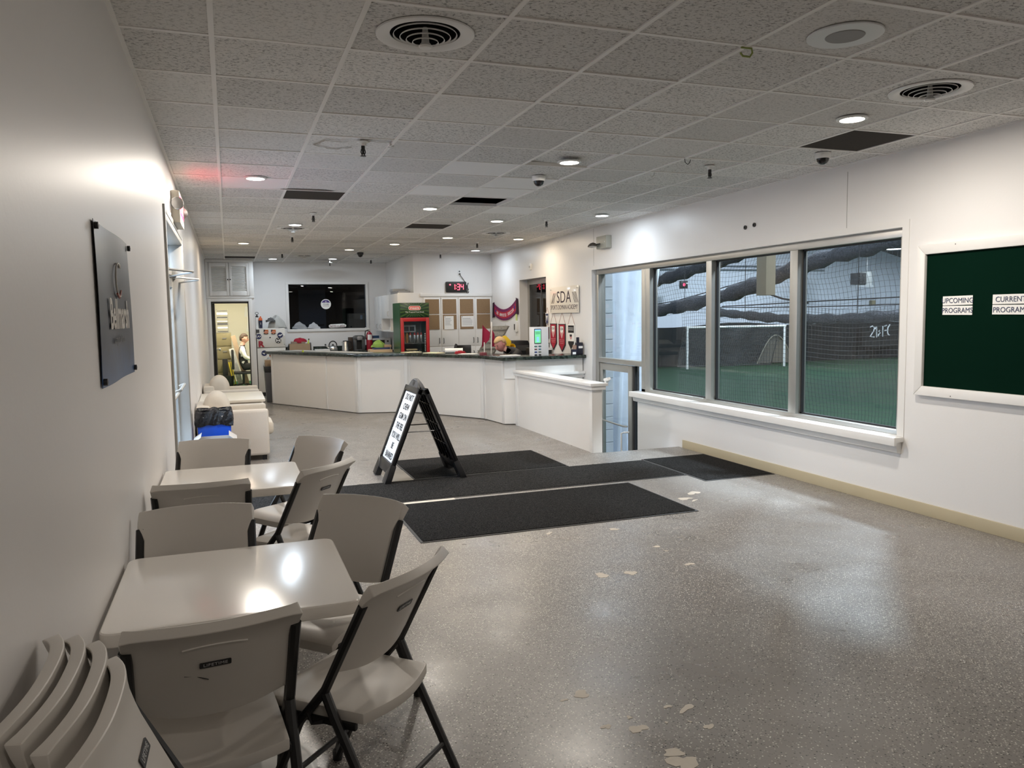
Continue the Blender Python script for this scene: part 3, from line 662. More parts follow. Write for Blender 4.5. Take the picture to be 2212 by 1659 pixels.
# lettered black banner on the curtain
t = thing('club_banner', 'small black banner lettered in white hung on the hall curtain', 'banner', PY(1900, 722, 34.9))
MB().sheet(lambda u, v: ((-1.25+2.5*u, 0.05*math.sin(u*9), -0.65+1.15*v-0.12*math.sin(u*3.1)*(1-v)), (0, 1, 0)), 10, 4, 0.02).obj('cloth', mat('banner_black', (0.016, 0.016, 0.015), 0.8), t)
CH = mat('chalk_white', (0.75, 0.77, 0.78), 0.7)
k = MB()
for st_ in ([(-.75, .42), (-.6, .48), (-.45, .38), (-.5, .2), (-.75, -.12), (-.45, -.15)], [(-.42, .3), (-.3, .45), (-.28, -.17)], [(-.05, .22), (-.14, .18), (-.02, .08), (-.14, -.02), (-.16, -.12)], [(.16, .48), (.18, -.14)], [(.28, .46), (.45, .5)], [(.3, .2), (.48, .22)], [(.68, .54), (.54, .36), (.52, .1), (.6, -.05), (.68, -.06)]):
    k.tube([(a, -0.06, b) for a, b in st_], 0.035, 6)
k.obj('hand_lettering', CH, t)
# goal: posts, bar, back stays and net
gA, gB = Vector((21.53, 33.6, GZ)), Vector((26.75, 32.75, GZ))
t = thing('soccer_goal', 'white soccer goal with dark net on the turf beyond the windows', 'goal', gA)
gl = (gB-gA).length; gang = math.atan2(gB.y-gA.y, gB.x-gA.x); t.rotation_euler = (0, 0, gang)
for x in (0, gl): MB().tube([(x, 0, 0), (x, 0, 2.08)], 0.06, 10).obj('post', WPLAST, t, smooth=True)
MB().tube([(-0.06, 0, 2.08), (gl+0.06, 0, 2.08)], 0.06, 10).obj('crossbar', WPLAST, t, smooth=True)
for x in (0, gl): MB().tube([(x, 0, 2.06), (x, 0.5, 2.0), (x, 1.3, 0.05)], 0.025, 6).obj('stay', DGREY, t)
MB().tube([(0, 1.3, 0.04), (gl, 1.3, 0.04)], 0.025, 6).obj('ground_bar', DGREY, t)
NETM = mat('dark_net_twine', (0.035, 0.04, 0.045), 0.8)
NETL = mat('grey_net_twine', (0.20, 0.22, 0.23), 0.8)
def netmesh(fn, nu, nv, su, sv, r, name, material, parent=None):
    """square mesh net: nu lines across, nv lines up; fn(u,v) gives the point"""
    vs = []; fs = []
    def strip(pts):
        b = len(vs)
        for i, p in enumerate(pts):
            q = pts[min(i+1, len(pts)-1)]-pts[max(i-1, 0)]; q.normalize()
            e1 = q.cross(Vector((0.3, 0.9, 0.2)));
            if e1.length < 1e-4: e1 = q.cross(Vector((0, 0, 1)))
            e1.normalize(); e2 = q.cross(e1)
            for a in range(3):
                an = a*2.0944; vs.append(p+e1*(r*math.cos(an))+e2*(r*math.sin(an)))
        for i in range(len(pts)-1):
            for a in range(3):
                fs.append((b+3*i+a, b+3*i+(a+1) % 3, b+3*i+3+(a+1) % 3, b+3*i+3+a))
    for i in range(nu+1): strip([Vector(fn(i/nu, j/sv)) for j in range(sv+1)])
    for j in range(nv+1): strip([Vector(fn(i/su, j/nv)) for i in range(su+1)])
    me = bpy.data.meshes.new(name); me.from_pydata([tuple(v) for v in vs], [], fs); me.update()
    o = put(me, name, material, parent); o['kind'] = 'stuff'
    return o
def _gn(u, v):
    a = 2*v
    if a < 1: p = Vector((u*gl, 1.3-0.5*a, 0.05+2.0*a*0.5))
    else: p = Vector((u*gl, 0.8-0.8*(a-1), 1.05+1.0*(a-1)))
    return p+Vector((0, 0.12*math.sin(u*9), -0.05*math.sin(u*14)))
netmesh(_gn, 46, 26, 12, 8, 0.007, 'goal_net', NETL, t)
# safety net just outside the panes
def _sn(u, v):
    y = 3.6+6.4*u; z = GZ+0.02+2.80*v
    return Vector((6.25+0.05*math.sin(y*2.1)+0.03*math.sin(z*3+y), y+0.012*math.sin(z*7+y*2), z+0.018*math.sin(y*3.3+z)*(0.3+v)))
sn = netmesh(_sn, 128, 56, 48, 20, 0.0019, 'safety_net', NETM)
tag(sn, 'black square mesh safety net hanging just outside the viewing windows', 'net')
def _sn2(u, v):
    y = 2.0+12*u; z = 1.62+3.0*v
    return Vector((8.2+0.10*math.sin(y*1.3)+0.05*math.sin(z*5), y+0.03*math.sin(z*9), z+0.04*math.sin(y*2.6)))
sn = netmesh(_sn2, 150, 40, 40, 16, 0.0022, 'upper_net', NETM)
tag(sn, 'dark upper netting stretched above the gathered net bundles', 'net')
# gathered net bundles and ropes, in planes just behind the panes
ROPE = mat('black_rope', (0.02, 0.02, 0.022), 0.8)
BUND = mat('bundled_net', (0.075, 0.08, 0.095), 0.85, var=(40, 0.95), bump=(45, 1.0, 0.05))
def bundle(pix, X, r, lab, m=BUND):
    pts = [PX(u, v, X) for u, v in pix]
    fine = []
    for i in range(len(pts)-1):
        for k in range(6):
            a = k/6; fine.append(pts[i].lerp(pts[i+1], a))
    fine.append(pts[-1])
    rad = [r*(1+0.16*math.sin(i*1.7)+0.10*math.sin(i*0.63+1)) for i in range(len(fine))]
    o = MB().tube(fine, rad, 10).obj('net_bundle', m, None, smooth=True)
    for q in (0.22, 0.78):
        p = fine[int(q*(len(fine)-1))]; MB().tube([p, (p.x, p.y, roofz(p.x))], 0.005, 6).obj('hanger_cord', ROPE, o)
    return tag(o, lab, 'net', 'gathered net bundles outside the windows')
bundle([(1398, 676), (1440, 668), (1500, 655), (1570, 638), (1640, 612), (1720, 578), (1800, 552), (1880, 530), (1985, 502)], 7.0, 0.105, 'thick gathered net bundle rising across all three panes')
bundle([(1400, 612), (1425, 606), (1480, 588), (1540, 568), (1600, 548), (1680, 520)], 7.6, 0.105, 'upper gathered net bundle crossing the first two panes')
bundle([(1540, 674), (1600, 680), (1660, 686), (1720, 690), (1800, 689), (1880, 685), (1975, 680)], 6.8, 0.060, 'lower gathered net bundle running level across the right panes')
ROPE = mat('black_rope', (0.02, 0.02, 0.022), 0.8); WROPE = mat('white_rope', (0.55, 0.57, 0.6), 0.7)
def rope(pix, X, r, lab, m):
    o = MB().tube([PX(u, v, X) for u, v in pix], r, 6).obj('net_rope', m, None, smooth=True)
    return tag(o, lab, 'rope', 'ropes holding up the nets')
rope([(1385, 663), (1460, 650), (1560, 622), (1640, 598), (1740, 570)], 7.0, 0.008, 'black rope above the rising net bundle', ROPE)
rope([(1560, 662), (1640, 658), (1740, 652), (1860, 646), (1975, 640)], 6.9, 0.008, 'upper level black rope over the lower bundle', ROPE)
rope([(1550, 664), (1640, 664), (1740, 663), (1860, 660), (1975, 656)], 6.8, 0.007, 'lower level black rope just above the lower bundle', ROPE)
rope([(1735, 572), (1780, 558), (1846, 536), (1915, 511), (1985, 485)], 7.1, 0.006, 'white rope slanting above the bundle in the right pane', WROPE)
rope([(1735, 580), (1780, 566), (1800, 566), (1846, 543), (1880, 540), (1912, 517), (1950, 514), (1985, 495)], 7.05, 0.005, 'looped white rope hanging under the slanting rope', WROPE)
rope([(1655, 633), (1690, 645), (1720, 650), (1745, 655)], 7.2, 0.014, 'short knotted rope end beside the hanging tan duct', ROPE)
# tan hanging duct
pL, pR, pB = PX(1634, 590, 6.55), PX(1655, 590, 6.55), PX(1645, 638, 6.55)
o = MB().box(6.55, 6.70, pR.y, pL.y, pB.z, roofz(6.6)).obj('hanging_duct', mat('tan_duct_paint', (0.20, 0.165, 0.115), 0.6), None, bevel=0.008)
tag(o, 'tan square duct hanging down outside the middle pane', 'duct')
# horizontal girts on the end wall
for z in (3.95, 4.15):
    o = MB().box(6, 32, 35.85, 35.97, z, z+0.06).obj('wall_pipe', mat('grey_pipe', (0.25, 0.27, 0.3), 0.5), None)
    tag(o, ('lower' if z < 4 else 'upper')+' grey pipe running along the white hall end wall', 'pipe')
# heater, exit sign, conduit, high-bay lamp
c = PY(1857, 602, 33.5)
t = thing('unit_heater', 'dark unit heater with white side hung in the sports hall', 'heater', c)
h = MB(); h.box(-0.36, 0.16, -0.3, 0.3, -0.32, 0.30); h.obj('casing', DGREY, t, bevel=0.02)
for kx in range(2):
    for kz in range(5): MB().box(-0.33+kx*0.24, -0.12+kx*0.24, -0.34, -0.29, -0.26+kz*0.11, -0.19+kz*0.11).obj('louvre', BLACK, t)
MB().box(0.16, 0.62, -0.25, 0.3, -0.36, 0.38).obj('side_panel', WPLAST, t, bevel=0.02)
MB().box(-0.36, 0.66, -0.3, 0.3, -0.47, -0.36).obj('base_tray', mat('light_grey_metal', (0.5, 0.52, 0.54), 0.4, 0.3), t)
for x in (-0.1, 0.5): MB().tube([(x, 0, 0.3), (x, 0, 1.75)], 0.012, 6).obj('hanger_rod', STEEL, t)
c = PY(1478, 615, 34.6)
t = thing('exit_sign_hall', 'black box sign with a red glowing light on the hall end wall', 'exit sign', c)
MB().box(-0.22, 0.22, 0, 0.12, -0.2, 0.2).obj('housing', BLACK, t, bevel=0.01)
MB().lathe([(0, -0.02), (0.06, -0.015), (0.075, 0.0), (0, 0.0)], 14, (0, 0, 0), 'y').obj('red_light', mat('red_glow', (0.6, 0.02, 0.05), 0.4, emit=((1, 0.05, 0.12), 5)), t)
MB().box(0.10, 0.20, -0.02, 0.0, 0.04, 0.10).obj('label_plate', PAPER, t)
c = PY(1896, 652, 35.6)
o = MB().tube([(0.42, 0, 2.05), (0.0, 0, 2.05), (0, 0, 0.1)], 0.02, 6).obj('conduit', WPLAST, None, (c.x, 35.96, c.z), smooth=True); tag(o, 'white conduit bent down the hall end wall', 'pipe')
o = MB().box(-0.14, 0.14, -0.1, 0.1, -0.14, 0.12).obj('junction_box', mat('ochre_box', (0.35, 0.30, 0.18), 0.6), None, (c.x-0.1, 35.88, c.z-0.02), bevel=0.01); tag(o, 'small ochre box at the foot of the white conduit', 'box')
c = PY(1932, 538, 26)
t = thing('high_bay_lamp', 'glowing high-bay lamp under the sloping hall roof', 'ceiling light', c)
MB().lathe([(0.05, 0.25), (0.12, 0.2), (0.32, 0.0), (0.31, 0.0), (0.1, 0.18), (0, 0.2)], 20, cap=False).obj('reflector', STEEL, t, smooth=True)
MB().lathe([(0, -0.01), (0.3, -0.01), (0.3, 0.01), (0, 0.01)], 20, cap=False).obj('lens', emis('highbay_lens', (0.9, 0.96, 1.0), 9), t)
MB().tube([(0, 0, 0.2), (0, 0, 1.2)], 0.01, 6).obj('hanger_rod', STEEL, t)
# small pop-up goal and ball-like tent near the curtain
t = thing('pop_up_goal', 'tan rounded pop-up goal leaning by the black curtain', 'goal', Vector((27.7, 34.6, GZ)))
MB().grid(lambda u, v: (-1.2+2.4*u, 0.3*v*math.sin(u*math.pi), 0.05+1.5*math.sin(u*math.pi)*(1-v*v)), 16, 6).obj('net_cloth', mat('tan_mesh_cloth', (0.16, 0.14, 0.11), 0.8), t, smooth=True)
MB().tube([(-1.2+2.4*k/20, 0, 0.05+1.5*math.sin(k/20*math.pi)) for k in range(21)], 0.03, 6).obj('hoop', mat('tan_hoop', (0.3, 0.27, 0.2), 0.6), t)
# training goal frame half hidden by the right mullion
p0 = PZ(1748, 776, GZ)
t = thing('training_frame', 'thin white triangular training frame behind the right mullion', 'goal frame', p0)
MB().tube([(0, 0, 0.02), (0.65, 0.2, 2.0), (0.75, 0.4, 0.02), (0, 0, 0.02)], 0.035, 6).obj('frame', WPLAST, t)
netmesh(lambda u, v: Vector((0.65-0.65*v+0.75*v*u, 0.2+0.2*u*v, 2.0-1.98*v)), 8, 12, 4, 4, 0.008, 'frame_net', NETL, t)

# ------------------------------------------------------------------ white block pier and tarp behind the exit door
pier = sroot('block_pier', 'white painted block pier behind the exit door glass')
BLK = mat('white_painted_block', (0.70, 0.74, 0.80), 0.6, bump=(60, 0.4, 0.006), rnd=0.04)
MB().box(5.42, 5.57, 10.78, 11.0, GZ, 3.4).obj('mortar_core', mat('white_mortar', (0.52, 0.56, 0.62), 0.8), pier)
bm_ = MB().box(-0.073, 0.073, -0.01, 0.02, -0.096, 0.096).mesh('block', bevel=0.006, seg=1); bm_.materials.append(BLK)
for k in range(22): put(bm_, 'block', None, pier, (5.495, 10.77, GZ+0.1+0.2*k))
TARP = mat('white_tarp', (0.74, 0.80, 0.90), 0.45, var=(2, 0.05), bump=(7, 0.35, 0.03))
pa, pb = PY(1424, 572, 10.9), PY(1388, 860, 10.9)
tp = MB().sheet(lambda u, v: ((5.57+((pb.x+(pa.x-pb.x)*((v*4.6-1.1-pb.z+GZ+1.1)/(pa.z-pb.z)))-5.57)*u, 10.86+0.03*math.sin(u*22)+0.02*math.sin(u*9+v*8), GZ+v*4.6), (0, 1, 0)), 24, 12, 0.012).obj('white_tarp', TARP, None, smooth=True)
tag(tp, 'white tarp sheet hanging behind the exit door', 'tarp')
t = thing('waste_barrel', 'grey waste barrel standing outside the exit door glass', 'barrel', (6.15, 10.35, GZ))
MB().lathe([(0.0, 0.0), (0.20, 0.0), (0.22, 0.3), (0.225, 0.62), (0.21, 0.62), (0, 0.6)], 24, cap=False).obj('body', mat('barrel_grey', (0.10, 0.11, 0.13), 0.5), t, smooth=True)
MB().lathe([(0.222, 0.60), (0.24, 0.61), (0.24, 0.70), (0.2, 0.72), (0.0, 0.72)], 24, cap=False).obj('liner', BLACK, t, smooth=True)
# ================================================================== floor mats
def mat_tex():
    m = bpy.data.materials.new('charcoal_mat_pile'); m.use_nodes = True; nt = m.node_tree; N = nt.nodes; L = nt.links
    b = N['Principled BSDF']; b.inputs['Roughness'].default_value = 1.0; b.inputs['Specular IOR Level'].default_value = 0.1
    tc = N.new('ShaderNodeTexCoord'); n = N.new('ShaderNodeTexNoise'); n.inputs['Scale'].default_value = 130; n.inputs['Detail'].default_value = 3
    L.new(tc.outputs['Object'], n.inputs['Vector'])
    oi = N.new('ShaderNodeObjectInfo')
    r_ = N.new('ShaderNodeValToRGB'); r_.color_ramp.elements[0].position = 0.42; r_.color_ramp.elements[1].position = 0.72
    r_.color_ramp.elements[0].color = (0.006, 0.006, 0.006, 1); r_.color_ramp.elements[1].color = (0.055, 0.053, 0.051, 1)
    L.new(n.outputs['Fac'], r_.inputs[0])
    hv = N.new('ShaderNodeHueSaturation'); L.new(r_.outputs[0], hv.inputs['Color'])
    at = N.new('ShaderNodeAttribute'); at.attribute_type = 'OBJECT'; at.attribute_name = 'fade'; L.new(at.outputs['Fac'], hv.inputs['Value'])
    L.new(hv.outputs[0], b.inputs['Base Color'])
    bp = N.new('ShaderNodeBump'); bp.inputs['Strength'].default_value = 0.8; bp.inputs['Distance'].default_value = 0.006; L.new(n.outputs['Fac'], bp.inputs['Height']); L.new(bp.outputs[0], b.inputs['Normal'])
    return m
MATP = mat_tex(); RUB = mat('black_rubber_edge', (0.03, 0.029, 0.028), 0.6)
def floor_mat_thing(x0, x1, y0, y1, lab, fade, z=0.0):
    t = thing('floor_mat', lab, 'floor mat', ((x0+x1)/2, (y0+y1)/2, z), 0, 'charcoal entrance mats')
    w_, d = (x1-x0)/2, (y1-y0)/2
    MB().box(-w_, w_, -d, d, 0.0, 0.005).obj('rubber_backing', RUB, t, bevel=0.002)
    o = MB().box(-w_+0.02, w_-0.02, -d+0.02, d-0.02, 0.004, 0.010).obj('pile', MATP, t, bevel=0.003); o['fade'] = fade
floor_mat_thing(1.25, 3.61, 5.45, 6.66, 'darkest wide charcoal mat nearest the viewer with one full corner', 0.75)
floor_mat_thing(0.02, 4.32, 6.74, 7.64, 'long greyer charcoal runner between the other mats', 1.05)
floor_mat_thing(1.70, 3.42, 7.66, 8.78, 'charcoal mat lying behind the runner, under the folding sign', 0.95)
floor_mat_thing(4.325, 5.15, 6.42, 7.68, 'short charcoal mat against the beige baseboard', 0.7)
t = tag(MB().box(1.44, 1.70, 7.66, 8.2, 0.0005, 0.003).obj('floor_plate', mat('bare_grey_plate', (0.33, 0.30, 0.26), 0.4), None), 'flat grey strip on the floor beside the folding sign', 'floor plate')
t = tag(MB().box(1.27, 1.86, 6.668, 6.732, 0.0005, 0.002).obj('tape_strip', mat('pale_tape', (0.62, 0.58, 0.50), 0.5), None), 'pale tape strip in the gap between two mats', 'tape')

# ================================================================== folding chairs
SEATM = mat('almond_chair_plastic', (0.62, 0.585, 0.54), 0.42, bump=(400, 0.12, 0.001), var=(5, 0.03))
LABEL = mat('chair_label_black', (0.02, 0.02, 0.022), 0.45); LTXT = mat('chair_label_silver', (0.55, 0.55, 0.55), 0.4)
CW = 0.2125   # half distance between side tubes
def back_fn(u, v, top=0.86, bot=0.555, lean=None):
    """backrest surface: u across, v up. Returns point (front facing +y)"""
    s = 2*u-1
    x = s*(0.198+0.024*min(1, max(0, (v-0.70)/0.12)))
    arch = 0.035*(1-s*s)           # lower edge arches up in the middle
    z0 = bot+0.028*(s*s)*0-0.0+0.0
    z = (bot+0.02-0.03*(1-abs(s)**2.2))*(1-v)+(top-0.006*abs(s)**4)*v
    yb = -0.075-(z-0.50)*0.52      # leaning plane
    y = yb-0.010+0.046*abs(s)**2.1  # ends wrap forward
    y -= 0.018*max(0, (v-0.8)/0.2)**2   # rolled top lip
    return Vector((x, y, z))
def make_backrest():
    m = MB()
    def fn(u, v):
        p = back_fn(u, v); e = 1e-3
        a = back_fn(min(1, u+e), v)-back_fn(max(0, u-e), v); b = back_fn(u, min(1, v+e))-back_fn(u, max(0, v-e))
        n = b.cross(a); n.normalize(); return p, n
    m.sheet(fn, 18, 12, lambda u, v: 0.012+0.020*max(0, (v-0.80)/0.20)+0.008*max(0, (abs(2*u-1)-0.86)/0.14))
    return m.mesh('backrest', bevel=0.005, seg=3)
def seat_pt(u, v):
    s = 2*u-1; x = s*(0.195-0.006*(1-v)**2); y = -0.175+0.40*v
    z = 0.455-0.024*math.exp(-((s/0.62)**2))*math.exp(-(((v-0.42)/0.34)**2))-0.030*max(0, (v-0.78)/0.22)**2
    y += 0.02*(1-s*s)*(1 if v > 0.9 else 0)*0 - 0.035*(1-s*s)*((1-v)**3)
    return Vector((x, y, z))
def make_seat():
    m = MB()
    m.sheet(lambda u, v: (seat_pt(u, v)-Vector((0, 0, 0.018)), (0, 0, 1)), 16, 16, 0.036)
    # skirt around the rim
    return m.mesh('seat', bevel=0.006, seg=2)
def tube_flat(m, pts, r=0.0135): return m.tube(pts, r, 8)
BACK_ME, SEAT_ME = make_backrest(), make_seat()
BACK_ME.materials.append(SEATM); SEAT_ME.materials.append(SEATM)
def lean_y(z): return -0.075-(z-0.50)*0.52
LEGM = {}
def leg_mesh(kind):
    if kind in LEGM: return LEGM[kind]
    m = MB()
    if kind == 'front': m.tube([(0, lean_y(0.80)+0.028, 0.80), (0, lean_y(0.52)+0.028, 0.52), (0, 0.045, 0.40), (0, 0.235, 0.012)], 0.0175, 8, sy=0.85)
    else: m.tube([(0, -0.050, 0.52), (0, -0.085, 0.44), (0, -0.30, 0.012)], 0.0165, 8, sy=0.85)
    me = m.mesh('leg', smooth=True); me.materials.append(BLACKM); LEGM[kind] = me
    return me
FOOT_ME = MB().lathe([(0, 0), (0.018, 0), (0.019, 0.03), (0.016, 0.035), (0, 0.035)], 10, cap=False).mesh('foot_cap', smooth=True); FOOT_ME.materials.append(BLACK)
def make_chair():
    t = thing('folding_chair', 'x', 'chair', (0, 0, 0), 0, 'almond plastic folding chairs at the tables')
    put(SEAT_ME, 'seat', None, t); bk = put(BACK_ME, 'backrest', None, t)
    for s in (-1, 1):
        l = put(leg_mesh('front'), 'leg', None, t, (s*CW, 0, 0)); put(FOOT_ME, 'foot_cap', None, l, (0, 0.235, 0))
        l = put(leg_mesh('rear'), 'leg', None, t, (s*CW, 0, 0)); put(FOOT_ME, 'foot_cap', None, l, (0, -0.30, 0))
        b = MB(); b.box(s*0.190-0.008, s*0.190+0.008, -0.15, 0.19, 0.398, 0.420); b.obj('seat_rail', BLACKM, t, bevel=0.003)
        b = MB(); b.tube([(s*CW, -0.045, 0.415), (s*(CW+0.005), -0.005, 0.405), (s*(CW+0.012), 0.005, 0.44), (s*CW, -0.03, 0.49)], 0.006, 6); b.obj('hinge_bracket', BLACKM, t)
    MB().tube([(-CW, -0.222, 0.165), (CW, -0.222, 0.165)], 0.0095, 8).obj('crossbar', BLACKM, t, smooth=True)
    MB().tube([(-CW, 0.175, 0.135), (CW, 0.175, 0.135)], 0.0095, 8).obj('crossbar', BLACKM, t, smooth=True)
    # name plate on the rear of the backrest
    p = back_fn(0.5, 0.60); q = back_fn(0.5, 0.70); d = (q-p).normalized(); n = Vector((0, -d.z, d.y)); n.normalize()
    ang = math.atan2(d.z, d.y)        # tilt of the plate
    rotx = math.pi/2-(math.pi/2-ang)
    pl = MB(); pl.prism(rrect(0.080, 0.020, 0.003, 2), 'z', 0.0, 0.0022)
    P = p+Vector((0, -math.sin(ang), math.cos(ang)))*0.0
    nn = Vector((0, -d.z, d.y)) if d.y > 0 else Vector((0, -d.z, d.y))
    nn = Vector((0, -abs(d.z), -abs(d.y)*1.0)); nn.normalize()
    eu = Matrix((Vector((1, 0, 0)), d, Vector((1, 0, 0)).cross(d))).transposed().to_euler()
    o = pl.obj('name_plate', LABEL, t, p+nn*0.0068, eu)
    txt('LIFETIME', 0.0155, LTXT, o, (0, 0, 0.0024), (0, 0, 0), ext=0.0002, name='plate_lettering', space=1.05)
    MB().tube([back_fn(0.5+0.19*k/6, 0.80-0.03*abs(k/6)**2)+Vector((0, -0.008, 0)) for k in range(-6, 7)], 0.0035, 6).obj('grip_ridge', SEATM, t, smooth=True)
    return t
chair0 = make_chair(); _first = [True]
def chair(cx, cy, face, lab):
    """cx,cy: middle of the backrest top edge; face: heading of the sitter in degrees (0 = +y, 90 = -x)"""
    t = chair0 if _first[0] else copy_tree(chair0); _first[0] = False
    a = R(face); f_ = Vector((-math.sin(a), math.cos(a)))
    t.location = (cx+0.27*f_.x, cy+0.27*f_.y, 0); t.rotation_euler = (0, 0, a); t['label'] = lab
    return t
chair(-0.065, 2.10, 6, 'folding chair nearest the viewer with a black scuff, pushed under the near table')
chair(0.53, 2.34, 46, 'folding chair at the near table corner, rear turned to the open floor')
chair(0.54, 3.35, 133, 'folding chair at the near table facing the viewer, beside the dark mat')
chair(-0.155, 3.48, 178, 'folding chair between wall and near table, its plain front to the viewer')
chair(-0.155, 3.96, 0, 'folding chair at the far table with its rear nameplate against the wall side')
chair(0.50, 4.21, 46, 'folding chair at the far table corner, rear turned to the open floor')
chair(0.57, 5.18, 126, 'folding chair beyond the far table, facing it from the mats side')
chair(-0.11, 5.41, 170, 'folding chair beyond the far table against the wall, before the blue bin')
# scuff mark on the nearest chair
sk = MB().tube([(-0.03, 0, 0.012), (0.0, 0.0, 0.006), (0.03, 0, -0.008)], 0.0012, 5).obj('scuff_mark', INK, chair0, back_fn(0.38, 0.45)+Vector((0, -0.0085, 0)))

# ------------------------------------------------------------------ folded chairs leaning on the left wall
def make_folded():
    t = thing('folded_chair', 'x', 'chair', (0, 0, 0), 0, 'folded chairs leaning on the left wall')
    # folded: everything lies near one plane; local x across, z along the tubes, +y is the front
    def bf(u, v):
        s = 2*u-1; z = 0.76+0.01*abs(s)**2+(0.30-0.006*abs(s)**4)*v
        y = -0.010+0.042*abs(s)**3.0-0.008*max(0, (v-0.8)/0.2)**2
        return Vector((s*(0.198+0.024*min(1, max(0, (v-0.70)/0.12))), y, z))
    def fn(u, v):
        e = 1e-3; a = bf(min(1, u+e), v)-bf(max(0, u-e), v); b = bf(u, min(1, v+e))-bf(u, max(0, v-e)); n = b.cross(a); n.normalize(); return bf(u, v), n
    m = MB().sheet(fn, 18, 12, lambda u, v: 0.012+0.016*max(0, (v-0.82)/0.18)+0.008*max(0, (abs(2*u-1)-0.86)/0.14))
    m.obj('backrest', SEATM, t, bevel=0.005, seg=3)
    m = MB().sheet(lambda u, v: ((( 2*u-1)*0.205, 0.02, 0.30+0.42*v), (0, 1, 0)), 8, 8, 0.028); m.obj('seat', SEATM, t, bevel=0.006)
    for s in (-1, 1):
        MB().tube([(s*CW, 0.035, 0.99), (s*CW, 0.012, 0.62), (s*CW, 0.005, 0.012)], 0.0145, 8).obj('leg', BLACKM, t, smooth=True)
        MB().tube([(s*(CW-0.028), -0.010, 0.60), (s*(CW-0.028), -0.014, 0.06)], 0.0125, 8).obj('leg', BLACKM, t, smooth=True)
    MB().tube([(-CW, 0.005, 0.14), (CW, 0.005, 0.14)], 0.0095, 8).obj('crossbar', BLACKM, t, smooth=True)
    pl = MB(); pl.prism(rrect(0.080, 0.020, 0.003, 2), 'z', 0, 0.0022); o = pl.obj('name_plate', LABEL, t, bf(0.5, 0.62)+Vector((0, -0.0068, 0)), (R(90), 0, 0))
    txt('LIFETIME', 0.0155, LTXT, o, (0, 0, 0.0024), (0, 0, 0), ext=0.0002, name='plate_lettering', space=1.05)
    return t
fc = make_folded()
for i, (yy, xt, lab) in enumerate(((1.62, -0.366, 'folded chair touching the left wall, innermost of the leaning stack'), (1.60, -0.325, 'second folded chair from the wall in the leaning stack'),
        (1.55, -0.279, 'third folded chair from the wall in the leaning stack'), (1.45, -0.234, 'outermost folded chair of the leaning stack, nameplate showing'))):
    t = fc if i == 0 else copy_tree(fc)
    # front (+y local) faces the wall (-x); the top leans 27 degrees towards the wall
    t.rotation_euler = Euler((R(-24), 0, R(89)), 'XYZ'); t.location = (xt+1.06*math.sin(R(24)), yy, 0.012); t['label'] = lab

# ------------------------------------------------------------------ plastic topped tables
TOPM = mat('almond_table_plastic', (0.82, 0.785, 0.735), 0.17, bump=(300, 0.05, 0.001), var=(3, 0.02))
def table(x0, x1, y0, y1, lab, h=0.74):
    t = thing('cafe_table', lab, 'table', ((x0+x1)/2, (y0+y1)/2, 0), 0, 'square plastic topped pedestal tables along the left wall')
    w_, d = (x1-x0)/2, (y1-y0)/2
    m = MB().prism(rrect(2*w_, 2*d, 0.045, 5), 'z', h-0.045, h); m.obj('table_top', TOPM, t, bevel=0.010, seg=3)
    MB().lathe([(0.05, h-0.046), (0.05, h-0.075), (0.036, h-0.09), (0.036, 0.10), (0.05, 0.085)], 24, cap=True).obj('column', BLACKM, t, smooth=True)
    MB().lathe([(0.0, 0.0), (0.25, 0.0), (0.255, 0.018), (0.22, 0.040), (0.12, 0.072), (0.05, 0.088), (0, 0.088)], 36, cap=False).obj('pedestal_base', WPLAST, t, smooth=True)
    for s_ in (-1, 1): MB().prism([(s_*0.04, h-0.12), (s_*0.04, h-0.046), (s_*0.26, h-0.046), (s_*0.26, h-0.06)], 'y', -0.015, 0.015).obj('bracket', BLACKM, t)
table(-0.395, 0.365, 2.45, 3.225, 'near square almond table against the left wall')
table(-0.395, 0.365, 4.32, 5.09, 'far square almond table against the left wall')

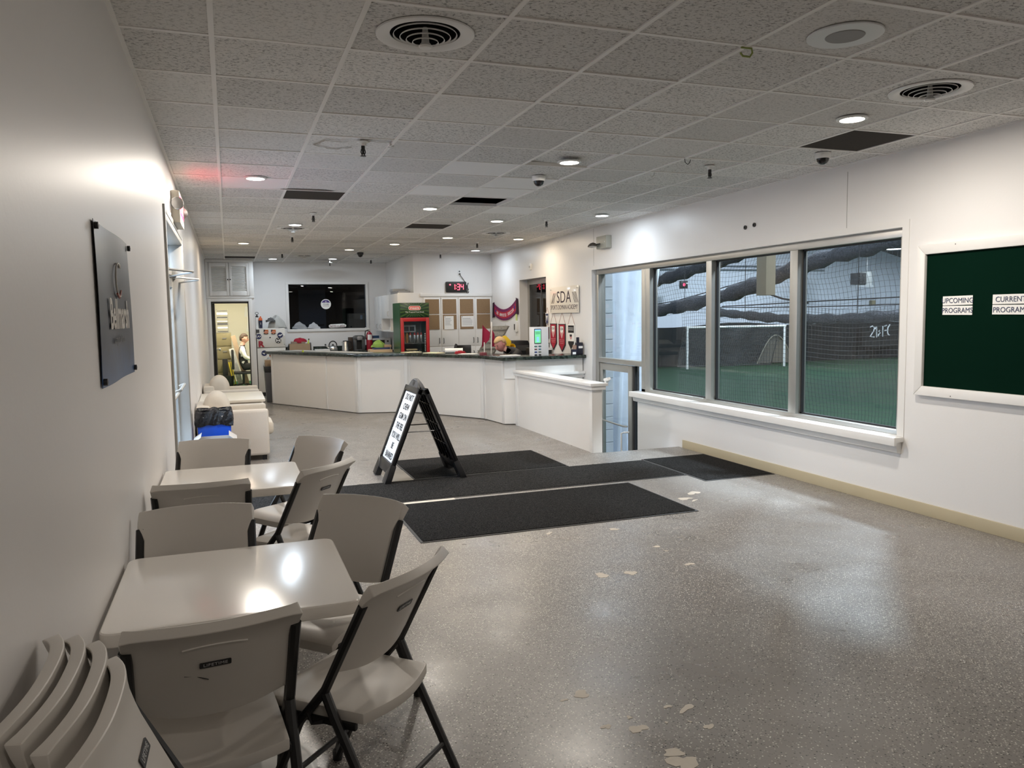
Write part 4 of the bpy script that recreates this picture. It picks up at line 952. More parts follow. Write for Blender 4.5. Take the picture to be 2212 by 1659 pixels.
# ------------------------------------------------------------------ folding A-frame sign
AX, AY, AH = 1.80, 7.86, 1.00
t = thing('sidewalk_sign', 'black folding floor sign with a white lettered face', 'sign', (AX, AY, 0))
BLKG = mat('black_sign_plastic', (0.012, 0.012, 0.013), 0.32)
W2 = 0.315
def apanel(side):
    """frame panel leaning: side -1 faces -x (lettered), +1 faces +x. Built upright in local (x across = y world, y out, z along)"""
    ang = math.atan2(0.385, 0.965)
    p = bpy.data.objects.new('panel', None)
    m = MB(); zt = 1.0
    m.box(-W2, -W2+0.05, -0.022, 0.022, 0.09, zt); m.box(W2-0.05, W2, -0.022, 0.022, 0.09, zt); m.box(-W2, W2, -0.022, 0.022, zt-0.06, zt); m.box(-W2, W2, -0.022, 0.022, 0.09, 0.20)
    m.box(-W2, W2, 0.0, 0.018, 0.19, zt-0.05)
    # feet
    for s in (-1, 1): m.prism([(s*(W2-0.13), 0.0), (s*(W2+0.025), 0.0), (s*(W2+0.025), 0.06), (s*W2, 0.20), (s*(W2-0.13), 0.10)], 'y', -0.03, 0.03)
    # ribs on the inside
    for k in (-0.18, -0.06, 0.06, 0.18): m.box(k-0.006, k+0.006, 0.018, 0.034, 0.2, zt-0.06)
    for k in (0.4, 0.62, 0.84): m.box(-W2+0.05, W2-0.05, 0.018, 0.03, k-0.006, k+0.006)
    o = m.obj('panel_frame', BLKG, t, bevel=0.006)
    h_ = MB(); ring = [(0.19, 0.99)]+[(0.19*math.cos(a), 0.99+0.10*math.sin(a)) for a in (R(15+15*k) for k in range(11))]+[(-0.19, 0.99)]
    h_.prism(ring, 'y', -0.018, 0.018); hb = h_.obj('carry_handle', DGREY, o, bevel=0.006)
    MB().prism(circ(0.042, 16, 0, 1.035, 0.026), 'y', -0.0195, 0.0195).obj('handle_hole', BLACK, o)
    # orient: local x -> world y (for side -1: viewer looks +x so right is -y)
    if side < 0: base = Matrix.Rotation(R(-90), 4, 'Z')
    else: base = Matrix.Rotation(R(90), 4, 'Z')
    tilt = Matrix.Rotation(-ang, 4, 'X')      # top leans away from its own front
    o.matrix_local = Matrix.Translation((side*0.395, 0, 0)) @ base @ tilt
    return o
pf = apanel(-1); pb_ = apanel(1)
face = MB().box(-W2+0.055, W2-0.055, -0.006, 0.0, 0.205, 0.935).obj('white_face', mat('sign_white', (0.86, 0.87, 0.88), 0.35), pf)
for k in range(1, 7): 
    z = 0.205+0.73*k/7
    MB().box(-W2+0.055, W2-0.055, -0.0095, -0.006, z-0.003, z+0.003).obj('letter_track', WPLAST, pf)
for k, s_ in enumerate(('DO NOT', 'CHEW', 'GUM ON', 'THE FIEL', 'YOU WILL', 'BE', 'BANNED')):
    txt(s_, 0.092, INK, pf, (0.0 if k not in (0, 5) else 0.0, -0.0075, 0.935-0.73*(k+0.5)/7-0.004), sx=0.92, bold=0.0004, ext=0.0008)
MB().tube([(-0.20, -W2+0.06, 0.5), (0.20, -W2+0.06, 0.5)], 0.006, 6).obj('spreader', BLKG, t)
MB().tube([(-0.20, W2-0.06, 0.5), (0.20, W2-0.06, 0.5)], 0.006, 6).obj('spreader', BLKG, t)

# ------------------------------------------------------------------ bulletin board
by0, by1, bz0, bz1 = 2.55, 4.74, 0.965, 2.145
t = thing('bulletin_board', 'large dark green felt board in a wide white frame', 'notice board', (XR, (by0+by1)/2, bz0), -90)
bw = (by1-by0)/2; bh = bz1-bz0
for nm, poly in (('frame_top', [(-bw, bh), (bw, bh), (bw-.075, bh-.075), (-bw+.075, bh-.075)]), ('frame_bottom', [(-bw, 0), (bw, 0), (bw-.075, .075), (-bw+.075, .075)]), ('frame_side', [(-bw, 0), (-bw, bh), (-bw+.075, bh-.075), (-bw+.075, .075)]), ('frame_side', [(bw, 0), (bw, bh), (bw-.075, bh-.075), (bw-.075, .075)])):
    m = MB(); c2 = sum(a for a, b in poly)/4, sum(b for a, b in poly)/4
    m.prism(poly, 'y', -0.045, -0.001); m.obj(nm, TRIMW, t, bevel=0.008, seg=2)
MB().box(-bw+0.06, bw-0.06, -0.02, -0.001, 0.06, bh-0.06).obj('felt', mat('dark_green_felt', (0.0015, 0.014, 0.008), 1.0, bump=(500, 0.3, 0.002), spec=0.05), t)
for zz in (0.018, bh-0.018):
    for xx in (-0.75, 0.25): MB().lathe([(0, -0.047), (0.004, -0.0465), (0.004, -0.045)], 8, (xx, 0, zz), 'y', cap=False).obj('screw', DGREY, t)
def card(yc, zc, w_, words):
    for k, s_ in enumerate(words):
        z = zc+0.037-0.074*k
        c = thing('title_card', f'white printed card reading {s_} {"above" if k == 0 else "under"} {words[1-k]}, {"window" if words[0] == "UPCOMING" else "outer"} pair', 'card', (XR-0.021, yc, z), -90, 'printed title cards on the green board')
        MB().box(-w_/2, w_/2, -0.003, 0.0, -0.034, 0.034).obj('card_stock', PAPER, c, rot=(0, R(random.uniform(-.6, .6)), 0))
        txt(s_, 0.054, mat('navy_print', (0.05, 0.06, 0.12), 0.6), c, (0, -0.0045, -0.002), bold=0.0, sx=0.95)
card(4.38, 1.67, 0.255, ('UPCOMING', 'PROGRAMS')); card(3.955, 1.67, 0.275, ('CURRENT', 'PROGRAMS'))

# ------------------------------------------------------------------ poster banner on the left wall
t = thing('wall_banner', 'dark vinyl banner with a white wordmark pinned to the left wall', 'banner', (XL, 3.355, 1.42), 90)
def bannermat():
    m = bpy.data.materials.new('banner_print'); m.use_nodes = True; nt = m.node_tree; N = nt.nodes; L = nt.links; b = N['Principled BSDF']; b.inputs['Roughness'].default_value = 0.38
    tc = N.new('ShaderNodeTexCoord'); sp = N.new('ShaderNodeSeparateXYZ'); L.new(tc.outputs['Object'], sp.inputs[0])
    n = N.new('ShaderNodeTexNoise'); n.inputs['Scale'].default_value = 5; n.inputs['Detail'].default_value = 4; n.inputs['Distortion'].default_value = 1.5; L.new(tc.outputs['Object'], n.inputs['Vector'])
    ad = N.new('ShaderNodeMath'); ad.operation = 'MULTIPLY_ADD'; L.new(n.outputs['Fac'], ad.inputs[0]); ad.inputs[1].default_value = 0.16; L.new(sp.outputs[2], ad.inputs[2])
    r_ = N.new('ShaderNodeValToRGB'); e = r_.color_ramp.elements
    e[0].position = 0.10; e[0].color = (0.02, 0.075, 0.20, 1); e[1].position = 0.68; e[1].color = (0.035, 0.036, 0.042, 1)
    q = e.new(0.22); q.color = (0.012, 0.02, 0.05, 1); q = e.new(0.40); q.color = (0.012, 0.014, 0.020, 1)
    L.new(ad.outputs[0], r_.inputs[0]); L.new(r_.outputs[0], b.inputs['Base Color'])
    return m
MB().sheet(lambda u, v: ((-0.46+0.92*u, -0.006-0.004*math.sin(u*7+v*3), 0.56*v), (0, 1, 0)), 14, 10, 0.002).obj('vinyl_sheet', bannermat(), t, smooth=True)
SILV = mat('silver_print', (0.62, 0.58, 0.52), 0.4)
txt('Bellmarsh', 0.155, SILV, t, (0.045, -0.0135, 0.245), bold=0.004, ext=0.0005, sx=0.90)
txt('Carpets & Floors', 0.045, mat('grey_print', (0.18, 0.18, 0.19), 0.5), t, (0.0, -0.0135, 0.155), ext=0.0004)
MB().tube([(0.07+0.085*math.cos(q), -0.0125, 0.385+0.065*math.sin(q)) for q in (0.9+0.25*k for k in range(18))], 0.0035, 5).obj('ring_mark', SILV, t)
MB().tube([(0.0, -0.0125, 0.33), (0.06, -0.0125, 0.315), (0.12, -0.0125, 0.345)], 0.0035, 5).obj('swoosh_mark', mat('dull_red_print', (0.35, 0.10, 0.08), 0.5), t)
for px_, pz_ in ((-0.44, 0.54), (0.45, 0.54), (-0.44, 0.02), (0.45, 0.02)): MB().lathe([(0, -0.022), (0.012, -0.02), (0.012, -0.008), (0, -0.008)], 10, (px_, 0, pz_), 'y', cap=False).obj('push_pin', BLACK, t)

# ------------------------------------------------------------------ exit sign with emergency lamps on the left wall
t = thing('exit_sign', 'lit red exit sign with round emergency lamps above the entrance', 'exit sign', (XL, 7.50, 2.47), 90)
MB().box(-0.28, 0.28, -0.07, 0.0, 0.0, 0.27).obj('housing', mat('ivory_plastic', (0.72, 0.67, 0.56), 0.45), t, bevel=0.01)
MB().box(-0.24, 0.24, -0.0725, -0.068, 0.07, 0.24).obj('red_face', mat('exit_red_glow', (0.6, 0.02, 0.04), 0.5, emit=((1.0, 0.03, 0.08), 6)), t)
txt('EXIT', 0.17, PAPER, t, (0, -0.074, 0.15), bold=0.004)
for s in (-1, 1):
    MB().lathe([(0.02, 0.0), (0.05, 0.01), (0.052, 0.05), (0.045, 0.056), (0, 0.058)], 18, (0, 0, 0), 'x', cap=False).obj('lamp_head', STEEL, t, (s*0.285-(0.03 if s > 0 else 0.03), -0.055, 0.15), (0, 0, R(180) if s < 0 else 0), smooth=True)
l = area_light('exit_glow', (XL+0.085, 7.5, 2.63), 0.9, (1, 0.04, 0.1), 0.3, rot=(R(90), 0, R(90)), shape='RECTANGLE', size_y=0.15); l.rotation_euler = (R(90), 0, R(90))

# twin-head emergency light on the right wall
t = thing('emergency_light', 'grey twin-head emergency light above the exit door', 'emergency light', (XR, 10.2, 2.68), -90)
MB().box(-0.16, 0.16, -0.09, 0.0, -0.09, 0.09).obj('battery_box', mat('grey_green_enamel', (0.42, 0.41, 0.35), 0.4), t, bevel=0.012)
for s in (-1, 1):
    MB().lathe([(0.06, 0.0), (0.057, 0.02), (0.04, 0.042), (0.0, 0.055)], 18, cap=False).obj('lamp_head', mat('bronze_lamp', (0.05, 0.04, 0.032), 0.35), t, (-0.12+s*0.06, -0.17-0.02*s, -0.055), smooth=True)
    MB().lathe([(0.06, 0.0), (0.0, -0.014)], 18, cap=False).obj('lamp_lens', mat('frosted_lens', (0.5, 0.48, 0.45), 0.3), t, (-0.12+s*0.06, -0.17-0.02*s, -0.055))
    MB().tube([(-0.12+s*0.06, -0.15, -0.03), (-0.03+s*0.02, -0.10, -0.02)], 0.008, 6).obj('lamp_arm', BLACK, t)
MB().lathe([(0, -0.094), (0.008, -0.092), (0.008, -0.09)], 8, (0.11, 0, 0.0), 'y', cap=False).obj('test_button', WPLAST, t)
# ================================================================== service counter
WPAN = mat('white_counter_paint', (0.80, 0.78, 0.75), 0.4, var=(4, 0.02))
def marble():
    m = bpy.data.materials.new('dark_green_marble_laminate'); m.use_nodes = True; nt = m.node_tree; N = nt.nodes; L = nt.links; b = N['Principled BSDF']; b.inputs['Roughness'].default_value = 0.2
    tc = N.new('ShaderNodeTexCoord'); n = N.new('ShaderNodeTexNoise'); n.inputs['Scale'].default_value = 14; n.inputs['Detail'].default_value = 8; n.inputs['Distortion'].default_value = 1.2; L.new(tc.outputs['Object'], n.inputs['Vector'])
    r_ = N.new('ShaderNodeValToRGB'); r_.color_ramp.elements[0].position = 0.45; r_.color_ramp.elements[0].color = (0.008, 0.014, 0.011, 1); r_.color_ramp.elements[1].position = 0.72; r_.color_ramp.elements[1].color = (0.06, 0.085, 0.07, 1)
    L.new(n.outputs['Fac'], r_.inputs[0]); L.new(r_.outputs[0], b.inputs['Base Color']); return m
MARB = marble()
CP = [Vector(p) for p in ((0.76, 15.89), (2.06, 13.52), (2.90, 13.30), (3.80, 11.80), (3.88, 11.06))]
def offset(poly, d):
    """offset an open polyline away from the camera side"""
    ns = []
    for a, b in zip(poly, poly[1:]):
        t_ = (b-a).normalized(); n = Vector((-t_.y, t_.x))
        if n.dot((a+b)/2) < 0: n = -n
        ns.append(n)
    out = []
    for i, p in enumerate(poly):
        if i == 0: out.append(p+ns[0]*d)
        elif i == len(poly)-1: out.append(p+ns[-1]*d)
        else:
            m_ = (ns[i-1]+ns[i]).normalized(); out.append(p+m_*(d/max(0.3, m_.dot(ns[i]))))
    return out
CT = 1.03
ctr = thing('service_counter', 'white panelled angled service counter in front of the kitchen', 'counter', (0, 0, 0))
inn = offset(CP, 0.10)
for i in range(len(CP)-1):
    a, b, c, d = CP[i], CP[i+1], inn[i+1], inn[i]
    MB().prism([tuple(a), tuple(b), tuple(c), tuple(d)], 'z', 0.012, CT-0.05).obj('front_panel', WPAN, ctr)
def batten(p, tdir, w_=0.05, h0=0.012, h1=CT-0.055, th=0.012):
    n = Vector((-tdir.y, tdir.x))
    if n.dot(p) > 0: n = -n
    q = [p-tdir*w_/2, p+tdir*w_/2, p+tdir*w_/2+n*th, p-tdir*w_/2+n*th]
    MB().prism([tuple(v) for v in q], 'z', h0, h1).obj('batten', TRIMW, ctr, bevel=0.002)
for i in range(len(CP)-1):
    td = (CP[i+1]-CP[i]).normalized(); L_ = (CP[i+1]-CP[i]).length
    batten(CP[i]+td*0.035, td, 0.06); batten(CP[i+1]-td*0.035, td, 0.06)
    if i == 0: batten(CP[0].lerp(CP[1], 0.665), td, 0.05)
col = MB().prism([(3.88, 11.06), (4.05, 11.0), (4.05, 11.12), (3.95, 11.16)], 'z', 0.012, CT-0.05).obj('corner_post', WPAN, ctr)
MB().box(4.05, XR-0.02, 11.0, 11.1, 0.0, CT-0.05).obj('front_panel', WPAN, ctr)
MB().box(4.14, XR-0.003, 10.93, 10.998, 0.735, 0.775).obj('ledge', TRIMW, ctr, bevel=0.004)
MB().box(4.14, XR-0.003, 10.972, 10.998, 0.68, 0.735).obj('ledge_moulding', TRIMW, ctr, bevel=0.004)
MB().lathe([(0, -0.03), (0.014, -0.026), (0.012, -0.012), (0.006, 0.0)], 10, (4.93, 10.998, 0.60), 'y', cap=False).obj('knob', BLACK, ctr, smooth=True)
# worktop follows the polyline
full = CP[:-1]+[Vector((3.90, 11.0)), Vector((5.17, 11.0))]
of_ = offset(full, -0.10); ob_ = offset(full, 0.50)
of_[0] += (of_[0]-of_[1]).normalized()*0.06; ob_[0] += (ob_[0]-ob_[1]).normalized()*0.06
of_[-1].x = ob_[-1].x = 5.175
m = MB()
for i in range(len(full)-1):
    pass
rings = [[(of_[i].x, of_[i].y, CT-0.05), (ob_[i].x, ob_[i].y, CT-0.05), (ob_[i].x, ob_[i].y, CT), (of_[i].x, of_[i].y, CT)] for i in range(len(full))]
m.loft(rings); top = m.obj('counter_top', MARB, None, bevel=0.006)
tag(top, 'dark green marbled worktop of the angled service counter', 'worktop')

hw = sroot('wall_half', 'white low wall with a capped top beside the sunken exit steps')
MB().box(4.02, 4.14, 8.29, 10.92, 0.0, 0.80).obj('core', WPAN, hw)
MB().box(3.965, 4.195, 8.235, 10.92, 0.80, 0.835).obj('cap', TRIMW, hw, bevel=0.005)
MB().box(3.985, 4.175, 8.255, 10.92, 0.755, 0.80).obj('cap_moulding', TRIMW, hw, bevel=0.004)
for y0, y1 in ((8.29, 8.37), (10.82, 10.92)): MB().box(4.008, 4.02, y0, y1, 0.0, 0.755).obj('batten', TRIMW, hw, bevel=0.002)
h = MB(); h.tube([(4.20, 8.35, 0.86), (4.24, 8.30, 0.88), (4.26, 8.45, 0.80), (4.26, 9.9, -0.08)], 0.02, 8); h.obj('handrail', WPLAST, hw, smooth=True)
o = MB().box(-0.085, 0.085, -0.0015, 0.0, -0.13, 0.13).obj('taped_sheet', PAPER, None, (3.965, 11.018, CT-0.20), (0, 0, math.atan2(-0.06, 0.17))); tag(o, 'blank white paper sheet taped to the counter corner', 'paper')

# ================================================================== kitchen at the back
kc = thing('kitchen_counter', 'low kitchen counter with dark green top under the inner window', 'counter', (0, 0, 0))
MB().box(1.20, 3.50, 17.70, 18.29, 0.08, 0.875).obj('carcass', WPAN, kc)
MB().box(1.18, 3.52, 17.64, 18.29, 0.875, 0.915).obj('kitchen_worktop', MARB, kc, bevel=0.005)
MB().box(1.18, 3.52, 18.265, 18.29, 0.916, 1.02).obj('backsplash', MARB, kc)
for k in range(5):
    x = 1.22+k*0.455; d = MB().box(x, x+0.44, 17.682, 17.70, 0.10, 0.86).obj('cabinet_door', TRIMW, kc, bevel=0.003)
    MB().tube([(x+0.40, 17.682, 0.72), (x+0.40, 17.655, 0.73), (x+0.40, 17.655, 0.82), (x+0.40, 17.682, 0.83)], 0.005, 6).obj('handle', STEEL, d)
uc = thing('upper_cabinet', 'white wall-hung cabinets with an open shelf beside the drinks cooler', 'cabinet', (0, 0, 0))
MB().box(3.22, 3.52, 17.25, 18.12, 1.35, 2.13).obj('cabinet_box', WPAN, uc)
MB().box(3.22, 3.52, 15.46, 17.25, 1.62, 2.13).obj('cabinet_box', WPAN, uc)
m = MB(); m.box(3.22, 3.52, 15.46, 17.25, 1.35, 1.375); m.obj('shelf', WPAN, uc)
MB().box(3.505, 3.52, 15.46, 17.25, 1.375, 1.62).obj('shelf_back', WPAN, uc)
for y in (16.35, 15.46): MB().box(3.22, 3.505, y, y+0.02, 1.375, 1.62).obj('shelf_divider', WPAN, uc)
for y0, y1, z0 in ((17.70, 18.11, 1.36), (17.27, 17.68, 1.36), (16.37, 17.25, 1.63), (15.48, 16.35, 1.63)):
    d = MB().box(3.20, 3.22, y0, y1, z0, 2.12).obj('cabinet_door', TRIMW, uc, bevel=0.003)
    MB().tube([(3.20, y0+0.06, z0+0.05), (3.175, y0+0.06, z0+0.055), (3.175, y0+0.06, z0+0.14), (3.20, y0+0.06, z0+0.145)], 0.006, 6).obj('handle', STEEL, d)
MB().box(3.20, 3.70, 15.43, 15.445, 1.35, 2.14).obj('end_panel', WPAN, uc, bevel=0.003)

# corkboard cupboards
cup = thing('corkboard_cupboard', 'tall white built-in cupboards with cork boards on their doors', 'cupboard', (3.68, 15.45, 0))
MB().box(0.0, 1.49, -0.02, -0.001, 0.05, 2.10).obj('face_frame', WPAN, cup)
m = MB(); m.box(-0.03, 1.49, -0.05, -0.02, 2.06, 2.12); m.obj('cornice', TRIMW, cup, bevel=0.006)
CORK = mat('cork', (0.27, 0.175, 0.095), 0.9, var=(60, 0.3), bump=(160, 0.5, 0.002))
for k in range(4):
    x0 = 0.04+k*0.362; x1 = x0+0.345
    d = MB().box(x0, x1, -0.040, -0.0205, 1.055, 2.04).obj('cupboard_door', TRIMW, cup, bevel=0.003)
    hx = x1-0.035 if k % 2 == 0 else x0+0.035
    MB().tube([(hx, -0.04, 1.11), (hx, -0.068, 1.115), (hx, -0.068, 1.21), (hx, -0.04, 1.215)], 0.006, 6).obj('handle', BLACK, d)
    MB().box(x0+0.03, x1-0.03, -0.050, -0.0405, 1.71, 2.005).obj('cork_panel', CORK, d)
    MB().box(x0+0.03, x1-0.03, -0.050, -0.0405, 1.395, 1.69).obj('cork_panel', CORK, d)
    d = MB().box(x0, x1, -0.040, -0.0205, 0.10, 1.040).obj('cupboard_door', TRIMW, cup, bevel=0.003)
    MB().tube([(hx, -0.04, 0.84), (hx, -0.068, 0.845), (hx, -0.068, 0.94), (hx, -0.04, 0.945)], 0.006, 6).obj('handle', BLACK, d)
GREYTX = mat('grey_print_text', (0.35, 0.35, 0.37), 0.8)
def notice(x, z, w_, h, lab):
    t = thing('notice_sheet', lab, 'paper', (x, 15.398, z), 0, 'paper notices pinned on cork')
    MB().box(-w_/2, w_/2, -0.002, 0, -h/2, h/2).obj('sheet', PAPER, t)
    for k in range(7): MB().box(-w_/2+0.02, w_/2-0.02-random.random()*0.06, -0.0028, -0.002, h/2-0.05-k*0.022, h/2-0.043-k*0.022).obj('print_line', GREYTX, t)
    MB().lathe([(0, -0.014), (0.007, -0.012), (0.007, -0.003)], 8, (-w_/2+0.02, 0, h/2-0.015), 'y', cap=False).obj('push_pin', BLACK, t)
notice(PY(970, 697, 15.39).x, PY(970, 697, 15.39).z, 0.20, 0.27, 'tall white notice on the second cork door from the cooler')
notice(PY(1010, 694, 15.39).x, PY(1010, 694, 15.39).z, 0.26, 0.22, 'wide white notice on the third cork door from the cooler')

# digital clock with cord and outlet
p = PY(984.5, 620, 15.44)
t = thing('digital_clock', 'black digital wall clock with red glowing digits', 'clock', (p.x, 15.45, p.z))
MB().prism(rrect(0.43, 0.215, 0.02, 3), 'y', -0.05, -0.002).obj('case', BLACK, t, bevel=0.006)
LED = mat('red_led', (0.5, 0.02, 0.03), 0.4, emit=((1.0, 0.06, 0.10), 7))
SEG = {'1': 'bc', '3': 'abgcd', '4': 'fgbc'}
def digit(ch, x, z, w_, h, name='digit'):
    m = MB(); s = 0.011
    segs = {'a': (-w_/2, w_/2, h/2, 1), 'g': (-w_/2, w_/2, 0, 1), 'd': (-w_/2, w_/2, -h/2, 1)}
    for q in SEG[ch]:
        if q in segs: m.box(x-w_/2, x+w_/2, -0.0535, -0.0505, z+segs[q][2]-s/2, z+segs[q][2]+s/2)
        else:
            xx = x+(w_/2 if q in 'bc' else -w_/2); z0, z1 = (z, z+h/2) if q in 'bf' else (z-h/2, z)
            m.box(xx-s/2, xx+s/2, -0.0535, -0.0505, z0+0.006, z1-0.006)
    m.obj(name, LED, t)
digit('1', -0.055, 0.0, 0.05, 0.115); digit('3', 0.045, 0.0, 0.05, 0.115); digit('4', 0.125, 0.0, 0.05, 0.115)
MB().box(-0.005, 0.006, -0.0535, -0.0505, 0.02, 0.032).obj('colon_dot', LED, t); MB().box(-0.005, 0.006, -0.0535, -0.0505, -0.035, -0.023).obj('colon_dot', LED, t)
MB().lathe([(0, -0.0535), (0.014, -0.053), (0.014, -0.0505)], 12, (-0.13, 0, 0.045), 'y', cap=False).obj('indicator', LED, t)
pc = PY(992.5, 589, 15.44); dx, dz = pc.x-p.x, pc.z-p.z
MB().tube([(dx, -0.03, dz-0.02), (dx+0.02, -0.04, dz-0.07), (dx+0.10, -0.02, dz-0.17), (dx+0.14, -0.02, dz-0.26), (dx+0.17, -0.02, dz-0.30)], 0.006, 6).obj('power_cord', BLACK, t, smooth=True)
MB().tube([(0.235+0.02*math.sin(k*1.9)+0.012*math.cos(k*0.9), -0.03-0.006*(k % 3), 0.06-0.018*k*0.75+0.05*math.sin(k*2.3)) for k in range(16)], 0.008, 6).obj('cord_bundle', BLACK, t, smooth=True)
o = thing('wall_outlet', 'small white power outlet above the digital clock', 'outlet', (pc.x, 15.45, pc.z))
MB().prism(rrect(0.075, 0.12, 0.006, 2), 'y', -0.006, -0.001).obj('cover_plate', WPLAST, o, bevel=0.002)
for zz in (0.025, -0.025): MB().prism(circ(0.016, 12, 0, zz), 'y', -0.010, -0.006).obj('socket', DGREY if zz > 0 else BLACK, o)
MB().lathe([(0, -0.04), (0.014, -0.038), (0.016, -0.011)], 10, (0, 0, -0.025), 'y', cap=False).obj('plug', BLACK, o)

# ------------------------------------------------------------------ drinks cooler
t = thing('drinks_cooler', 'green drinks cooler with a red framed glass door', 'fridge', (3.315, 14.5, 0))
GRNE = mat('green_enamel', (0.02, 0.085, 0.035), 0.3, var=(3, 0.15)); CIN = mat('cooler_liner', (0.42, 0.43, 0.44), 0.5)
m = MB(); m.box(-0.285, -0.262, 0.0, 0.62, 0.08, 1.92); m.obj('side_wall', GRNE, t)
m = MB(); m.box(0.262, 0.285, 0.0, 0.62, 0.08, 1.92); m.obj('side_wall', GRNE, t)
MB().box(-0.262, 0.262, 0.0, 0.62, 1.64, 1.92).obj('header_box', BLACK, t); MB().box(-0.262, 0.262, 0.59, 0.62, 0.08, 1.64).obj('liner_back', CIN, t); MB().box(-0.262, 0.262, 0.0, 0.59, 0.08, 0.30).obj('machine_base', BLACK, t)
def sunburst():
    m = bpy.data.materials.new('sunburst_green_print'); m.use_nodes = True; nt = m.node_tree; N = nt.nodes; L = nt.links; b = N['Principled BSDF']; b.inputs['Roughness'].default_value = 0.25
    tc = N.new('ShaderNodeTexCoord'); g_ = N.new('ShaderNodeTexGradient'); g_.gradient_type = 'RADIAL'
    mp = N.new('ShaderNodeMapping'); mp.inputs['Rotation'].default_value = (R(90), 0, 0); mp.inputs['Location'].default_value = (0, 0, 0); L.new(tc.outputs['Object'], mp.inputs[0]); L.new(mp.outputs[0], g_.inputs[0])
    mu = N.new('ShaderNodeMath'); mu.operation = 'MULTIPLY'; mu.inputs[1].default_value = 150.0; L.new(g_.outputs['Fac'], mu.inputs[0])
    si = N.new('ShaderNodeMath'); si.operation = 'SINE'; L.new(mu.outputs[0], si.inputs[0])
    r_ = N.new('ShaderNodeValToRGB'); r_.color_ramp.elements[0].color = (0.006, 0.03, 0.012, 1); r_.color_ramp.elements[1].color = (0.06, 0.13, 0.03, 1); L.new(si.outputs[0], r_.inputs[0]); L.new(r_.outputs[0], b.inputs['Base Color'])
    return m
MB().box(-0.275, 0.275, -0.03, 0.0, -0.13, 0.13).obj('header_sign', sunburst(), t, (0, 0, 1.785), bevel=0.006)
MB().prism(rrect(0.235, 0.082, 0.040, 6), 'y', -0.034, -0.030).obj('logo_border', PAPER, t, (0, 0, 1.82)); MB().prism(rrect(0.220, 0.068, 0.033, 6), 'y', -0.036, -0.034).obj('logo_field', mat('coral_red', (0.62, 0.06, 0.05), 0.4), t, (0, 0, 1.82))
txt('maaza', 0.075, PAPER, t, (0, -0.0372, 1.822), bold=0.0012)
txt('The Tropical Fruit Drink', 0.036, PAPER, t, (0, -0.0312, 1.745))
m = MB(); m.box(-0.275, -0.215, -0.035, -0.002, 0.30, 1.64); m.box(0.215, 0.275, -0.035, -0.002, 0.30, 1.64); m.box(-0.215, 0.215, -0.035, -0.002, 1.57, 1.64); m.box(-0.215, 0.215, -0.035, -0.002, 0.30, 0.38); dd = m.obj('door_frame', RED, t, bevel=0.004)
MB().box(-0.215, 0.215, -0.02, -0.015, 0.38, 1.57).obj('pane', GLASS, t)
for z in (0.62, 0.92, 1.16): MB().box(-0.255, 0.255, 0.03, 0.56, z-0.012, z).obj('shelf', DGREY, t)
m = MB()
for k in range(18): m.box(0.19, 0.205, 0.002, 0.02, 0.78+k*0.032, 0.796+k*0.032)
m.obj('shelf_ladder', WPLAST, t)
MB().box(-0.15, 0.10, 0.35, 0.58, 1.36, 1.50).obj('fan_unit', WPLAST, t, bevel=0.008)
for x in (-0.13, -0.02): MB().box(x, x+0.09, 0.344, 0.352, 1.385, 1.47).obj('fan_grille', BLACK, t)
txt('maaza', 0.16, PAPER, t, (-0.2862, 0.30, 0.75), (R(90), R(-90), R(-90)), sx=0.9)
def can(name, x, y, z, r, h, m_, lab, grp, capm):
    o = thing(name, lab, 'drink', (x, y, z), 0, grp)
    MB().lathe([(r*0.8, 0), (r, 0.008), (r, h*0.72), (r*0.95, h*0.76)], 12, cap=True).obj('body', m_, o, smooth=True)
    MB().lathe([(r*0.95, h*0.76), (r*0.45, h*0.90), (r*0.4, h), (0, h)], 12, cap=False).obj('neck_cap', capm, o, smooth=True)
COLA = mat('dark_cola', (0.05, 0.02, 0.012), 0.2); AMB = mat('amber_drink', (0.22, 0.11, 0.03), 0.25); SILVC = mat('silver_can', (0.55, 0.55, 0.55), 0.25, 0.9)
for k in range(6):
    can('drink_bottle', 3.315-0.20+k*0.064+(0.02 if k > 2 else 0), 14.58, 1.16, 0.027, 0.20, (AMB, AMB, SILVC, SILVC, SILVC, SILVC)[k], (('amber bottle on the upper cooler shelf, nearest the green side', 'second amber bottle on the upper cooler shelf, beside the silver ones', 'first red-topped silver bottle next to the amber bottles', 'second red-topped silver bottle from the amber ones', 'third red-topped silver bottle from the amber ones', 'last red-topped silver bottle, beside the white shelf ladder')[k]), 'bottles on the upper cooler shelf' if k < 2 else 'silver bottles on the upper cooler shelf', AMB if k < 2 else mat('dark_red_cap', (0.22, 0.01, 0.015), 0.4))
o = MB().box(3.315-0.16, 3.315+0.06, 14.56, 14.80, 1.016, 1.05).obj('drink_tray', mat('tan_tray', (0.42, 0.33, 0.2), 0.6), None, bevel=0.01); tag(o, 'tan drinks tray resting on cans inside the cooler', 'tray')
for k in range(5): can('drink_can', 3.315-0.19+k*0.075, 14.60, 0.92, 0.028, 0.095, AMB if k % 2 else SILVC, ('small silver can on the middle cooler shelf, nearest the green side', 'small amber can second from the green side, middle cooler shelf', 'small silver can in the centre of the middle cooler shelf', 'small amber can fourth from the green side, middle cooler shelf', 'small silver can nearest the shelf ladder, middle cooler shelf')[k], 'cans on the middle cooler shelf', SILVC)

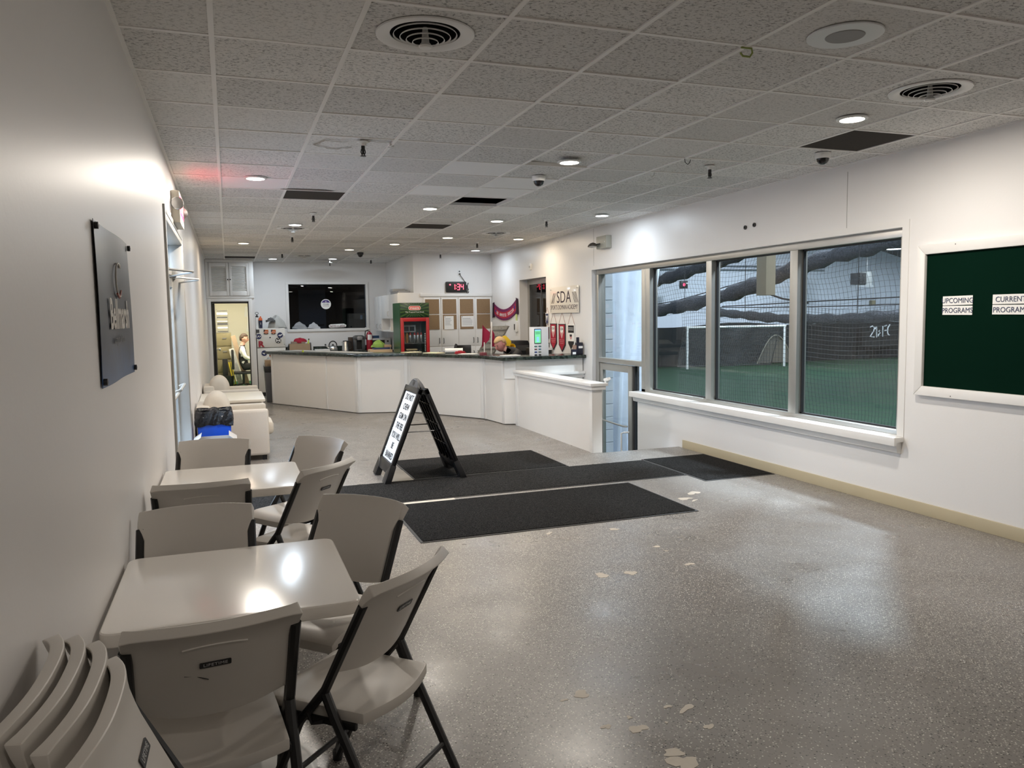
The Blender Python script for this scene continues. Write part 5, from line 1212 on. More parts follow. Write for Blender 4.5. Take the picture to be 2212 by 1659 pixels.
# ------------------------------------------------------------------ white refrigerator and what is on it
FRW = mat('fridge_white', (0.74, 0.74, 0.71), 0.35, bump=(250, 0.1, 0.001))
t = thing('refrigerator', 'white two-door refrigerator covered with magnets', 'fridge', (0.86, 17.60, 0))
MB().box(-0.295, 0.295, 0.05, 0.66, 0.06, 1.46).obj('body', FRW, t, bevel=0.008)
d = MB().box(-0.295, 0.295, -0.01, 0.045, 1.05, 1.46).obj('freezer_door', FRW, t, bevel=0.010)
d2_ = MB().box(-0.295, 0.295, -0.01, 0.045, 0.08, 1.035).obj('fridge_door', FRW, t, bevel=0.010)
MB().box(-0.28, 0.28, 0.03, 0.06, 0.0, 0.07).obj('kick_grille', BLACK, t)
MB().tube([(0.27, -0.01, 1.10), (0.27, -0.045, 1.12), (0.27, -0.045, 1.30), (0.27, -0.01, 1.32)], 0.009, 6).obj('handle', FRW, d); MB().tube([(0.27, -0.01, 0.70), (0.27, -0.045, 0.72), (0.27, -0.045, 0.98), (0.27, -0.01, 1.0)], 0.009, 6).obj('handle', FRW, d2_)
NAVY = mat('navy_magnet', (0.012, 0.02, 0.10), 0.4); ORG = mat('orange_magnet', (0.55, 0.13, 0.03), 0.4); CRIM = mat('crimson_magnet', (0.32, 0.008, 0.03), 0.4)
fy = 17.588
def mag(px, py, lab):
    q = PY(px, py, fy); return thing('fridge_magnet', lab, 'magnet', (q.x, fy, q.z), 0, 'magnets on the refrigerator doors')
def disc(o, r, m_, y0=-0.003, y1=0.0, nm='disc', cz=0): MB().prism(circ(r, 20, 0, cz), 'y', y0, y1).obj(nm, m_, o)
o = mag(559, 727, 'round navy magnet lettered LAX'); disc(o, 0.058, NAVY); disc(o, 0.063, PAPER, -0.0015, 0.0, 'rim'); txt('LAX', 0.058, PAPER, o, (0, -0.0036, 0), bold=0.001)
o = mag(605, 724, 'round navy magnet with a white bird mark'); disc(o, 0.060, NAVY); disc(o, 0.066, PAPER, -0.0015, 0.0, 'rim'); MB().prism([(-.05, -.01), (-.01, .012), (.02, .012), (.055, .035), (.04, .0), (.01, -.012), (-.005, -.03), (-.015, -.01)], 'y', -0.0042, -0.003).obj('wing_mark', PAPER, o)
o = mag(571, 763, 'round navy magnet with white mark on the lower fridge door'); disc(o, 0.060, NAVY); disc(o, 0.066, PAPER, -0.0015, 0.0, 'rim'); MB().prism([(-.055, .012), (-.02, .006), (.02, .006), (.055, .015), (.04, -.008), (.01, -.016), (-.005, -.03), (-.02, -.01)], 'y', -0.0042, -0.003).obj('wing_mark', PAPER, o)
o = mag(601, 735.5, 'round black and white soccer ball magnet'); disc(o, 0.062, INK); disc(o, 0.067, PAPER, -0.0015, 0.0, 'rim')
for k in range(6): MB().prism(circ(0.012, 6, 0.040*math.cos(k*1.047+.5), 0.040*math.sin(k*1.047+.5)), 'y', -0.0042, -0.003).obj('white_spot', PAPER, o)
MB().box(-0.045, 0.045, -0.0042, -0.003, -0.010, 0.010).obj('white_bar', PAPER, o)
for px_, nm in ((574.5, 'orange and black ribbon magnet, the one nearer the office door'), (590.5, 'orange and black ribbon magnet, the one nearer the counter')):
    o = mag(px_, 717, nm); MB().prism([(-.045, .045), (.05, .045), (.05, -.01), (.03, -.035), (-.035, -.03), (-.045, .0)], 'y', -0.003, 0.0).obj('orange_shape', ORG, o)
    MB().prism([(-.048, .048), (-.01, .048), (-.03, .01), (-.048, .0)], 'y', -0.0042, -0.003).obj('black_corner', INK, o); MB().prism([(-.06, -.035), (-.03, -.028), (0, -.045), (.03, -.028), (.06, -.035), (.03, -.05), (0, -.056), (-.03, -.05)], 'y', -0.0045, -0.002).obj('ribbon', INK, o)
    MB().box(-.03, .035, -0.0042, -0.003, -.005, .004).obj('stripe', PAPER, o)
o = mag(585, 770, 'orange and black magnet beside the counter edge'); MB().prism([(-.03, .04), (.04, .04), (.04, -.03), (-.02, -.03)], 'y', -0.003, 0.0).obj('orange_shape', ORG, o); MB().box(-.03, .03, -0.0042, -0.003, .02, .045).obj('black_top', INK, o)
o = mag(564, 744, 'crimson block letter R magnet'); txt('R', 0.17, CRIM, o, (0, -0.002, 0), bold=0.009, ext=0.002, sx=1.05)
o = mag(556.5, 715.5, 'small dark square magnet'); MB().box(-.035, .035, -0.003, 0, -.035, .035).obj('square', DGREY, o)
o = mag(583.5, 729, 'tiny black round magnet'); MB().prism(circ(0.014, 12), 'y', -0.006, 0).obj('button', INK, o)
# on top of the fridge
q = PY(556, 708, 17.85)
t = thing('pump_bottle', 'white cylinder pump with a ring handle on the refrigerator', 'pump', (q.x, 17.85, 1.46))
MB().lathe([(0, 0), (0.040, 0), (0.040, 0.235), (0, 0.24)], 16, cap=False).obj('cylinder', WPLAST, t, smooth=True); MB().lathe([(0.03, 0.24), (0.03, 0.265), (0.012, 0.28), (0.012, 0.30), (0, 0.30)], 12, cap=False).obj('pump_cap', BLACK, t, smooth=True)
MB().tube([(0.032*math.cos(a), 0, 0.325+0.025*math.sin(a)) for a in (k*0.3927 for k in range(16))], 0.005, 6, closed=True).obj('ring_handle', BLACK, t, smooth=True)
q = PY(563.5, 708, 17.8)
t = thing('shaker_bottle', 'dark bottle with an orange lid on the refrigerator', 'bottle', (q.x, 17.80, 1.46))
MB().lathe([(0, 0), (0.034, 0), (0.038, 0.17), (0, 0.17)], 16, cap=False).obj('body', mat('navy_bottle', (0.015, 0.018, 0.05), 0.3), t, smooth=True); MB().lathe([(0.039, 0.17), (0.039, 0.20), (0.03, 0.225), (0.016, 0.235), (0.014, 0.26), (0, 0.262)], 14, cap=False).obj('lid', mat('orange_lid', (0.65, 0.12, 0.03), 0.4), t, smooth=True)
txt('I', 0.07, PAPER, t, (0, -0.0395, 0.1))
def heap(name, c, rx, ry, rz, col_, lab, seed, cat='clothing'):
    rnd = random.Random(seed); ph = [rnd.uniform(0, 6.28) for _ in range(8)]
    def fn(u, v):
        a = u*2*math.pi; e = v*math.pi/2
        k = 1+0.10*math.sin(3*a+ph[0])+0.06*math.sin(5*a+ph[1]+2*e)+0.05*math.sin(7*e+2*a+ph[2])
        return (c[0]+rx*math.cos(a)*math.cos(e)*k, c[1]+ry*math.sin(a)*math.cos(e)*k, c[2]+rz*math.sin(e)*(1+0.2*math.sin(2*a+ph[3]))+0.014*math.sin(9*e+2*a+ph[4])*math.cos(e))
    m = MB().grid(fn, 32, 12); bmesh.ops.remove_doubles(m.bm, verts=m.bm.verts, dist=1e-4)
    o = m.obj(name, mat(name+'_cloth_%d' % seed, col_, 0.9, var=(9, 0.12), bump=(30, 0.5, 0.01)), None, sub=2)
    return tag(o, lab, cat)
heap('folded_jacket', (1.0, 17.9, 1.46), 0.20, 0.16, 0.24, (0.42, 0.42, 0.40), 'heap of light grey cloth on top of the refrigerator', 3)
heap('baseball_cap', (0.88, 17.78, 1.60), 0.10, 0.10, 0.08, (0.10, 0.10, 0.10), 'dark grey cap on the cloth heap', 5, 'cap')
heap('cloth_end', (1.52, 18.33, 1.425), 0.16, 0.045, 0.14, (0.34, 0.36, 0.38), 'grey cloth bundle on the inner window sill', 8)
heap('plastic_wrap_roll', (1.84, 18.33, 1.425), 0.13, 0.03, 0.12, (0.50, 0.52, 0.55), 'pale plastic wrapped bundle on the inner window sill', 9, 'bundle')
t = thing('lettered_ball', 'white rolled item lettered upside down on the inner window sill', 'roll', (2.37, 18.322, 1.425))
MB().tube([(-0.19, 0, 0.045), (-0.15, 0, 0.05), (0, 0, 0.055), (0.15, 0, 0.06), (0.20, 0, 0.05)], [0.02, 0.036, 0.036, 0.036, 0.02], 12, sy=1.2).obj('roll', PAPER, t, smooth=True)
txt('TOP + GUN', 0.07, mat('maroon_print', (0.18, 0.02, 0.06), 0.6), t, (0, -0.037, 0.055), (R(90), R(180), 0), sx=0.95)
# inside the dark shop window
t = thing('storage_box', 'tan cardboard box standing behind the inner window', 'box', (2.86, 18.55, 0.9))
MB().box(-0.19, 0.19, 0, 0.3, 0, 0.86).obj('carton', CARD, t); MB().box(0.08, 0.13, -0.003, 0, 0.72, 0.82).obj('paper_tag', PAPER, t); MB().lathe([(0, -0.006), (0.02, -0.004), (0.02, 0.0)], 10, (-0.14, 0, 0.55), 'y', cap=False).obj('hole', BLACK, t)
t = thing('box_shelf', 'dark shelf carrying the boxes behind the inner window', 'shelf', (2.4, 18.75, 0.9)); MB().box(-0.9, 0.9, -0.3, 0.35, -0.04, 0.0).obj('shelf_board', DARKROOM, t)
for x in (-0.85, 0.85): MB().box(x-0.02, x+0.02, -0.25, 0.3, -0.9, -0.04).obj('shelf_leg', DARKROOM, t)
SH = mat('navy_tshirt', (0.03, 0.035, 0.055), 0.9)
for xx, lab in ((2.62, 'dark navy t-shirt hung on the slat wall'),):
    o = MB().prism([(-.30, .30), (-.12, .36), (-.05, .33), (.05, .33), (.12, .36), (.30, .30), (.36, .10), (.24, .06), (.21, .15), (.21, -.45), (-.21, -.45), (-.21, .15), (-.24, .06), (-.36, .10)], 'y', -0.03, 0.0).obj('tshirt', SH, None, (xx, 20.85, 2.0), bevel=0.008); tag(o, lab, 'shirt')
t = thing('banner_sheet', 'large dim printed sheet standing in the unlit shop room', 'poster', (1.95, 19.6, 1.0)); MB().box(-0.32, 0.32, 0, 0.03, 0, 1.35).obj('sheet', mat('dim_sheet', (0.16, 0.17, 0.2), 0.7), t); MB().box(-0.27, 0.27, -0.004, 0, 0.30, 0.36).obj('print_bar', INK, t); MB().box(-0.27, 0.27, -0.004, 0, 0.48, 0.51).obj('print_bar', INK, t)
for x in (-0.25, 0.25): MB().box(x-0.015, x+0.015, 0.0, 0.02, -1.0, 0.0).obj('stand_leg', DGREY, t)
q = PY(704, 657, 18.352)
t = thing('window_sticker', 'round white and purple sticker on the inner window', 'sticker', (q.x, 18.355, q.z)); MB().prism(circ(0.115, 28), 'y', -0.003, 0).obj('disc', PAPER, t)
MB().prism([(0.10*math.cos(a), 0.10*math.sin(a)) for a in (R(20+14*k) for k in range(11))], 'y', -0.004, -0.003).obj('purple_field', mat('purple_print', (0.06, 0.03, 0.20), 0.5), t)
txt('CLUB', 0.05, INK, t, (0, -0.0042, -0.005)); MB().box(-0.07, 0.07, -0.004, -0.003, -0.045, -0.038).obj('fine_print', mat('dull_red_print', (0.35, 0.10, 0.08), 0.5), t); txt('X', 0.06, PAPER, t, (0, -0.0048, 0.055))
# ================================================================== things along the counters
def on_back(px, y=17.95): return PY(px, 757, y).x
KZ = 0.915
# cardboard box with odds and ends
t = thing('open_carton', 'brown carton with red cloth and odds on the kitchen counter', 'box', (on_back(646), 17.85, KZ))
m = MB(); m.box(-0.22, 0.22, -0.14, -0.13, 0, 0.19); m.box(-0.22, 0.22, 0.13, 0.14, 0, 0.19); m.box(-0.22, -0.21, -0.13, 0.13, 0, 0.19); m.box(0.21, 0.22, -0.13, 0.13, 0, 0.19); m.box(-0.21, 0.21, -0.13, 0.13, 0, 0.01); m.obj('carton', CARD, t)
MB().prism([(0.22, 0.0), (0.255, 0.0), (0.245, 0.21), (0.22, 0.19)], 'y', -0.13, 0.13).obj('dark_folder', DGREY, t)
MB().prism([(-0.29, 0.0), (-0.222, 0.0), (-0.222, 0.18)], 'y', -0.12, 0.10).obj('black_flap', BLACK, t)
MB().box(-0.18, 0.12, -0.10, 0.06, 0.12, 0.235).obj('inner_box', mat('faded_carton', (0.30, 0.23, 0.18), 0.8), t, rot=(0, R(1.5), 0))
o = heap('red_cloth', (on_back(648), 17.85, KZ+0.22), 0.15, 0.10, 0.085, (0.32, 0.01, 0.03), 'crimson cloth piled in the brown carton', 21, 'cloth')
t = thing('highlighter', 'yellow-green marker standing in the carton', 'marker', (on_back(664), 17.78, KZ+0.12)); MB().lathe([(0.018, 0), (0.018, 0.10), (0.012, 0.11), (0.012, 0.15), (0, 0.15)], 10, cap=False).obj('barrel', mat('highlighter_green', (0.55, 0.75, 0.05), 0.4), t, rot=(0, R(8), 0), smooth=True); MB().lathe([(0.013, 0.15), (0.013, 0.18), (0, 0.18)], 10, cap=False).obj('cap', BLACK, t, rot=(0, R(8), 0))
o = MB().box(-0.16, 0.16, -0.11, 0.11, 0, 0.055).obj('white_box', WPLAST, None, (on_back(695), 17.85, KZ), bevel=0.004); tag(o, 'low white box between carton and kettle', 'box')
o = MB().box(-0.03, 0.03, -0.05, 0.05, 0, 0.12).obj('paper_cup_stack', PAPER, None, (on_back(673), 17.9, KZ), bevel=0.01); tag(o, 'white paper pack beside the brown carton', 'paper')
# stove kettle
t = thing('stove_kettle', 'round shiny stovetop kettle with black arched handle', 'kettle', (on_back(719), 17.9, KZ))
MB().lathe([(0, 0), (0.095, 0.0), (0.105, 0.03), (0.098, 0.075), (0.07, 0.115), (0.04, 0.13), (0, 0.132)], 24, cap=False).obj('body', STEEL, t, smooth=True)
MB().lathe([(0, 0.13), (0.018, 0.132), (0.02, 0.155), (0, 0.165)], 12, cap=False).obj('lid_knob', BLACK, t, smooth=True)
MB().tube([(0.085*math.cos(a), 0, 0.13+0.095*math.sin(a)) for a in (R(-5+190*k/12) for k in range(13))], 0.012, 8).obj('handle', BLACK, t, smooth=True)
MB().tube([(-0.08, 0, 0.07), (-0.12, 0, 0.10), (-0.155, 0, 0.135)], [0.022, 0.017, 0.015], 10).obj('spout', STEEL, t, smooth=True); MB().ball((-0.165, 0, 0.145), 0.021, 10).obj('spout_cap', BLACK, t, smooth=True)
# electric kettle
t = thing('electric_kettle', 'tall brushed steel electric kettle with black handle', 'kettle', (on_back(746), 17.9, KZ))
MB().lathe([(0, 0.0), (0.085, 0.0), (0.085, 0.02), (0.082, 0.025), (0.062, 0.20), (0.058, 0.215), (0, 0.22)], 24, cap=False).obj('jug', STEEL, t, smooth=True)
MB().lathe([(0.06, 0.212), (0.055, 0.228), (0.0, 0.235)], 20, cap=False).obj('lid', BLACK, t, smooth=True); MB().prism([(-0.09, 0.20), (-0.055, 0.21), (-0.06, 0.17)], 'y', -0.018, 0.018).obj('spout', STEEL, t)
MB().tube([(0.055, 0, 0.215), (0.12, 0, 0.20), (0.135, 0, 0.12), (0.12, 0, 0.05), (0.08, 0, 0.03)], 0.013, 8).obj('handle', BLACK, t, smooth=True)
o = thing('socket_adapter', 'white wall socket with plugs behind the steel kettle', 'outlet', (on_back(759), 18.262, 1.08)); MB().box(-0.07, 0.07, -0.012, 0, -0.045, 0.045).obj('cover_plate', WPLAST, o, bevel=0.003); MB().box(-0.05, -0.01, -0.04, -0.012, -0.02, 0.02).obj('plug', WPLAST, o)
o = MB().box(-0.055, 0.055, -0.05, 0.05, 0, 0.30).obj('wood_block', mat('dark_wood', (0.05, 0.03, 0.02), 0.5), None, (on_back(760.5), 18.12, KZ), bevel=0.005); tag(o, 'small dark wooden block left of the coffee maker', 'box')
# coffee maker
t = thing('coffee_maker', 'dark grey pod coffee maker beside the red extinguisher', 'coffee maker', (on_back(775), 17.88, KZ))
CMG = mat('coffee_maker_grey', (0.07, 0.075, 0.08), 0.35)
MB().prism(rrect(0.25, 0.20, 0.03, 3), 'z', 0.0, 0.03).obj('drip_base', CMG, t, bevel=0.005)
MB().box(-0.125, -0.06, -0.10, 0.12, 0.03, 0.26).obj('water_tank', CMG, t, bevel=0.012); MB().box(0.05, 0.125, -0.10, 0.12, 0.03, 0.26).obj('side_body', CMG, t, bevel=0.012); MB().box(-0.06, 0.05, 0.02, 0.12, 0.03, 0.26).obj('back_body', BLACK, t)
MB().prism([(-0.13, 0.25), (0.13, 0.25), (0.12, 0.32), (0.07, 0.345), (-0.07, 0.345), (-0.12, 0.32)], 'y', -0.11, 0.12).obj('brew_head', CMG, t, bevel=0.015); MB().prism([(-0.055, 0.235), (0.055, 0.235), (0.062, 0.30), (0.035, 0.325), (-0.035, 0.325), (-0.062, 0.30)], 'y', -0.135, -0.11).obj('handle', mat('mid_grey_metal', (0.3, 0.3, 0.31), 0.35, 0.4), t, bevel=0.006)
# fire extinguisher
t = thing('fire_extinguisher', 'red fire extinguisher with silver label standing by the coffee maker', 'extinguisher', (on_back(796), 17.78, KZ))
MB().lathe([(0, 0), (0.068, 0.0), (0.07, 0.02), (0.07, 0.34), (0.055, 0.39), (0.025, 0.42), (0.022, 0.44), (0, 0.44)], 22, cap=False).obj('cylinder', mat('extinguisher_red', (0.30, 0.006, 0.02), 0.25), t, smooth=True)
m = MB(); m.sheet(lambda u, v: ((0.0712*math.sin(-0.75+1.5*u), -0.0712*math.cos(-0.75+1.5*u), 0.24+0.12*v), (math.sin(-0.75+1.5*u), -math.cos(-0.75+1.5*u), 0)), 8, 1, 0.001); m.obj('label', PAPER, t)
MB().box(-0.02, 0.02, -0.035, 0.02, 0.44, 0.475).obj('valve', STEEL, t); MB().prism([(-0.09, 0.50), (0.02, 0.475), (0.02, 0.49), (-0.085, 0.525)], 'y', -0.012, 0.012).obj('lever', WPLAST, t); MB().tube([(-0.02, -0.02, 0.46), (-0.09, -0.03, 0.44), (-0.10, -0.03, 0.36), (-0.085, -0.04, 0.25)], 0.012, 8).obj('hose', BLACK, t, smooth=True)
# clutter near the cooler
o = thing('paper_cups', 'white and teal cup stack beside the extinguisher', 'cups', (on_back(804), 17.95, KZ)); MB().lathe([(0, 0), (0.03, 0), (0.042, 0.11), (0.042, 0.22), (0, 0.22)], 14, cap=False).obj('stack', PAPER, o, smooth=True); MB().lathe([(0.0425, 0.18), (0.0425, 0.20)], 14, cap=False).obj('teal_band', mat('teal_print', (0.05, 0.3, 0.35), 0.5), o)
o = MB().lathe([(0, 0), (0.045, 0), (0.045, 0.20), (0, 0.20)], 16, cap=False).obj('paper_tube', mat('greige_card', (0.38, 0.34, 0.29), 0.8), None, (on_back(811), 17.85, KZ), smooth=True); tag(o, 'grey-brown tube canister beside the cup stack', 'canister')
t = thing('microwave', 'pale grey microwave under the wall cabinets', 'microwave', (3.25, 17.75, KZ)); MB().box(-0.22, 0.24, 0, 0.36, 0, 0.27).obj('case', mat('pale_grey_metal', (0.5, 0.5, 0.5), 0.4), t, bevel=0.008); MB().box(-0.18, 0.10, -0.006, 0, 0.05, 0.23).obj('door_glass', BLACK, t); MB().lathe([(0, -0.02), (0.02, -0.018), (0.02, 0)], 12, (0.17, 0, 0.2), 'y', cap=False).obj('knob', BLACK, t)
o = MB().box(-0.10, 0.12, -0.08, 0.08, 0, 0.06).obj('blue_box', mat('dark_blue_pack', (0.02, 0.06, 0.14), 0.4), None, (3.12, 17.9, KZ+0.27), bevel=0.004); tag(o, 'small dark blue pack on the microwave', 'box')
t = thing('side_cabinet', 'low cabinet beside the drinks cooler holding clutter', 'cabinet', (2.83, 15.2, 0)); MB().box(-0.26, 0.18, 0.0, 0.5, 0.05, 0.90).obj('carcass', WPAN, t); MB().box(-0.28, 0.19, -0.02, 0.5, 0.90, 0.93).obj('cabinet_top', MARB, t); MB().box(-0.25, 0.17, -0.015, 0.0, 0.07, 0.88).obj('cabinet_door', TRIMW, t)
c0_ = Vector((2.80, 15.35, 0.93))
o = MB().prism(rrect(0.44, 0.10, 0.02, 3), 'y', -0.14, 0.14).obj('wooden_tray_box', mat('pale_wood', (0.55, 0.42, 0.28), 0.55), None, (c0_.x, c0_.y, 0.98), bevel=0.004); tag(o, 'pale wooden box beside the drinks cooler', 'box')
o = MB().box(-0.16, 0.16, -0.1, 0.1, 0, 0.035).obj('navy_packet', mat('navy_packet_print', (0.02, 0.04, 0.14), 0.4), None, (c0_.x+0.02, c0_.y, 1.03), bevel=0.004); tag(o, 'navy packet on the pale wooden box', 'packet')
o = heap('green_bag', (c0_.x-0.02, c0_.y+0.02, 1.065), 0.14, 0.09, 0.13, (0.25, 0.42, 0.10), 'green plastic bag on top of the navy packet', 31, 'bag')
o = MB().box(-0.07, 0.07, -0.06, 0.06, 0, 0.05).obj('tan_box', CARD, None, (c0_.x+0.14, c0_.y-0.03, 1.066), bevel=0.003); tag(o, 'small tan box leaning beside the green bag', 'box')
o = MB().box(-0.05, 0.05, -0.07, 0.07, 0, 0.17).obj('red_carton', RED, None, (3.36, 16.55, 1.376), bevel=0.004); tag(o, 'red carton on the open cabinet shelf', 'box')
o = MB().lathe([(0, 0), (0.025, 0), (0.025, 0.06), (0.01, 0.08), (0.01, 0.11), (0, 0.11)], 12, cap=False).obj('white_bottle', WPLAST, None, (3.30, 16.72, 1.376), smooth=True); tag(o, 'little white bottle beside the red carton', 'bottle')
t = thing('tray_stack', 'grey plastic trays on top of the upper cabinets', 'tray', (3.36, 15.95, 2.131)); MB().box(-0.12, 0.12, -0.42, 0.42, 0, 0.05).obj('tray', mat('tray_grey', (0.30, 0.30, 0.30), 0.5), t, bevel=0.008)
MB().box(-0.13, 0.13, 0.10, 0.46, 0.05, 0.11).obj('clear_tub', mat('tub_grey', (0.45, 0.46, 0.47), 0.3), t, bevel=0.01)

# ------------------------------------------------------------------ on the service counter
def on_ctr(px, py, z=CT): return PZ(px, py, z)
q = PY(718, 760, 14.3)
o = MB().prism([(0.98, 15.86), (1.28, 16.06), (2.42, 13.95), (2.12, 13.78)], 'z', CT, CT+0.006).obj('grey_sheet', mat('grey_plastic_sheet', (0.46, 0.48, 0.49), 0.3), None); tag(o, 'long flat grey plastic sheet lying on the counter end', 'sheet')
o = MB().box(-0.025, 0.025, -0.003, 0.003, 0, 0.05).obj('sticky_note', mat('lime_note', (0.6, 0.75, 0.08), 0.6), None, (1.30, 15.10, CT-0.02), (0, 0, R(-60))); tag(o, 'lime sticky note on the counter edge', 'note')
YEL = mat('pale_yellow_paper', (0.80, 0.76, 0.55), 0.7)
def paper(cx, cy, w_, d, rz, m_, lab, n=1):
    o = MB().box(-w_/2, w_/2, -d/2, d/2, 0, 0.004*n).obj('paper_sheet', m_, None, (cx, cy, CT), (0, 0, R(rz))); tag(o, lab, 'paper', 'loose papers on the service counter')
paper(3.02, 13.55, 0.30, 0.22, 20, YEL, 'pale yellow papers on the counter before the cooler', 2)
paper(3.28, 12.95, 0.22, 0.30, 35, YEL, 'pale yellow pad left of the paper roll', 3)
paper(3.70, 12.32, 0.22, 0.28, 55, PAPER, 'white sheet between red wallet and red flag stand', 1)
paper(4.08, 11.32, 0.28, 0.16, 5, PAPER, 'white pad in front of the person at the counter', 3)
t = thing('paper_roll', 'white paper roll lying on the counter', 'paper roll', (3.58, 12.75, CT+0.042), -12)
MB().lathe([(0.016, -0.15), (0.042, -0.15), (0.042, 0.15), (0.016, 0.15)], 20, (0, 0, 0), 'x', cap=False).obj('roll', PAPER, t, smooth=True); MB().lathe([(0.0, -0.148), (0.0165, -0.148), (0.0165, 0.148), (0, 0.148)], 14, (0, 0, 0), 'x', cap=False).obj('core', BLACK, t)
o = heap('red_pouch', (3.64, 12.58, CT), 0.10, 0.05, 0.04, (0.28, 0.01, 0.02), 'crumpled dark red pouch in front of the paper roll', 44, 'pouch')
t = thing('stapler', 'black stapler standing upright behind the paper roll', 'stapler', (3.64, 12.95, CT)); MB().prism([(-.02, 0), (.03, 0), (.06, .14), (.03, .155), (.015, .13)], 'y', -0.02, 0.02).obj('jaw', BLACK, t, bevel=0.004); MB().box(-0.045, 0.05, -0.022, 0.022, 0, 0.012).obj('foot', BLACK, t)
o = MB().box(-0.045, 0.045, -0.05, 0.05, 0, 0.045).obj('maroon_box', mat('maroon_card', (0.20, 0.04, 0.05), 0.6), None, (3.78, 11.75, CT), bevel=0.003); tag(o, 'small maroon box at the counter bend', 'box')
# inner desk behind the counter, with office gear
dk = thing('inner_desk', 'lower desk surface behind the service counter', 'desk', (0, 0, 0)); MB().prism([(4.78, 11.60), (5.16, 11.60), (5.16, 14.2), (4.12, 14.2), (4.12, 13.2), (4.78, 13.2)], 'z', 0.72, 0.76).obj('desk_top', MARB, dk, bevel=0.004); MB().box(5.02, 5.16, 11.65, 14.15, 0.0, 0.72).obj('desk_body', WPAN, dk)
# red flags and white staff rack
t = thing('corner_flag', 'red corner flag with a white staff beside the person', 'flag', (4.20, 12.70, 0.0))
MB().tube([(0, 0, 0.0), (0.05, 0, 1.55)], 0.010, 8).obj('staff', WPLAST, t, smooth=True); MB().tube([(-0.07, 0.05, 0.0), (-0.075, 0.05, 1.20)], 0.010, 8).obj('staff', WPLAST, t, smooth=True)
MB().sheet(lambda u, v: ((-0.12+0.13*u+0.02*v, 0.05+0.02*math.sin(u*5), 1.10+0.40*v-0.28*u*(v-0.3)+0.06*u), (0, 1, 0)), 8, 8, 0.004).obj('red_cloth', mat('crimson_cloth', (0.26, 0.005, 0.04), 0.8), t, smooth=True)
MB().sheet(lambda u, v: ((0.055+0.06*u, 0.07+0.02*math.sin(u*5), 1.12+0.36*v-0.15*u*v), (0, 1, 0)), 6, 6, 0.004).obj('red_cloth', MATS['crimson_cloth'], t, smooth=True)
MB().lathe([(0.12, 0), (0.12, 0.02), (0.02, 0.05), (0, 0.05)], 16, cap=False).obj('flag_base', BLACK, t)
# leaning grey display rack
t = thing('display_rack', 'grey slanted literature rack behind the person', 'rack', (4.50, 13.5, 0.76))
RK = mat('rack_grey', (0.22, 0.215, 0.20), 0.5)
MB().prism([(-0.32, 0.14), (0.03, 0.70), (0.36, 0.70), (0.02, 0.14)], 'y', -0.012, 0.012).obj('back_plate', RK, t, bevel=0.003)
for k in range(5):
    s_ = k/5+0.08; x0 = -0.32+0.35*s_; z0 = 0.14+0.56*s_
    MB().prism([(x0+0.03, z0), (x0+0.30, z0), (x0+0.345, z0+0.075), (x0+0.075, z0+0.075)], 'y', -0.022, -0.012).obj('card_row', mat('rack_row', (0.34, 0.34, 0.32), 0.6, var=(40, 0.4)), t)
MB().box(-0.34, 0.06, -0.06, 0.10, 0.0, 0.14).obj('rack_foot', RK, t, bevel=0.004)
# black printer / cash machine
t = thing('label_printer', 'bulky black printer behind the person at the counter', 'printer', (4.93, 13.25, 0.76))
MB().prism([(-.22, 0), (.22, 0), (.22, .26), (.14, .40), (.12, .44), (-.14, .44), (-.18, .36), (-.22, .24)], 'y', -0.2, 0.2).obj('housing', BLACK, t, bevel=0.012); MB().box(-0.16, 0.12, -0.212, -0.2, 0.26, 0.36).obj('paper_slot', DGREY, t); MB().box(-0.1, 0.08, -0.214, -0.2, 0.10, 0.14).obj('label_strip', STEEL, t)
t = thing('card_terminal', 'black machine with white trays beside the printer', 'printer', (4.97, 12.35, 0.76)); MB().box(-0.18, 0.18, -0.15, 0.15, 0, 0.34).obj('housing', BLACK, t, bevel=0.015); MB().box(-0.05, 0.2, -0.19, -0.15, 0.10, 0.16).obj('tray', WPLAST, t); MB().box(0.0, 0.18, -0.17, -0.15, 0.30, 0.34).obj('top_tray', WPLAST, t)
# yellow hard hat hung with cloth
t = thing('yellow_cone', 'yellow plastic cone lying behind the person', 'cone', (4.66, 12.80, 1.11)); YW = mat('safety_yellow', (0.75, 0.52, 0.03), 0.4)
MB().lathe([(0.055, 0.0), (0.05, 0.01), (0.045, 0.0), (0.02, -0.24), (0.028, -0.245)], 18, cap=False).obj('cone_body', YW, t, rot=(R(70), R(-35), 0), smooth=True)
MB().prism(rrect(0.20, 0.13, 0.05, 4), 'y', -0.01, 0.01).obj('cone_base', YW, t, (-0.11, 0.03, 0.10), (0, R(45), 0), bevel=0.004)
t2 = thing('plastic_bin', 'tall dark bin under the yellow cone', 'bin', (4.66, 12.80, 0.0)); MB().lathe([(0, 0), (0.10, 0), (0.12, 1.03), (0, 1.03)], 16, cap=False).obj('body', BLACK, t2, smooth=True)
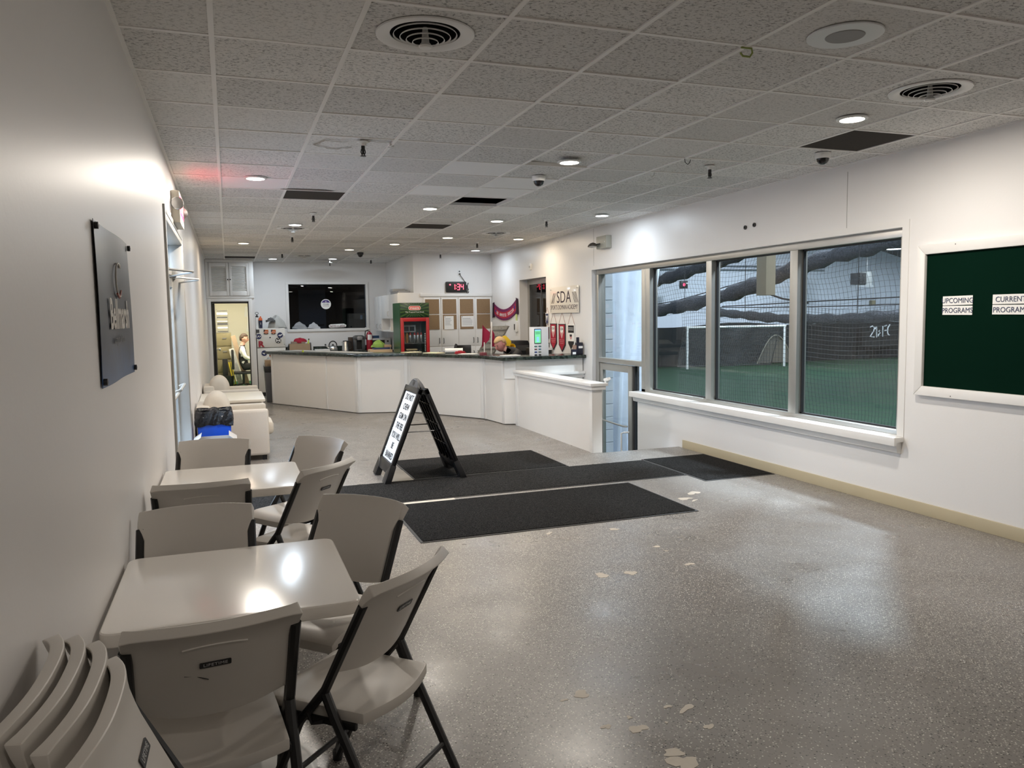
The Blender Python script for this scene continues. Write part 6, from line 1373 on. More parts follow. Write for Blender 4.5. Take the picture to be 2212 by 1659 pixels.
# charging kiosk
q = PY(1147, 767, 10.98)
t = thing('tablet_kiosk', 'white countertop kiosk with a green screen and pods', 'kiosk', (4.47, 11.02, CT), 4)
MB().box(-0.118, 0.130, -0.005, 0.16, 0, 0.44).obj('cabinet', mat('kiosk_white', (0.84, 0.85, 0.87), 0.4), t, bevel=0.004)
MB().prism(rrect(0.115, 0.225, 0.008, 3), 'y', -0.012, -0.005).obj('bezel', BLACK, t, (-0.055, 0, 0.30)); MB().box(-0.050, 0.050, -0.0135, -0.012, -0.102, 0.102).obj('screen', mat('green_screen', (0.1, 0.4, 0.2), 0.3, emit=((0.25, 0.85, 0.42), 0.75)), t, (-0.055, 0, 0.30))
MB().box(-0.018, 0.018, -0.0145, -0.0135, -0.085, -0.01).obj('screen_bottle', mat('screen_blue', (0.1, 0.3, 0.6), 0.3, emit=((0.35, 0.7, 1.0), 0.8)), t, (-0.055, 0, 0.30)); MB().box(-0.05, 0.05, -0.0145, -0.0135, 0.085, 0.102).obj('screen_header', MATS['screen_blue'], t, (-0.055, 0, 0.30))
for k in range(2): MB().box(-0.04, 0.04, -0.0145, -0.0135, 0.035+0.022*k, 0.042+0.022*k).obj('screen_line', mat('screen_dark', (0.02, 0.12, 0.06), 0.4), t, (-0.055, 0, 0.30))
for r_ in range(4):
    for c_ in range(2): MB().prism(circ(0.024, 14, -0.088+0.068*c_, 0.145-0.043*r_, 0.010), 'y', -0.009, -0.005).obj('pod_slot', BLACK, t)
for k, cc in enumerate(((0.1, 0.5, 0.35), (0.1, 0.5, 0.5), (0.6, 0.15, 0.12), (0.1, 0.4, 0.6), (0.05, 0.1, 0.6), (0.35, 0.45, 0.3))):
    MB().prism(circ(0.009, 10, -0.088+0.068*(k % 2), 0.145-0.043*(k//2), 0.008), 'y', -0.011, -0.009).obj('pod', mat('pod_%d' % k, cc, 0.4), t)
# bottles at the counter end
DN = mat('dark_navy_pack', (0.012, 0.013, 0.03), 0.35)
t = thing('cleaner_bottle', 'dark navy carton bottle at the counter end by the wall', 'bottle', (5.105, 11.0, CT)); MB().box(-0.055, 0.05, -0.04, 0.04, 0, 0.19).obj('body', DN, t, bevel=0.012); MB().box(-0.045, -0.005, -0.02, 0.02, 0.19, 0.27).obj('neck', DN, t, bevel=0.008); MB().box(-0.03, 0.04, -0.043, -0.04, 0.10, 0.135).obj('print', PAPER, t)
t = thing('flyer_box', 'small box of cards leaning by the navy bottle', 'box', (5.005, 10.98, CT)); MB().box(-0.04, 0.04, -0.03, 0.03, 0, 0.085).obj('box', DN, t, bevel=0.003); MB().box(-0.03, 0.03, -0.01, 0.01, 0.085, 0.15).obj('cards', mat('brown_cards', (0.3, 0.18, 0.13), 0.7), t, rot=(0, R(5), 0)); MB().box(-0.035, 0.02, -0.0315, -0.03, 0.01, 0.045).obj('print', PAPER, t)

# ------------------------------------------------------------------ on the right wall
t = thing('academy_sign', 'clear acrylic wall sign with black academy lettering', 'sign', (XR, 11.69, 1.895), -90)
MB().box(-0.575, 0.575, -0.028, -0.020, -0.215, 0.215).obj('acrylic_plate', mat('acrylic_cream', (0.78, 0.73, 0.65), 0.12), t, bevel=0.002)
for sx in (-1, 1):
    for sz in (-1, 1): MB().lathe([(0, -0.034), (0.010, -0.033), (0.010, -0.001)], 10, (sx*0.53, 0, sz*0.175), 'y', cap=False).obj('standoff', STEEL, t)
DP = mat('dark_plum_print', (0.03, 0.015, 0.03), 0.5)
txt('SDA', 0.27, DP, t, (0, -0.0285, 0.035), sx=1.12, space=1.05)
txt('SPORTS DOMAIN ACADEMY', 0.105, DP, t, (0, -0.0285, -0.125), sx=0.82)
for sgn in (-1, 1):
    for k in range(4 if sgn > 0 else 3):
        x0 = sgn*(0.335+k*0.042); MB().prism([(x0, 0.115), (x0+0.016, 0.115), (x0+sgn*0.09+0.016, -0.055), (x0+sgn*0.09, -0.055)], 'y', -0.0292, -0.028).obj('slant_bar', DP, t)
def pennant(yc, zt, w_, h, body, edge, lab, kind):
    t = thing('pennant', lab, 'pennant', (XR-0.004, yc, zt), -90, 'sports pennants hung on the wall')
    outl = [(-w_/2, 0), (w_/2, 0), (w_/2, -h+w_*0.42), (0, -h), (-w_/2, -h+w_*0.42)]
    MB().prism(outl, 'y', -0.008, -0.002).obj('border', edge, t); MB().prism([(a*0.84, b*0.93-0.008) for a, b in outl], 'y', -0.0095, -0.008).obj('field', body, t)
    MB().tube([(-w_/2-0.008, -0.005, 0), (w_/2+0.008, -0.005, 0)], 0.006, 6).obj('rod', edge, t); MB().tube([(-w_/2, -0.004, 0), (0, -0.003, w_*0.75), (w_/2, -0.004, 0)], 0.0025, 5).obj('cord', mat('pennant_cord', (0.35, 0.15, 0.10), 0.7), t)
    PK = mat('pale_pink_print', (0.62, 0.30, 0.30), 0.6)
    if kind == 'crest':
        MB().prism([(-w_*.24, -h*.08), (w_*.24, -h*.08), (w_*.24, -h*.30), (0, -h*.52), (-w_*.24, -h*.30)], 'y', -0.0108, -0.0095).obj('crest', PAPER, t); MB().prism([(-w_*.19, -h*.26), (0, -h*.33), (w_*.19, -h*.26), (w_*.19, -h*.32), (0, -h*.49), (-w_*.19, -h*.32)], 'y', -0.0118, -0.0108).obj('crest_stripes', PK, t); txt('USA', w_*.24, INK, t, (0, -0.0112, -h*.17), bold=0.0004)
        for k in range(3): MB().box(-w_*(.36-.06*k), w_*(.36-.06*k), -0.0108, -0.0095, -h*(.58+.06*k), -h*(.565+.06*k)).obj('print_line', PK, t)
    elif kind == 'bw':
        MB().prism([(-w_*.42, -h*.30), (w_*.42, -h*.30), (w_*.42, -h*.62), (-w_*.42, -h*.62)], 'y', -0.0108, -0.0095).obj('white_band', PAPER, t)
        for k in range(2): MB().box(-w_*.36, w_*.36, -0.0108, -0.0095, -h*(.125+.07*k), -h*(.105+.07*k)).obj('print_line', PAPER, t)
        MB().prism([(-w_*.16, -h*.40), (w_*.16, -h*.40), (w_*.14, -h*.50), (0, -h*.57), (-w_*.14, -h*.50)], 'y', -0.0118, -0.0108).obj('crest', PK, t); MB().prism([(-w_*.16, -h*.36), (w_*.16, -h*.36), (w_*.16, -h*.42), (0, -h*.46), (-w_*.16, -h*.42)], 'y', -0.0124, -0.0108).obj('crest_top', INK, t)
    else:
        MB().prism([(-w_*.3, -h*.2), (w_*.3, -h*.2), (0, -h*.7)], 'y', -0.0108, -0.0095).obj('crest', PAPER, t)
CR = mat('pennant_crimson', (0.36, 0.008, 0.03), 0.7)
pennant(12.17, 1.50, 0.27, 0.44, CR, INK, 'red pennant with white crest, nearer the kiosk', 'crest'); pennant(11.81, 1.495, 0.27, 0.455, CR, INK, 'red pennant with white crest, in the middle of the row', 'crest')
pennant(11.445, 1.485, 0.265, 0.42, INK, PAPER, 'black and white pennant at the end of the row', 'bw')
pennant(12.44, 1.68, 0.13, 0.20, NAVY, PAPER, 'small navy pennant above the kiosk, beside the wall sign', 'x'); pennant(12.43, 1.44, 0.13, 0.24, CR, INK, 'small red pennant partly behind the kiosk', 'x'); pennant(12.43, 1.17, 0.13, 0.24, PAPER, INK, 'small white pennant low behind the kiosk', 'x')
# scarf
t = thing('team_scarf', 'red and purple team scarf draped in an arc on the wall', 'scarf', (XR-0.012, 14.60, 1.93), -90)
SCR = mat('scarf_red', (0.42, 0.015, 0.04), 0.85, bump=(250, 0.5, 0.002)); SCP = mat('scarf_purple', (0.16, 0.01, 0.08), 0.85, bump=(250, 0.5, 0.002)); SCD = mat('scarf_dark', (0.03, 0.004, 0.018), 0.9)
def arc(u): s = 2*u-1; return Vector((0.66*s, 0, -0.155*(1-s*s)+0.03*s))
def ribbon(v0, v1, m_, nm, y):
    def fn(u, v):
        p_ = arc(u); e = arc(min(1, u+.01))-arc(max(0, u-.01)); e.normalize(); n = Vector((e.z, 0, -e.x))
        return p_+n*(v0+(v1-v0)*v)+Vector((0, y, 0)), (0, 1, 0)
    return MB().sheet(fn, 24, 2, 0.004).obj(nm, m_, t, smooth=True)
ribbon(-0.005, 0.05, SCP, 'upper_stripe', -0.002); ribbon(0.05, 0.175, SCR, 'middle_stripe', -0.002); ribbon(0.175, 0.215, SCP, 'lower_stripe', -0.002)
for s, u in ((-1, 0.0), (1, 1.0)):
    p_ = arc(u); MB().sheet(lambda a, b: ((p_.x+s*(-0.02+0.10*a)+0.03*s*b*a, -0.004-0.01*math.sin(a*3), p_.z+0.03-0.30*b-0.02*a), (0, 1, 0)), 4, 6, 0.006).obj('fringe_end', SCD, t, smooth=True)
def arctext(s_, u0, u1, size):
    n = len(s_)
    for i, ch in enumerate(s_):
        if ch == ' ': continue
        u = u0+(u1-u0)*i/(n-1); p_ = arc(u); e = arc(u+.01)-arc(u-.01); a = math.atan2(e.z, e.x); n_ = Vector((e.z, 0, -e.x)).normalized()
        txt(ch, size, PAPER, t, p_+n_*0.115+Vector((0, -0.0055, 0)), (R(90), -a, 0), name='scarf_lettering', bold=0.001)
arctext('US AMPUTEE SOCCER', 0.16, 0.84, 0.085)
for u in (0.08, 0.92): p_ = arc(u); MB().prism(circ(0.035, 12, p_.x, p_.z-0.10), 'y', -0.007, -0.004).obj('crest_patch', mat('indigo_patch', (0.05, 0.03, 0.22), 0.8), t)
# thermostat, switch with tags
t = thing('motion_sensor', 'small white rounded sensor high on the right wall', 'sensor', (XR, 13.19, 2.52), -90); MB().prism(rrect(0.085, 0.12, 0.02, 3), 'y', -0.03, -0.001).obj('housing', WPLAST, t, bevel=0.006); MB().prism(rrect(0.05, 0.03, 0.01, 3), 'y', -0.034, -0.03).obj('lens', mat('frosted_lens', (0.5, 0.48, 0.45), 0.3), t)
t = thing('wall_phone', 'white wall device with black button and yellow tag beneath the scarf', 'intercom', (XR, 13.98, 1.44), -90); MB().prism(rrect(0.15, 0.20, 0.012, 3), 'y', -0.03, -0.001).obj('housing', WPLAST, t, bevel=0.004); MB().box(-0.06, -0.02, -0.036, -0.03, -0.06, 0.05).obj('handset', BLACK, t); MB().box(-0.03, 0.05, -0.012, -0.006, 0.12, 0.24).obj('yellow_tag', mat('lime_tag', (0.62, 0.72, 0.25), 0.6), t); MB().box(-0.015, 0.01, -0.012, -0.004, 0.24, 0.29).obj('tag_clip', BLACK, t)
o = MB().box(-0.16, 0.16, -0.008, -0.002, -0.28, 0.28).obj('white_board', WPLAST, None, (XR-0.004, 14.75, 1.22), (0, 0, R(-90))); tag(o, 'plain white panel on the wall behind the literature rack', 'panel')

# ================================================================== lounge along the left wall
UPH = mat('cream_upholstery', (0.58, 0.53, 0.46), 0.9, bump=(120, 0.35, 0.004), var=(6, 0.05))
def armchair(y0, y1, lab):
    t = thing('armchair', lab, 'armchair', (0.0, (y0+y1)/2, 0), 0, 'cream armchairs along the left wall')
    h = (y1-y0)/2
    for s in (-1, 1):
        a, b = sorted((s*h, s*(h-0.13)))
        MB().box(-0.38, 0.40, a, b, 0.06, 0.60).obj('arm', UPH, t, bevel=0.035, seg=4)
    MB().box(-0.38, 0.40, -h+0.13, h-0.13, 0.06, 0.30).obj('seat_base', UPH, t, bevel=0.02)
    MB().box(-0.18, 0.46, -h+0.14, h-0.14, 0.28, 0.44).obj('seat_cushion', UPH, t, bevel=0.06, seg=4)
    MB().prism([(-0.39, 0.06), (-0.20, 0.06), (-0.24, 0.66), (-0.39, 0.66)], 'y', -h+0.05, h-0.05).obj('back_frame', UPH, t, bevel=0.03)
    prof = []
    MB().loft([[(-0.17+0.155*math.cos(a)*math.sqrt(max(0.02, 1-0.75*abs(k)**6)), k*(h-0.16), 0.60+0.21*math.sin(a)*math.sqrt(max(0.02, 1-0.75*abs(k)**6))) for a in (2*math.pi*i/24 for i in range(24))] for k in (-1, -0.97, -0.85, -0.5, 0, 0.5, 0.85, 0.97, 1)]).obj('back_cushion', UPH, t, sub=1)
    for sx in (-0.33, 0.34):
        for sy in (-1, 1): MB().box(sx-0.025, sx+0.025, sy*(h-0.07)-0.025, sy*(h-0.07)+0.025, 0, 0.06).obj('foot', BLACK, t)
armchair(9.48, 10.28, 'cream armchair just behind the blue bin'); armchair(12.35, 13.15, 'cream armchair beyond the white bench table')
t = thing('bench_table', 'low white bench table between the two armchairs', 'table', (0.01, 11.35, 0))
MB().prism(rrect(0.82, 1.22, 0.05, 4), 'z', 0.565, 0.60).obj('table_top', mat('cream_laminate', (0.74, 0.68, 0.58), 0.3), t, bevel=0.006); MB().box(-0.36, 0.36, -0.56, -0.53, 0.0, 0.565).obj('end_panel', mat('cream_panel', (0.55, 0.50, 0.43), 0.5), t); MB().box(-0.36, 0.36, 0.53, 0.56, 0, 0.565).obj('end_panel', MATS['cream_panel'], t); MB().box(-0.02, 0.02, -0.53, 0.53, 0.3, 0.565).obj('stretcher', MATS['cream_panel'], t)
# blue recycling bin with black bag
t = thing('recycling_bin', 'blue recycling bin lined with a shiny black bag', 'bin', (-0.185, 9.02, 0))
def taper(w0, d0, w1, d1, z0, z1): return [[(-w0/2, -d0/2, z0), (w0/2, -d0/2, z0), (w0/2, d0/2, z0), (-w0/2, d0/2, z0)], [(-w1/2, -d1/2, z1), (w1/2, -d1/2, z1), (w1/2, d1/2, z1), (-w1/2, d1/2, z1)]]
MB().loft(taper(0.29, 0.26, 0.345, 0.32, 0.0, 0.56)).obj('body', mat('recycling_blue', (0.006, 0.07, 0.55), 0.35), t, bevel=0.012)
def bagfn(u, v):
    a = 2*math.pi*u; c, s = math.cos(a), math.sin(a); k = max(abs(c), abs(s)); c, s = c/k, s/k
    r_ = 0.006*math.sin(11*a+3*v)+0.004*math.sin(23*a+7*v)+0.010*math.sin(3.14*v)
    ww, dd_ = 0.182+r_, 0.170+r_
    z = 0.68-0.155*v+0.006*math.sin(5*a+3)+0.008*math.sin(9*a)*v
    return (ww*c*(0.96+0.05*v), dd_*s*(0.96+0.05*v), z)
m = MB().grid(bagfn, 96, 8)
m.grid(lambda u, v: ((0.17*math.cos(2*math.pi*u)/max(abs(math.cos(2*math.pi*u)), abs(math.sin(2*math.pi*u))))*(1-0.75*v), (0.157*math.sin(2*math.pi*u)/max(abs(math.cos(2*math.pi*u)), abs(math.sin(2*math.pi*u))))*(1-0.75*v), 0.68-0.3*v+0.012*math.sin(14*math.pi*u+3)*(1-v)), 48, 4)
m.obj('bin_liner', mat('black_bag', (0.008, 0.008, 0.010), 0.12, bump=(25, 0.9, 0.02)), t, smooth=True)
# open carton in front of it
t = thing('open_tray_box', 'open grey box with dark inside before the blue bin', 'box', (-0.17, 8.30, 0))
GC = mat('grey_board', (0.42, 0.41, 0.40), 0.8); m = MB(); m.box(-0.20, 0.20, -0.20, -0.19, 0, 0.44); m.box(-0.20, 0.20, 0.19, 0.20, 0, 0.46); m.box(-0.20, -0.19, -0.19, 0.19, 0, 0.45); m.box(0.19, 0.20, -0.19, 0.19, 0, 0.45); m.box(-0.19, 0.19, -0.19, 0.19, 0, 0.01); m.obj('box_wall', GC, t)
MB().box(-0.188, 0.188, -0.188, 0.188, 0.30, 0.31).obj('dark_inside', BLACK, t)
MB().prism([(-0.20, 0.45), (-0.13, 0.50), (-0.13, 0.505), (-0.205, 0.455)], 'y', -0.19, 0.19).obj('flap', GC, t); MB().prism([(0.20, 0.45), (0.13, 0.505), (0.13, 0.51), (0.205, 0.455)], 'y', -0.19, 0.19).obj('flap', GC, t)
# slim bin at the end of the counter
t = thing('slim_bin', 'slim grey waste bin with brown bag at the counter end', 'bin', (0.74, 16.35, 0)); MB().loft(taper(0.15, 0.34, 0.19, 0.42, 0, 0.62)).obj('body', mat('bin_grey', (0.09, 0.09, 0.095), 0.5), t, bevel=0.01); MB().loft(taper(0.20, 0.43, 0.21, 0.44, 0.60, 0.72)).obj('liner', BLACK, t, bevel=0.01); MB().box(-0.08, 0.10, -0.15, 0.15, 0.70, 0.84).obj('paper_bag', CARD, t, bevel=0.01)
heap('towel_pile', (0.80, 17.50, 0.66), 0.13, 0.07, 0.17, (0.45, 0.45, 0.43), 'grey towels hanging at the refrigerator door by the counter end', 51, 'towel')

# ================================================================== office contents
t = thing('filing_cabinet', 'olive filing cabinet inside the office doorway', 'cabinet', (-0.10, 20.6, 0.012)); OLV = mat('olive_enamel', (0.20, 0.17, 0.09), 0.45)
MB().box(-0.20, 0.16, 0, 0.6, 0, 1.32).obj('cabinet_body', OLV, t, bevel=0.005)
for k in range(4):
    d = MB().box(-0.19, 0.15, -0.015, 0.0, 0.03+k*0.325, 0.335+k*0.325).obj('drawer', OLV, t, bevel=0.004); MB().box(-0.05, 0.05, -0.03, -0.015, 0.20+k*0.325, 0.225+k*0.325).obj('handle', STEEL, d)
t = thing('letter_rack', 'tall stack of wire letter trays on the filing cabinet', 'letter tray', (-0.13, 20.7, 1.332))
for k in range(7): MB().box(-0.13, 0.13, 0, 0.3, 0.02+k*0.085, 0.03+k*0.085).obj('tray', STEEL, t); MB().box(-0.12, 0.12, 0.01, 0.28, 0.03+k*0.085, 0.045+0.02*(k % 3)+k*0.085).obj('paper_stack', PAPER if k % 2 else DGREY, t)
for x in (-0.13, 0.13): MB().tube([(x, 0, 0.0), (x, 0, 0.60)], 0.006, 6).obj('upright', STEEL, t)
t = thing('long_carton', 'long brown carton leaning in the office', 'box', (0.40, 20.35, 0.02)); MB().box(-0.055, 0.055, 0, 0.10, 0, 1.28).obj('carton', CARD, t, rot=(0, R(-13.5), 0))
t = thing('paper_tube_roll', 'white printed roll leaning beside the brown carton', 'roll', (0.24, 20.30, 0.02)); MB().box(-0.06, 0.06, 0, 0.06, 0, 0.95).obj('roll', mat('printed_roll', (0.55, 0.54, 0.5), 0.6, var=(14, 0.6)), t, rot=(0, R(-12), 0), bevel=0.02)
t = thing('wet_floor_sign', 'yellow folded floor sign leaning by the filing cabinet', 'sign', (0.11, 20.25, 0.015))
for k in range(2): MB().box(-0.05+0.05*k, -0.02+0.05*k, 0, 0.04, 0, 0.62).obj('leaf', mat('sign_yellow', (0.72, 0.55, 0.03), 0.45), t, rot=(0, R(-9), 0), bevel=0.004)
t = thing('office_bin', 'black waste bin at the foot of the filing cabinet', 'bin', (-0.03, 20.22, 0.012)); MB().lathe([(0, 0), (0.09, 0), (0.11, 0.28), (0.095, 0.28), (0, 0.26)], 16, cap=False).obj('body', BLACK, t, smooth=True)
t = thing('computer_tower', 'black tower beside the filing cabinet', 'computer', (-0.11, 20.42, 0.25)); MB().box(-0.06, 0.06, -0.1, 0.1, 0, 0.45).obj('case', BLACK, t, bevel=0.006); MB().box(-0.08, 0.08, -0.12, 0.12, -0.238, 0.0).obj('stand', DGREY, t)
for k, (a, b, rz_) in enumerate(((0.46, 1.86, 6), (0.52, 1.66, -8), (0.50, 1.46, 10), (0.58, 1.35, -4))):
    o = MB().box(-0.11, 0.11, -0.002, 0, -0.14, 0.14).obj('wall_paper_note', PAPER, None, (a+0.08, 22.095-0.006*k, b), (R(3), R(rz_), 0)); tag(o, ('white sheet pinned highest on the office wall', 'second white sheet down on the office wall', 'third white sheet down on the office wall', 'lowest white sheet hanging on the office wall')[k], 'paper', 'papers on the office wall')

# ================================================================== people
SKIN = mat('skin', (0.60, 0.33, 0.25), 0.5); VEST = mat('black_vest', (0.012, 0.012, 0.014), 0.6); SLV = mat('white_sleeve', (0.72, 0.71, 0.69), 0.7); TROU = mat('black_trousers', (0.012, 0.012, 0.015), 0.7); SHOE = mat('black_shoe', (0.01, 0.01, 0.01), 0.4); SHOEW = mat('white_shoe', (0.6, 0.6, 0.6), 0.6)
def body(name, joints, bones, mats, pick, parent):
    me = bpy.data.meshes.new(name); keys = list(joints); vi = {k: i for i, k in enumerate(keys)}
    me.from_pydata([joints[k][0] for k in keys], [(vi[a], vi[b]) for a, b in bones], [])
    o = bpy.data.objects.new(name, me); COL.objects.link(o)
    sk = o.modifiers.new('skin', 'SKIN'); sk.use_smooth_shade = True
    if not me.skin_vertices: me.skin_vertices.new()
    for k in keys:
        r_ = joints[k][1]; r_ = r_ if isinstance(r_, tuple) else (r_, r_); me.skin_vertices[0].data[vi[k]].radius = r_
    me.skin_vertices[0].data[vi['pelvis']].use_root = True
    sb = o.modifiers.new('sub', 'SUBSURF'); sb.levels = 2; sb.render_levels = 2
    dg = bpy.context.evaluated_depsgraph_get(); nm = bpy.data.meshes.new_from_object(o.evaluated_get(dg)); nm.name = name
    bpy.data.objects.remove(o)
    nm.materials.clear()
    for m_ in mats: nm.materials.append(m_)
    for p_ in nm.polygons: p_.use_smooth = True; p_.material_index = pick(p_.center)
    return put(nm, name, None, parent)
def hand(parent, base, direction, spread, nm='hand'):
    d = Vector(direction).normalized(); s = Vector(spread).normalized(); n = d.cross(s)
    m = MB(); m.tube([base, base+d*0.045, base+d*0.085], [0.024, 0.036, 0.034], 8)
    for k, (off, L_) in enumerate(((-0.028, 0.062), (-0.010, 0.074), (0.009, 0.070), (0.027, 0.055))):
        b = base+d*0.08+s*off; m.tube([b, b+d*L_*0.5+n*0.006, b+d*L_*0.85+n*0.024, b+d*L_+n*0.036], [0.0095, 0.009, 0.008, 0.006], 6)
    b = base+d*0.03-s*0.030; m.tube([b, b-s*0.022+d*0.028, b-s*0.026+d*0.058+n*0.012], [0.012, 0.010, 0.007], 6)
    return m.obj(nm, SKIN, parent, smooth=True)
def head_bits(parent, c, fwd, up, hair_m, r=0.098, skin=SKIN, cut=0.15):
    """face features and hair around a head centred at c"""
    f_ = Vector(fwd).normalized(); u_ = Vector(up).normalized(); s = f_.cross(u_).normalized(); u_ = s.cross(f_)
    M = Matrix((s, f_, u_)).transposed().to_4x4(); M.translation = c
    m = MB(); m.ball((0, 0, 0.0), (r*0.78, r*0.98, r*1.16), 20)
    for v in m.bm.verts:
        z = v.co.z/(r*1.16)
        if z < -0.2: v.co.x *= 1-0.30*(-z-0.2); v.co.y = v.co.y*(1-0.22*(-z-0.2))+0.012
        if v.co.y > r*0.75: v.co.y = r*0.75+(v.co.y-r*0.75)*0.6
    for v in m.bm.verts: v.co = M @ v.co
    m.obj('head', skin, parent, smooth=True)
    m = MB(); m.tube([(0, r*0.84, 0.02), (0, r*1.06, -0.020), (0, r*1.04, -0.032), (0, r*0.85, -0.036)], [0.008, 0.014, 0.016, 0.008], 8)
    for v in m.bm.verts: v.co = M @ v.co
    m.obj('nose', skin, parent, smooth=True)
    for q in (-1, 1):
        m = MB(); m.ball((q*r*0.80, -0.008, -0.004), (0.010, 0.020, 0.031), 10)
        for v in m.bm.verts: v.co = M @ v.co
        m.obj('ear', skin, parent, smooth=True)
        m = MB(); m.ball((q*0.031, r*0.84, 0.012), (0.012, 0.007, 0.006), 8)
        for v in m.bm.verts: v.co = M @ v.co
        m.obj('eye', mat('eye_dark', (0.04, 0.03, 0.03), 0.3), parent, smooth=True)
        m = MB(); m.tube([(q*0.016, r*0.88, 0.030), (q*0.032, r*0.87, 0.036), (q*0.048, r*0.80, 0.030)], 0.004, 6)
        for v in m.bm.verts: v.co = M @ v.co
        m.obj('eyebrow', hair_m, parent)
    m = MB(); m.tube([(-0.026, r*0.80, -0.062), (0, r*0.86, -0.060), (0.026, r*0.80, -0.062)], 0.0055, 6)
    for v in m.bm.verts: v.co = M @ v.co
    m.obj('mouth', mat('lip', (0.42, 0.18, 0.16), 0.5), parent, smooth=True)
    m = MB(); m.ball((0, -0.006, 0.012), (r*0.86, r*1.06, r*1.20), 24)
    kill = [v for v in m.bm.verts if (v.co.z < 0.052 and v.co.y > 0.02) or (v.co.z < -0.01 and v.co.y > -0.035) or v.co.z < -0.062]
    bmesh.ops.delete(m.bm, geom=kill, context='VERTS')
    rn = random.Random(5)
    for v in m.bm.verts: v.co = M @ (v.co*(1+rn.uniform(-0.015, 0.03)))
    h_ = m.obj('hair', hair_m, parent, smooth=True)
    sd = h_.modifiers.new('thick', 'SOLIDIFY'); sd.thickness = 0.010; sd.offset = -1
# seated man in the office (faces +x)
t = thing('person', 'man in a black vest with white sleeves seated in the office', 'person', (0.30, 20.05, 0.012))
J = {'pelvis': ((0.02, 0, 0.52), (0.15, 0.13)), 'waist': ((0.0, 0, 0.68), (0.14, 0.12)), 'chest': ((-0.02, 0, 0.86), (0.17, 0.125)), 'neckb': ((0.0, 0, 1.00), 0.075), 'neck': ((0.015, 0, 1.05), 0.055), 'headb': ((0.035, 0, 1.12), 0.06)}
for s, n in ((-1, 'l'), (1, 'r')):
    J.update({'sh'+n: ((-0.01, s*0.17, 0.95), 0.065), 'el'+n: ((0.06, s*0.24, 0.73), 0.05), 'wr'+n: ((0.27, s*0.13, 0.66), 0.034), 'hip'+n: ((0.06, s*0.10, 0.50), 0.095), 'kn'+n: ((0.44, s*0.13, 0.50), 0.065), 'an'+n: ((0.42, s*0.13, 0.09), 0.042), 'toe'+n: ((0.56, s*0.14, 0.045), 0.040)})
BN = [('pelvis', 'waist'), ('waist', 'chest'), ('chest', 'neckb'), ('neckb', 'neck'), ('neck', 'headb')]
for n in 'lr': BN += [('chest', 'sh'+n), ('sh'+n, 'el'+n), ('el'+n, 'wr'+n), ('pelvis', 'hip'+n), ('hip'+n, 'kn'+n), ('kn'+n, 'an'+n), ('an'+n, 'toe'+n)]
def pick1(c):
    if c.z > 1.025: return 0
    if c.z < 0.10: return 4
    if c.z < 0.60 and not (abs(c.y) > 0.1 and c.z > 0.62): return 3
    if abs(c.y) > 0.155 or c.x > 0.17: return 2
    return 1
body('body', J, BN, [SKIN, VEST, SLV, TROU, SHOE], pick1, t)
for s in (-1, 1): hand(t, Vector((0.28, s*0.125, 0.66)), (0.85, -s*0.45, -0.12), (0.4, s*0.9, 0))
head_bits(t, Vector((0.05, 0, 1.185)), (1, -0.12, -0.12), (0.1, 0, 1), mat('brown_hair', (0.06, 0.035, 0.02), 0.7))
MB().tube([(0.135, -0.055, 1.195), (0.148, -0.03, 1.195), (0.15, 0, 1.197), (0.148, 0.03, 1.195), (0.135, 0.055, 1.195)], 0.004, 6).obj('glasses', BLACK, t)
t = thing('office_chair', 'black office chair under the seated man', 'chair', (0.30, 20.05, 0.012)); MB().box(-0.22, 0.24, -0.22, 0.22, 0.33, 0.385).obj('seat', BLACK, t, bevel=0.02); MB().box(-0.26, -0.20, -0.21, 0.21, 0.45, 0.92).obj('backrest', BLACK, t, bevel=0.02); MB().lathe([(0.03, 0.08), (0.03, 0.33)], 10).obj('column', BLACK, t)
for k in range(5): a = k*1.2566; MB().tube([(0, 0, 0.09), (0.26*math.cos(a), 0.26*math.sin(a), 0.05)], 0.018, 6).obj('base_arm', BLACK, t); MB().ball((0.26*math.cos(a), 0.26*math.sin(a), 0.027), 0.027, 8).obj('caster', BLACK, t)
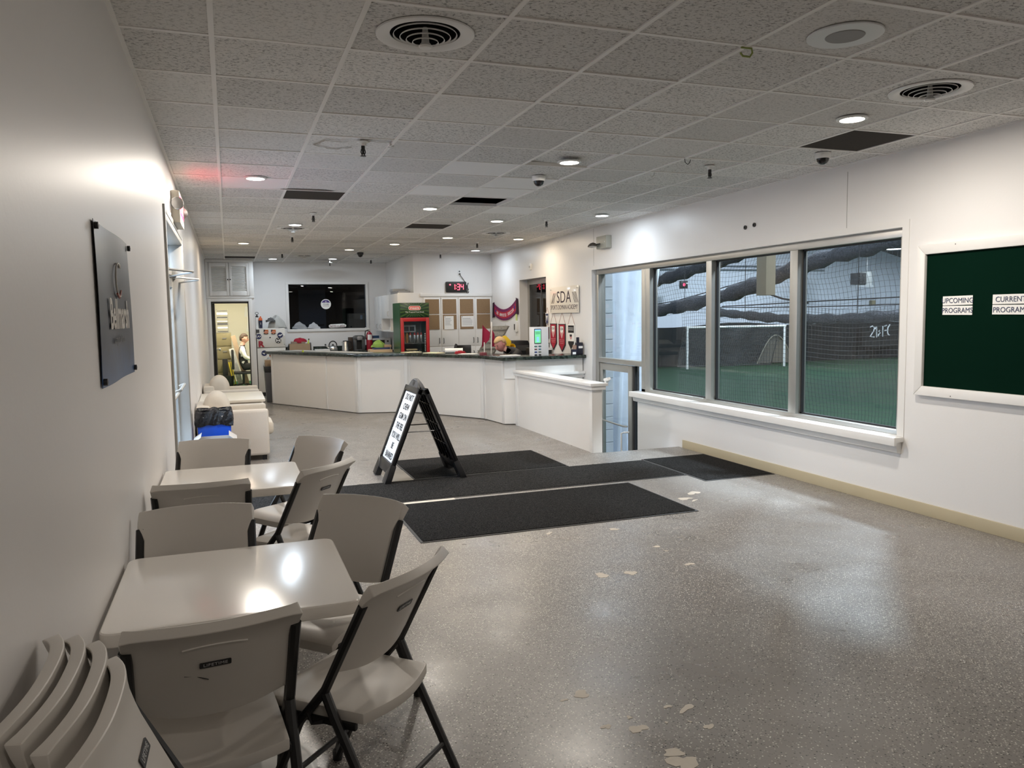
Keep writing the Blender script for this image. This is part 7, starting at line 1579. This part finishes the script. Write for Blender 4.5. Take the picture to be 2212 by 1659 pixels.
# person bending over the desk behind the counter (faces -x, head down)
pp = PY(1083, 748, 12.35)
t = thing('person', 'fair-haired person in a black jacket bent over behind the counter', 'person', (pp.x+0.12, 12.35, 0))
hz = pp.z
J = {'pelvis': ((0.20, 0.02, 0.54), (0.16, 0.14)), 'waist': ((0.20, 0.02, 0.76), (0.16, 0.14)), 'chest': ((0.13, 0, 0.97), (0.19, 0.14)), 'neckb': ((0.02, -0.01, hz-0.07), 0.085), 'neck': ((-0.06, -0.01, hz-0.05), 0.062), 'headb': ((-0.10, -0.01, hz-0.01), 0.06)}
for s, n in ((-1, 'l'), (1, 'r')):
    J.update({'sh'+n: ((0.10, s*0.19, 1.02), 0.08), 'el'+n: ((-0.12, s*0.26, 0.80), 0.052), 'wr'+n: ((-0.33, s*0.10, 0.79), 0.034), 'hip'+n: ((0.14, s*0.11, 0.52), 0.10), 'kn'+n: ((-0.24, s*0.14, 0.53), 0.068), 'an'+n: ((-0.20, s*0.14, 0.10), 0.044), 'toe'+n: ((-0.34, s*0.15, 0.045), 0.042)})
body('body', J, BN, [SKIN, VEST, TROU, SHOE], lambda c: 0 if (c.x < -0.05 and c.z > hz-0.085) else 3 if c.z < 0.10 else 2 if c.z < 0.60 else 1, t)
for s in (-1, 1): hand(t, Vector((-0.34, s*0.095, 0.79)), (-0.9, -s*0.35, -0.05), (-0.35, s*0.9, 0))
head_bits(t, Vector((-0.14, -0.01, hz+0.03)), (-0.86, -0.30, -0.42), (-0.42, 0, 0.9), mat('fair_hair', (0.55, 0.38, 0.20), 0.7), skin=mat('ruddy_skin', (0.56, 0.25, 0.22), 0.5), r=0.106)
t = thing('desk_stool', 'black chair of the person behind the counter', 'chair', (pp.x+0.34, 12.38, 0)); MB().box(-0.22, 0.22, -0.22, 0.22, 0.36, 0.42).obj('seat', BLACK, t, bevel=0.02); MB().lathe([(0.03, 0.05), (0.03, 0.36)], 10).obj('column', BLACK, t); MB().lathe([(0.24, 0), (0.24, 0.02), (0.03, 0.06), (0, 0.06)], 20, cap=False).obj('foot_disc', BLACK, t)
t = thing('spare_chair', 'black curved chair back showing beside the red flag', 'chair', (3.93, 13.35, 0)); MB().sheet(lambda u, v: ((-0.14+0.28*u, 0.05*math.sin(u*3.14), 0.78+0.36*v), (0, 1, 0)), 8, 6, 0.03).obj('backrest', BLACK, t, bevel=0.01); MB().box(-0.2, 0.2, -0.4, 0.0, 0.42, 0.48).obj('seat', BLACK, t, bevel=0.015); MB().lathe([(0.03, 0.05), (0.03, 0.42)], 10, (0, -0.2, 0)).obj('column', BLACK, t); MB().lathe([(0.24, 0), (0.24, 0.02), (0.03, 0.06), (0, 0.06)], 20, (0, -0.2, 0), cap=False).obj('foot_disc', BLACK, t); MB().tube([(0, 0.03, 0.82), (0, 0.02, 0.5), (0, -0.15, 0.44)], 0.02, 6).obj('back_stem', BLACK, t)
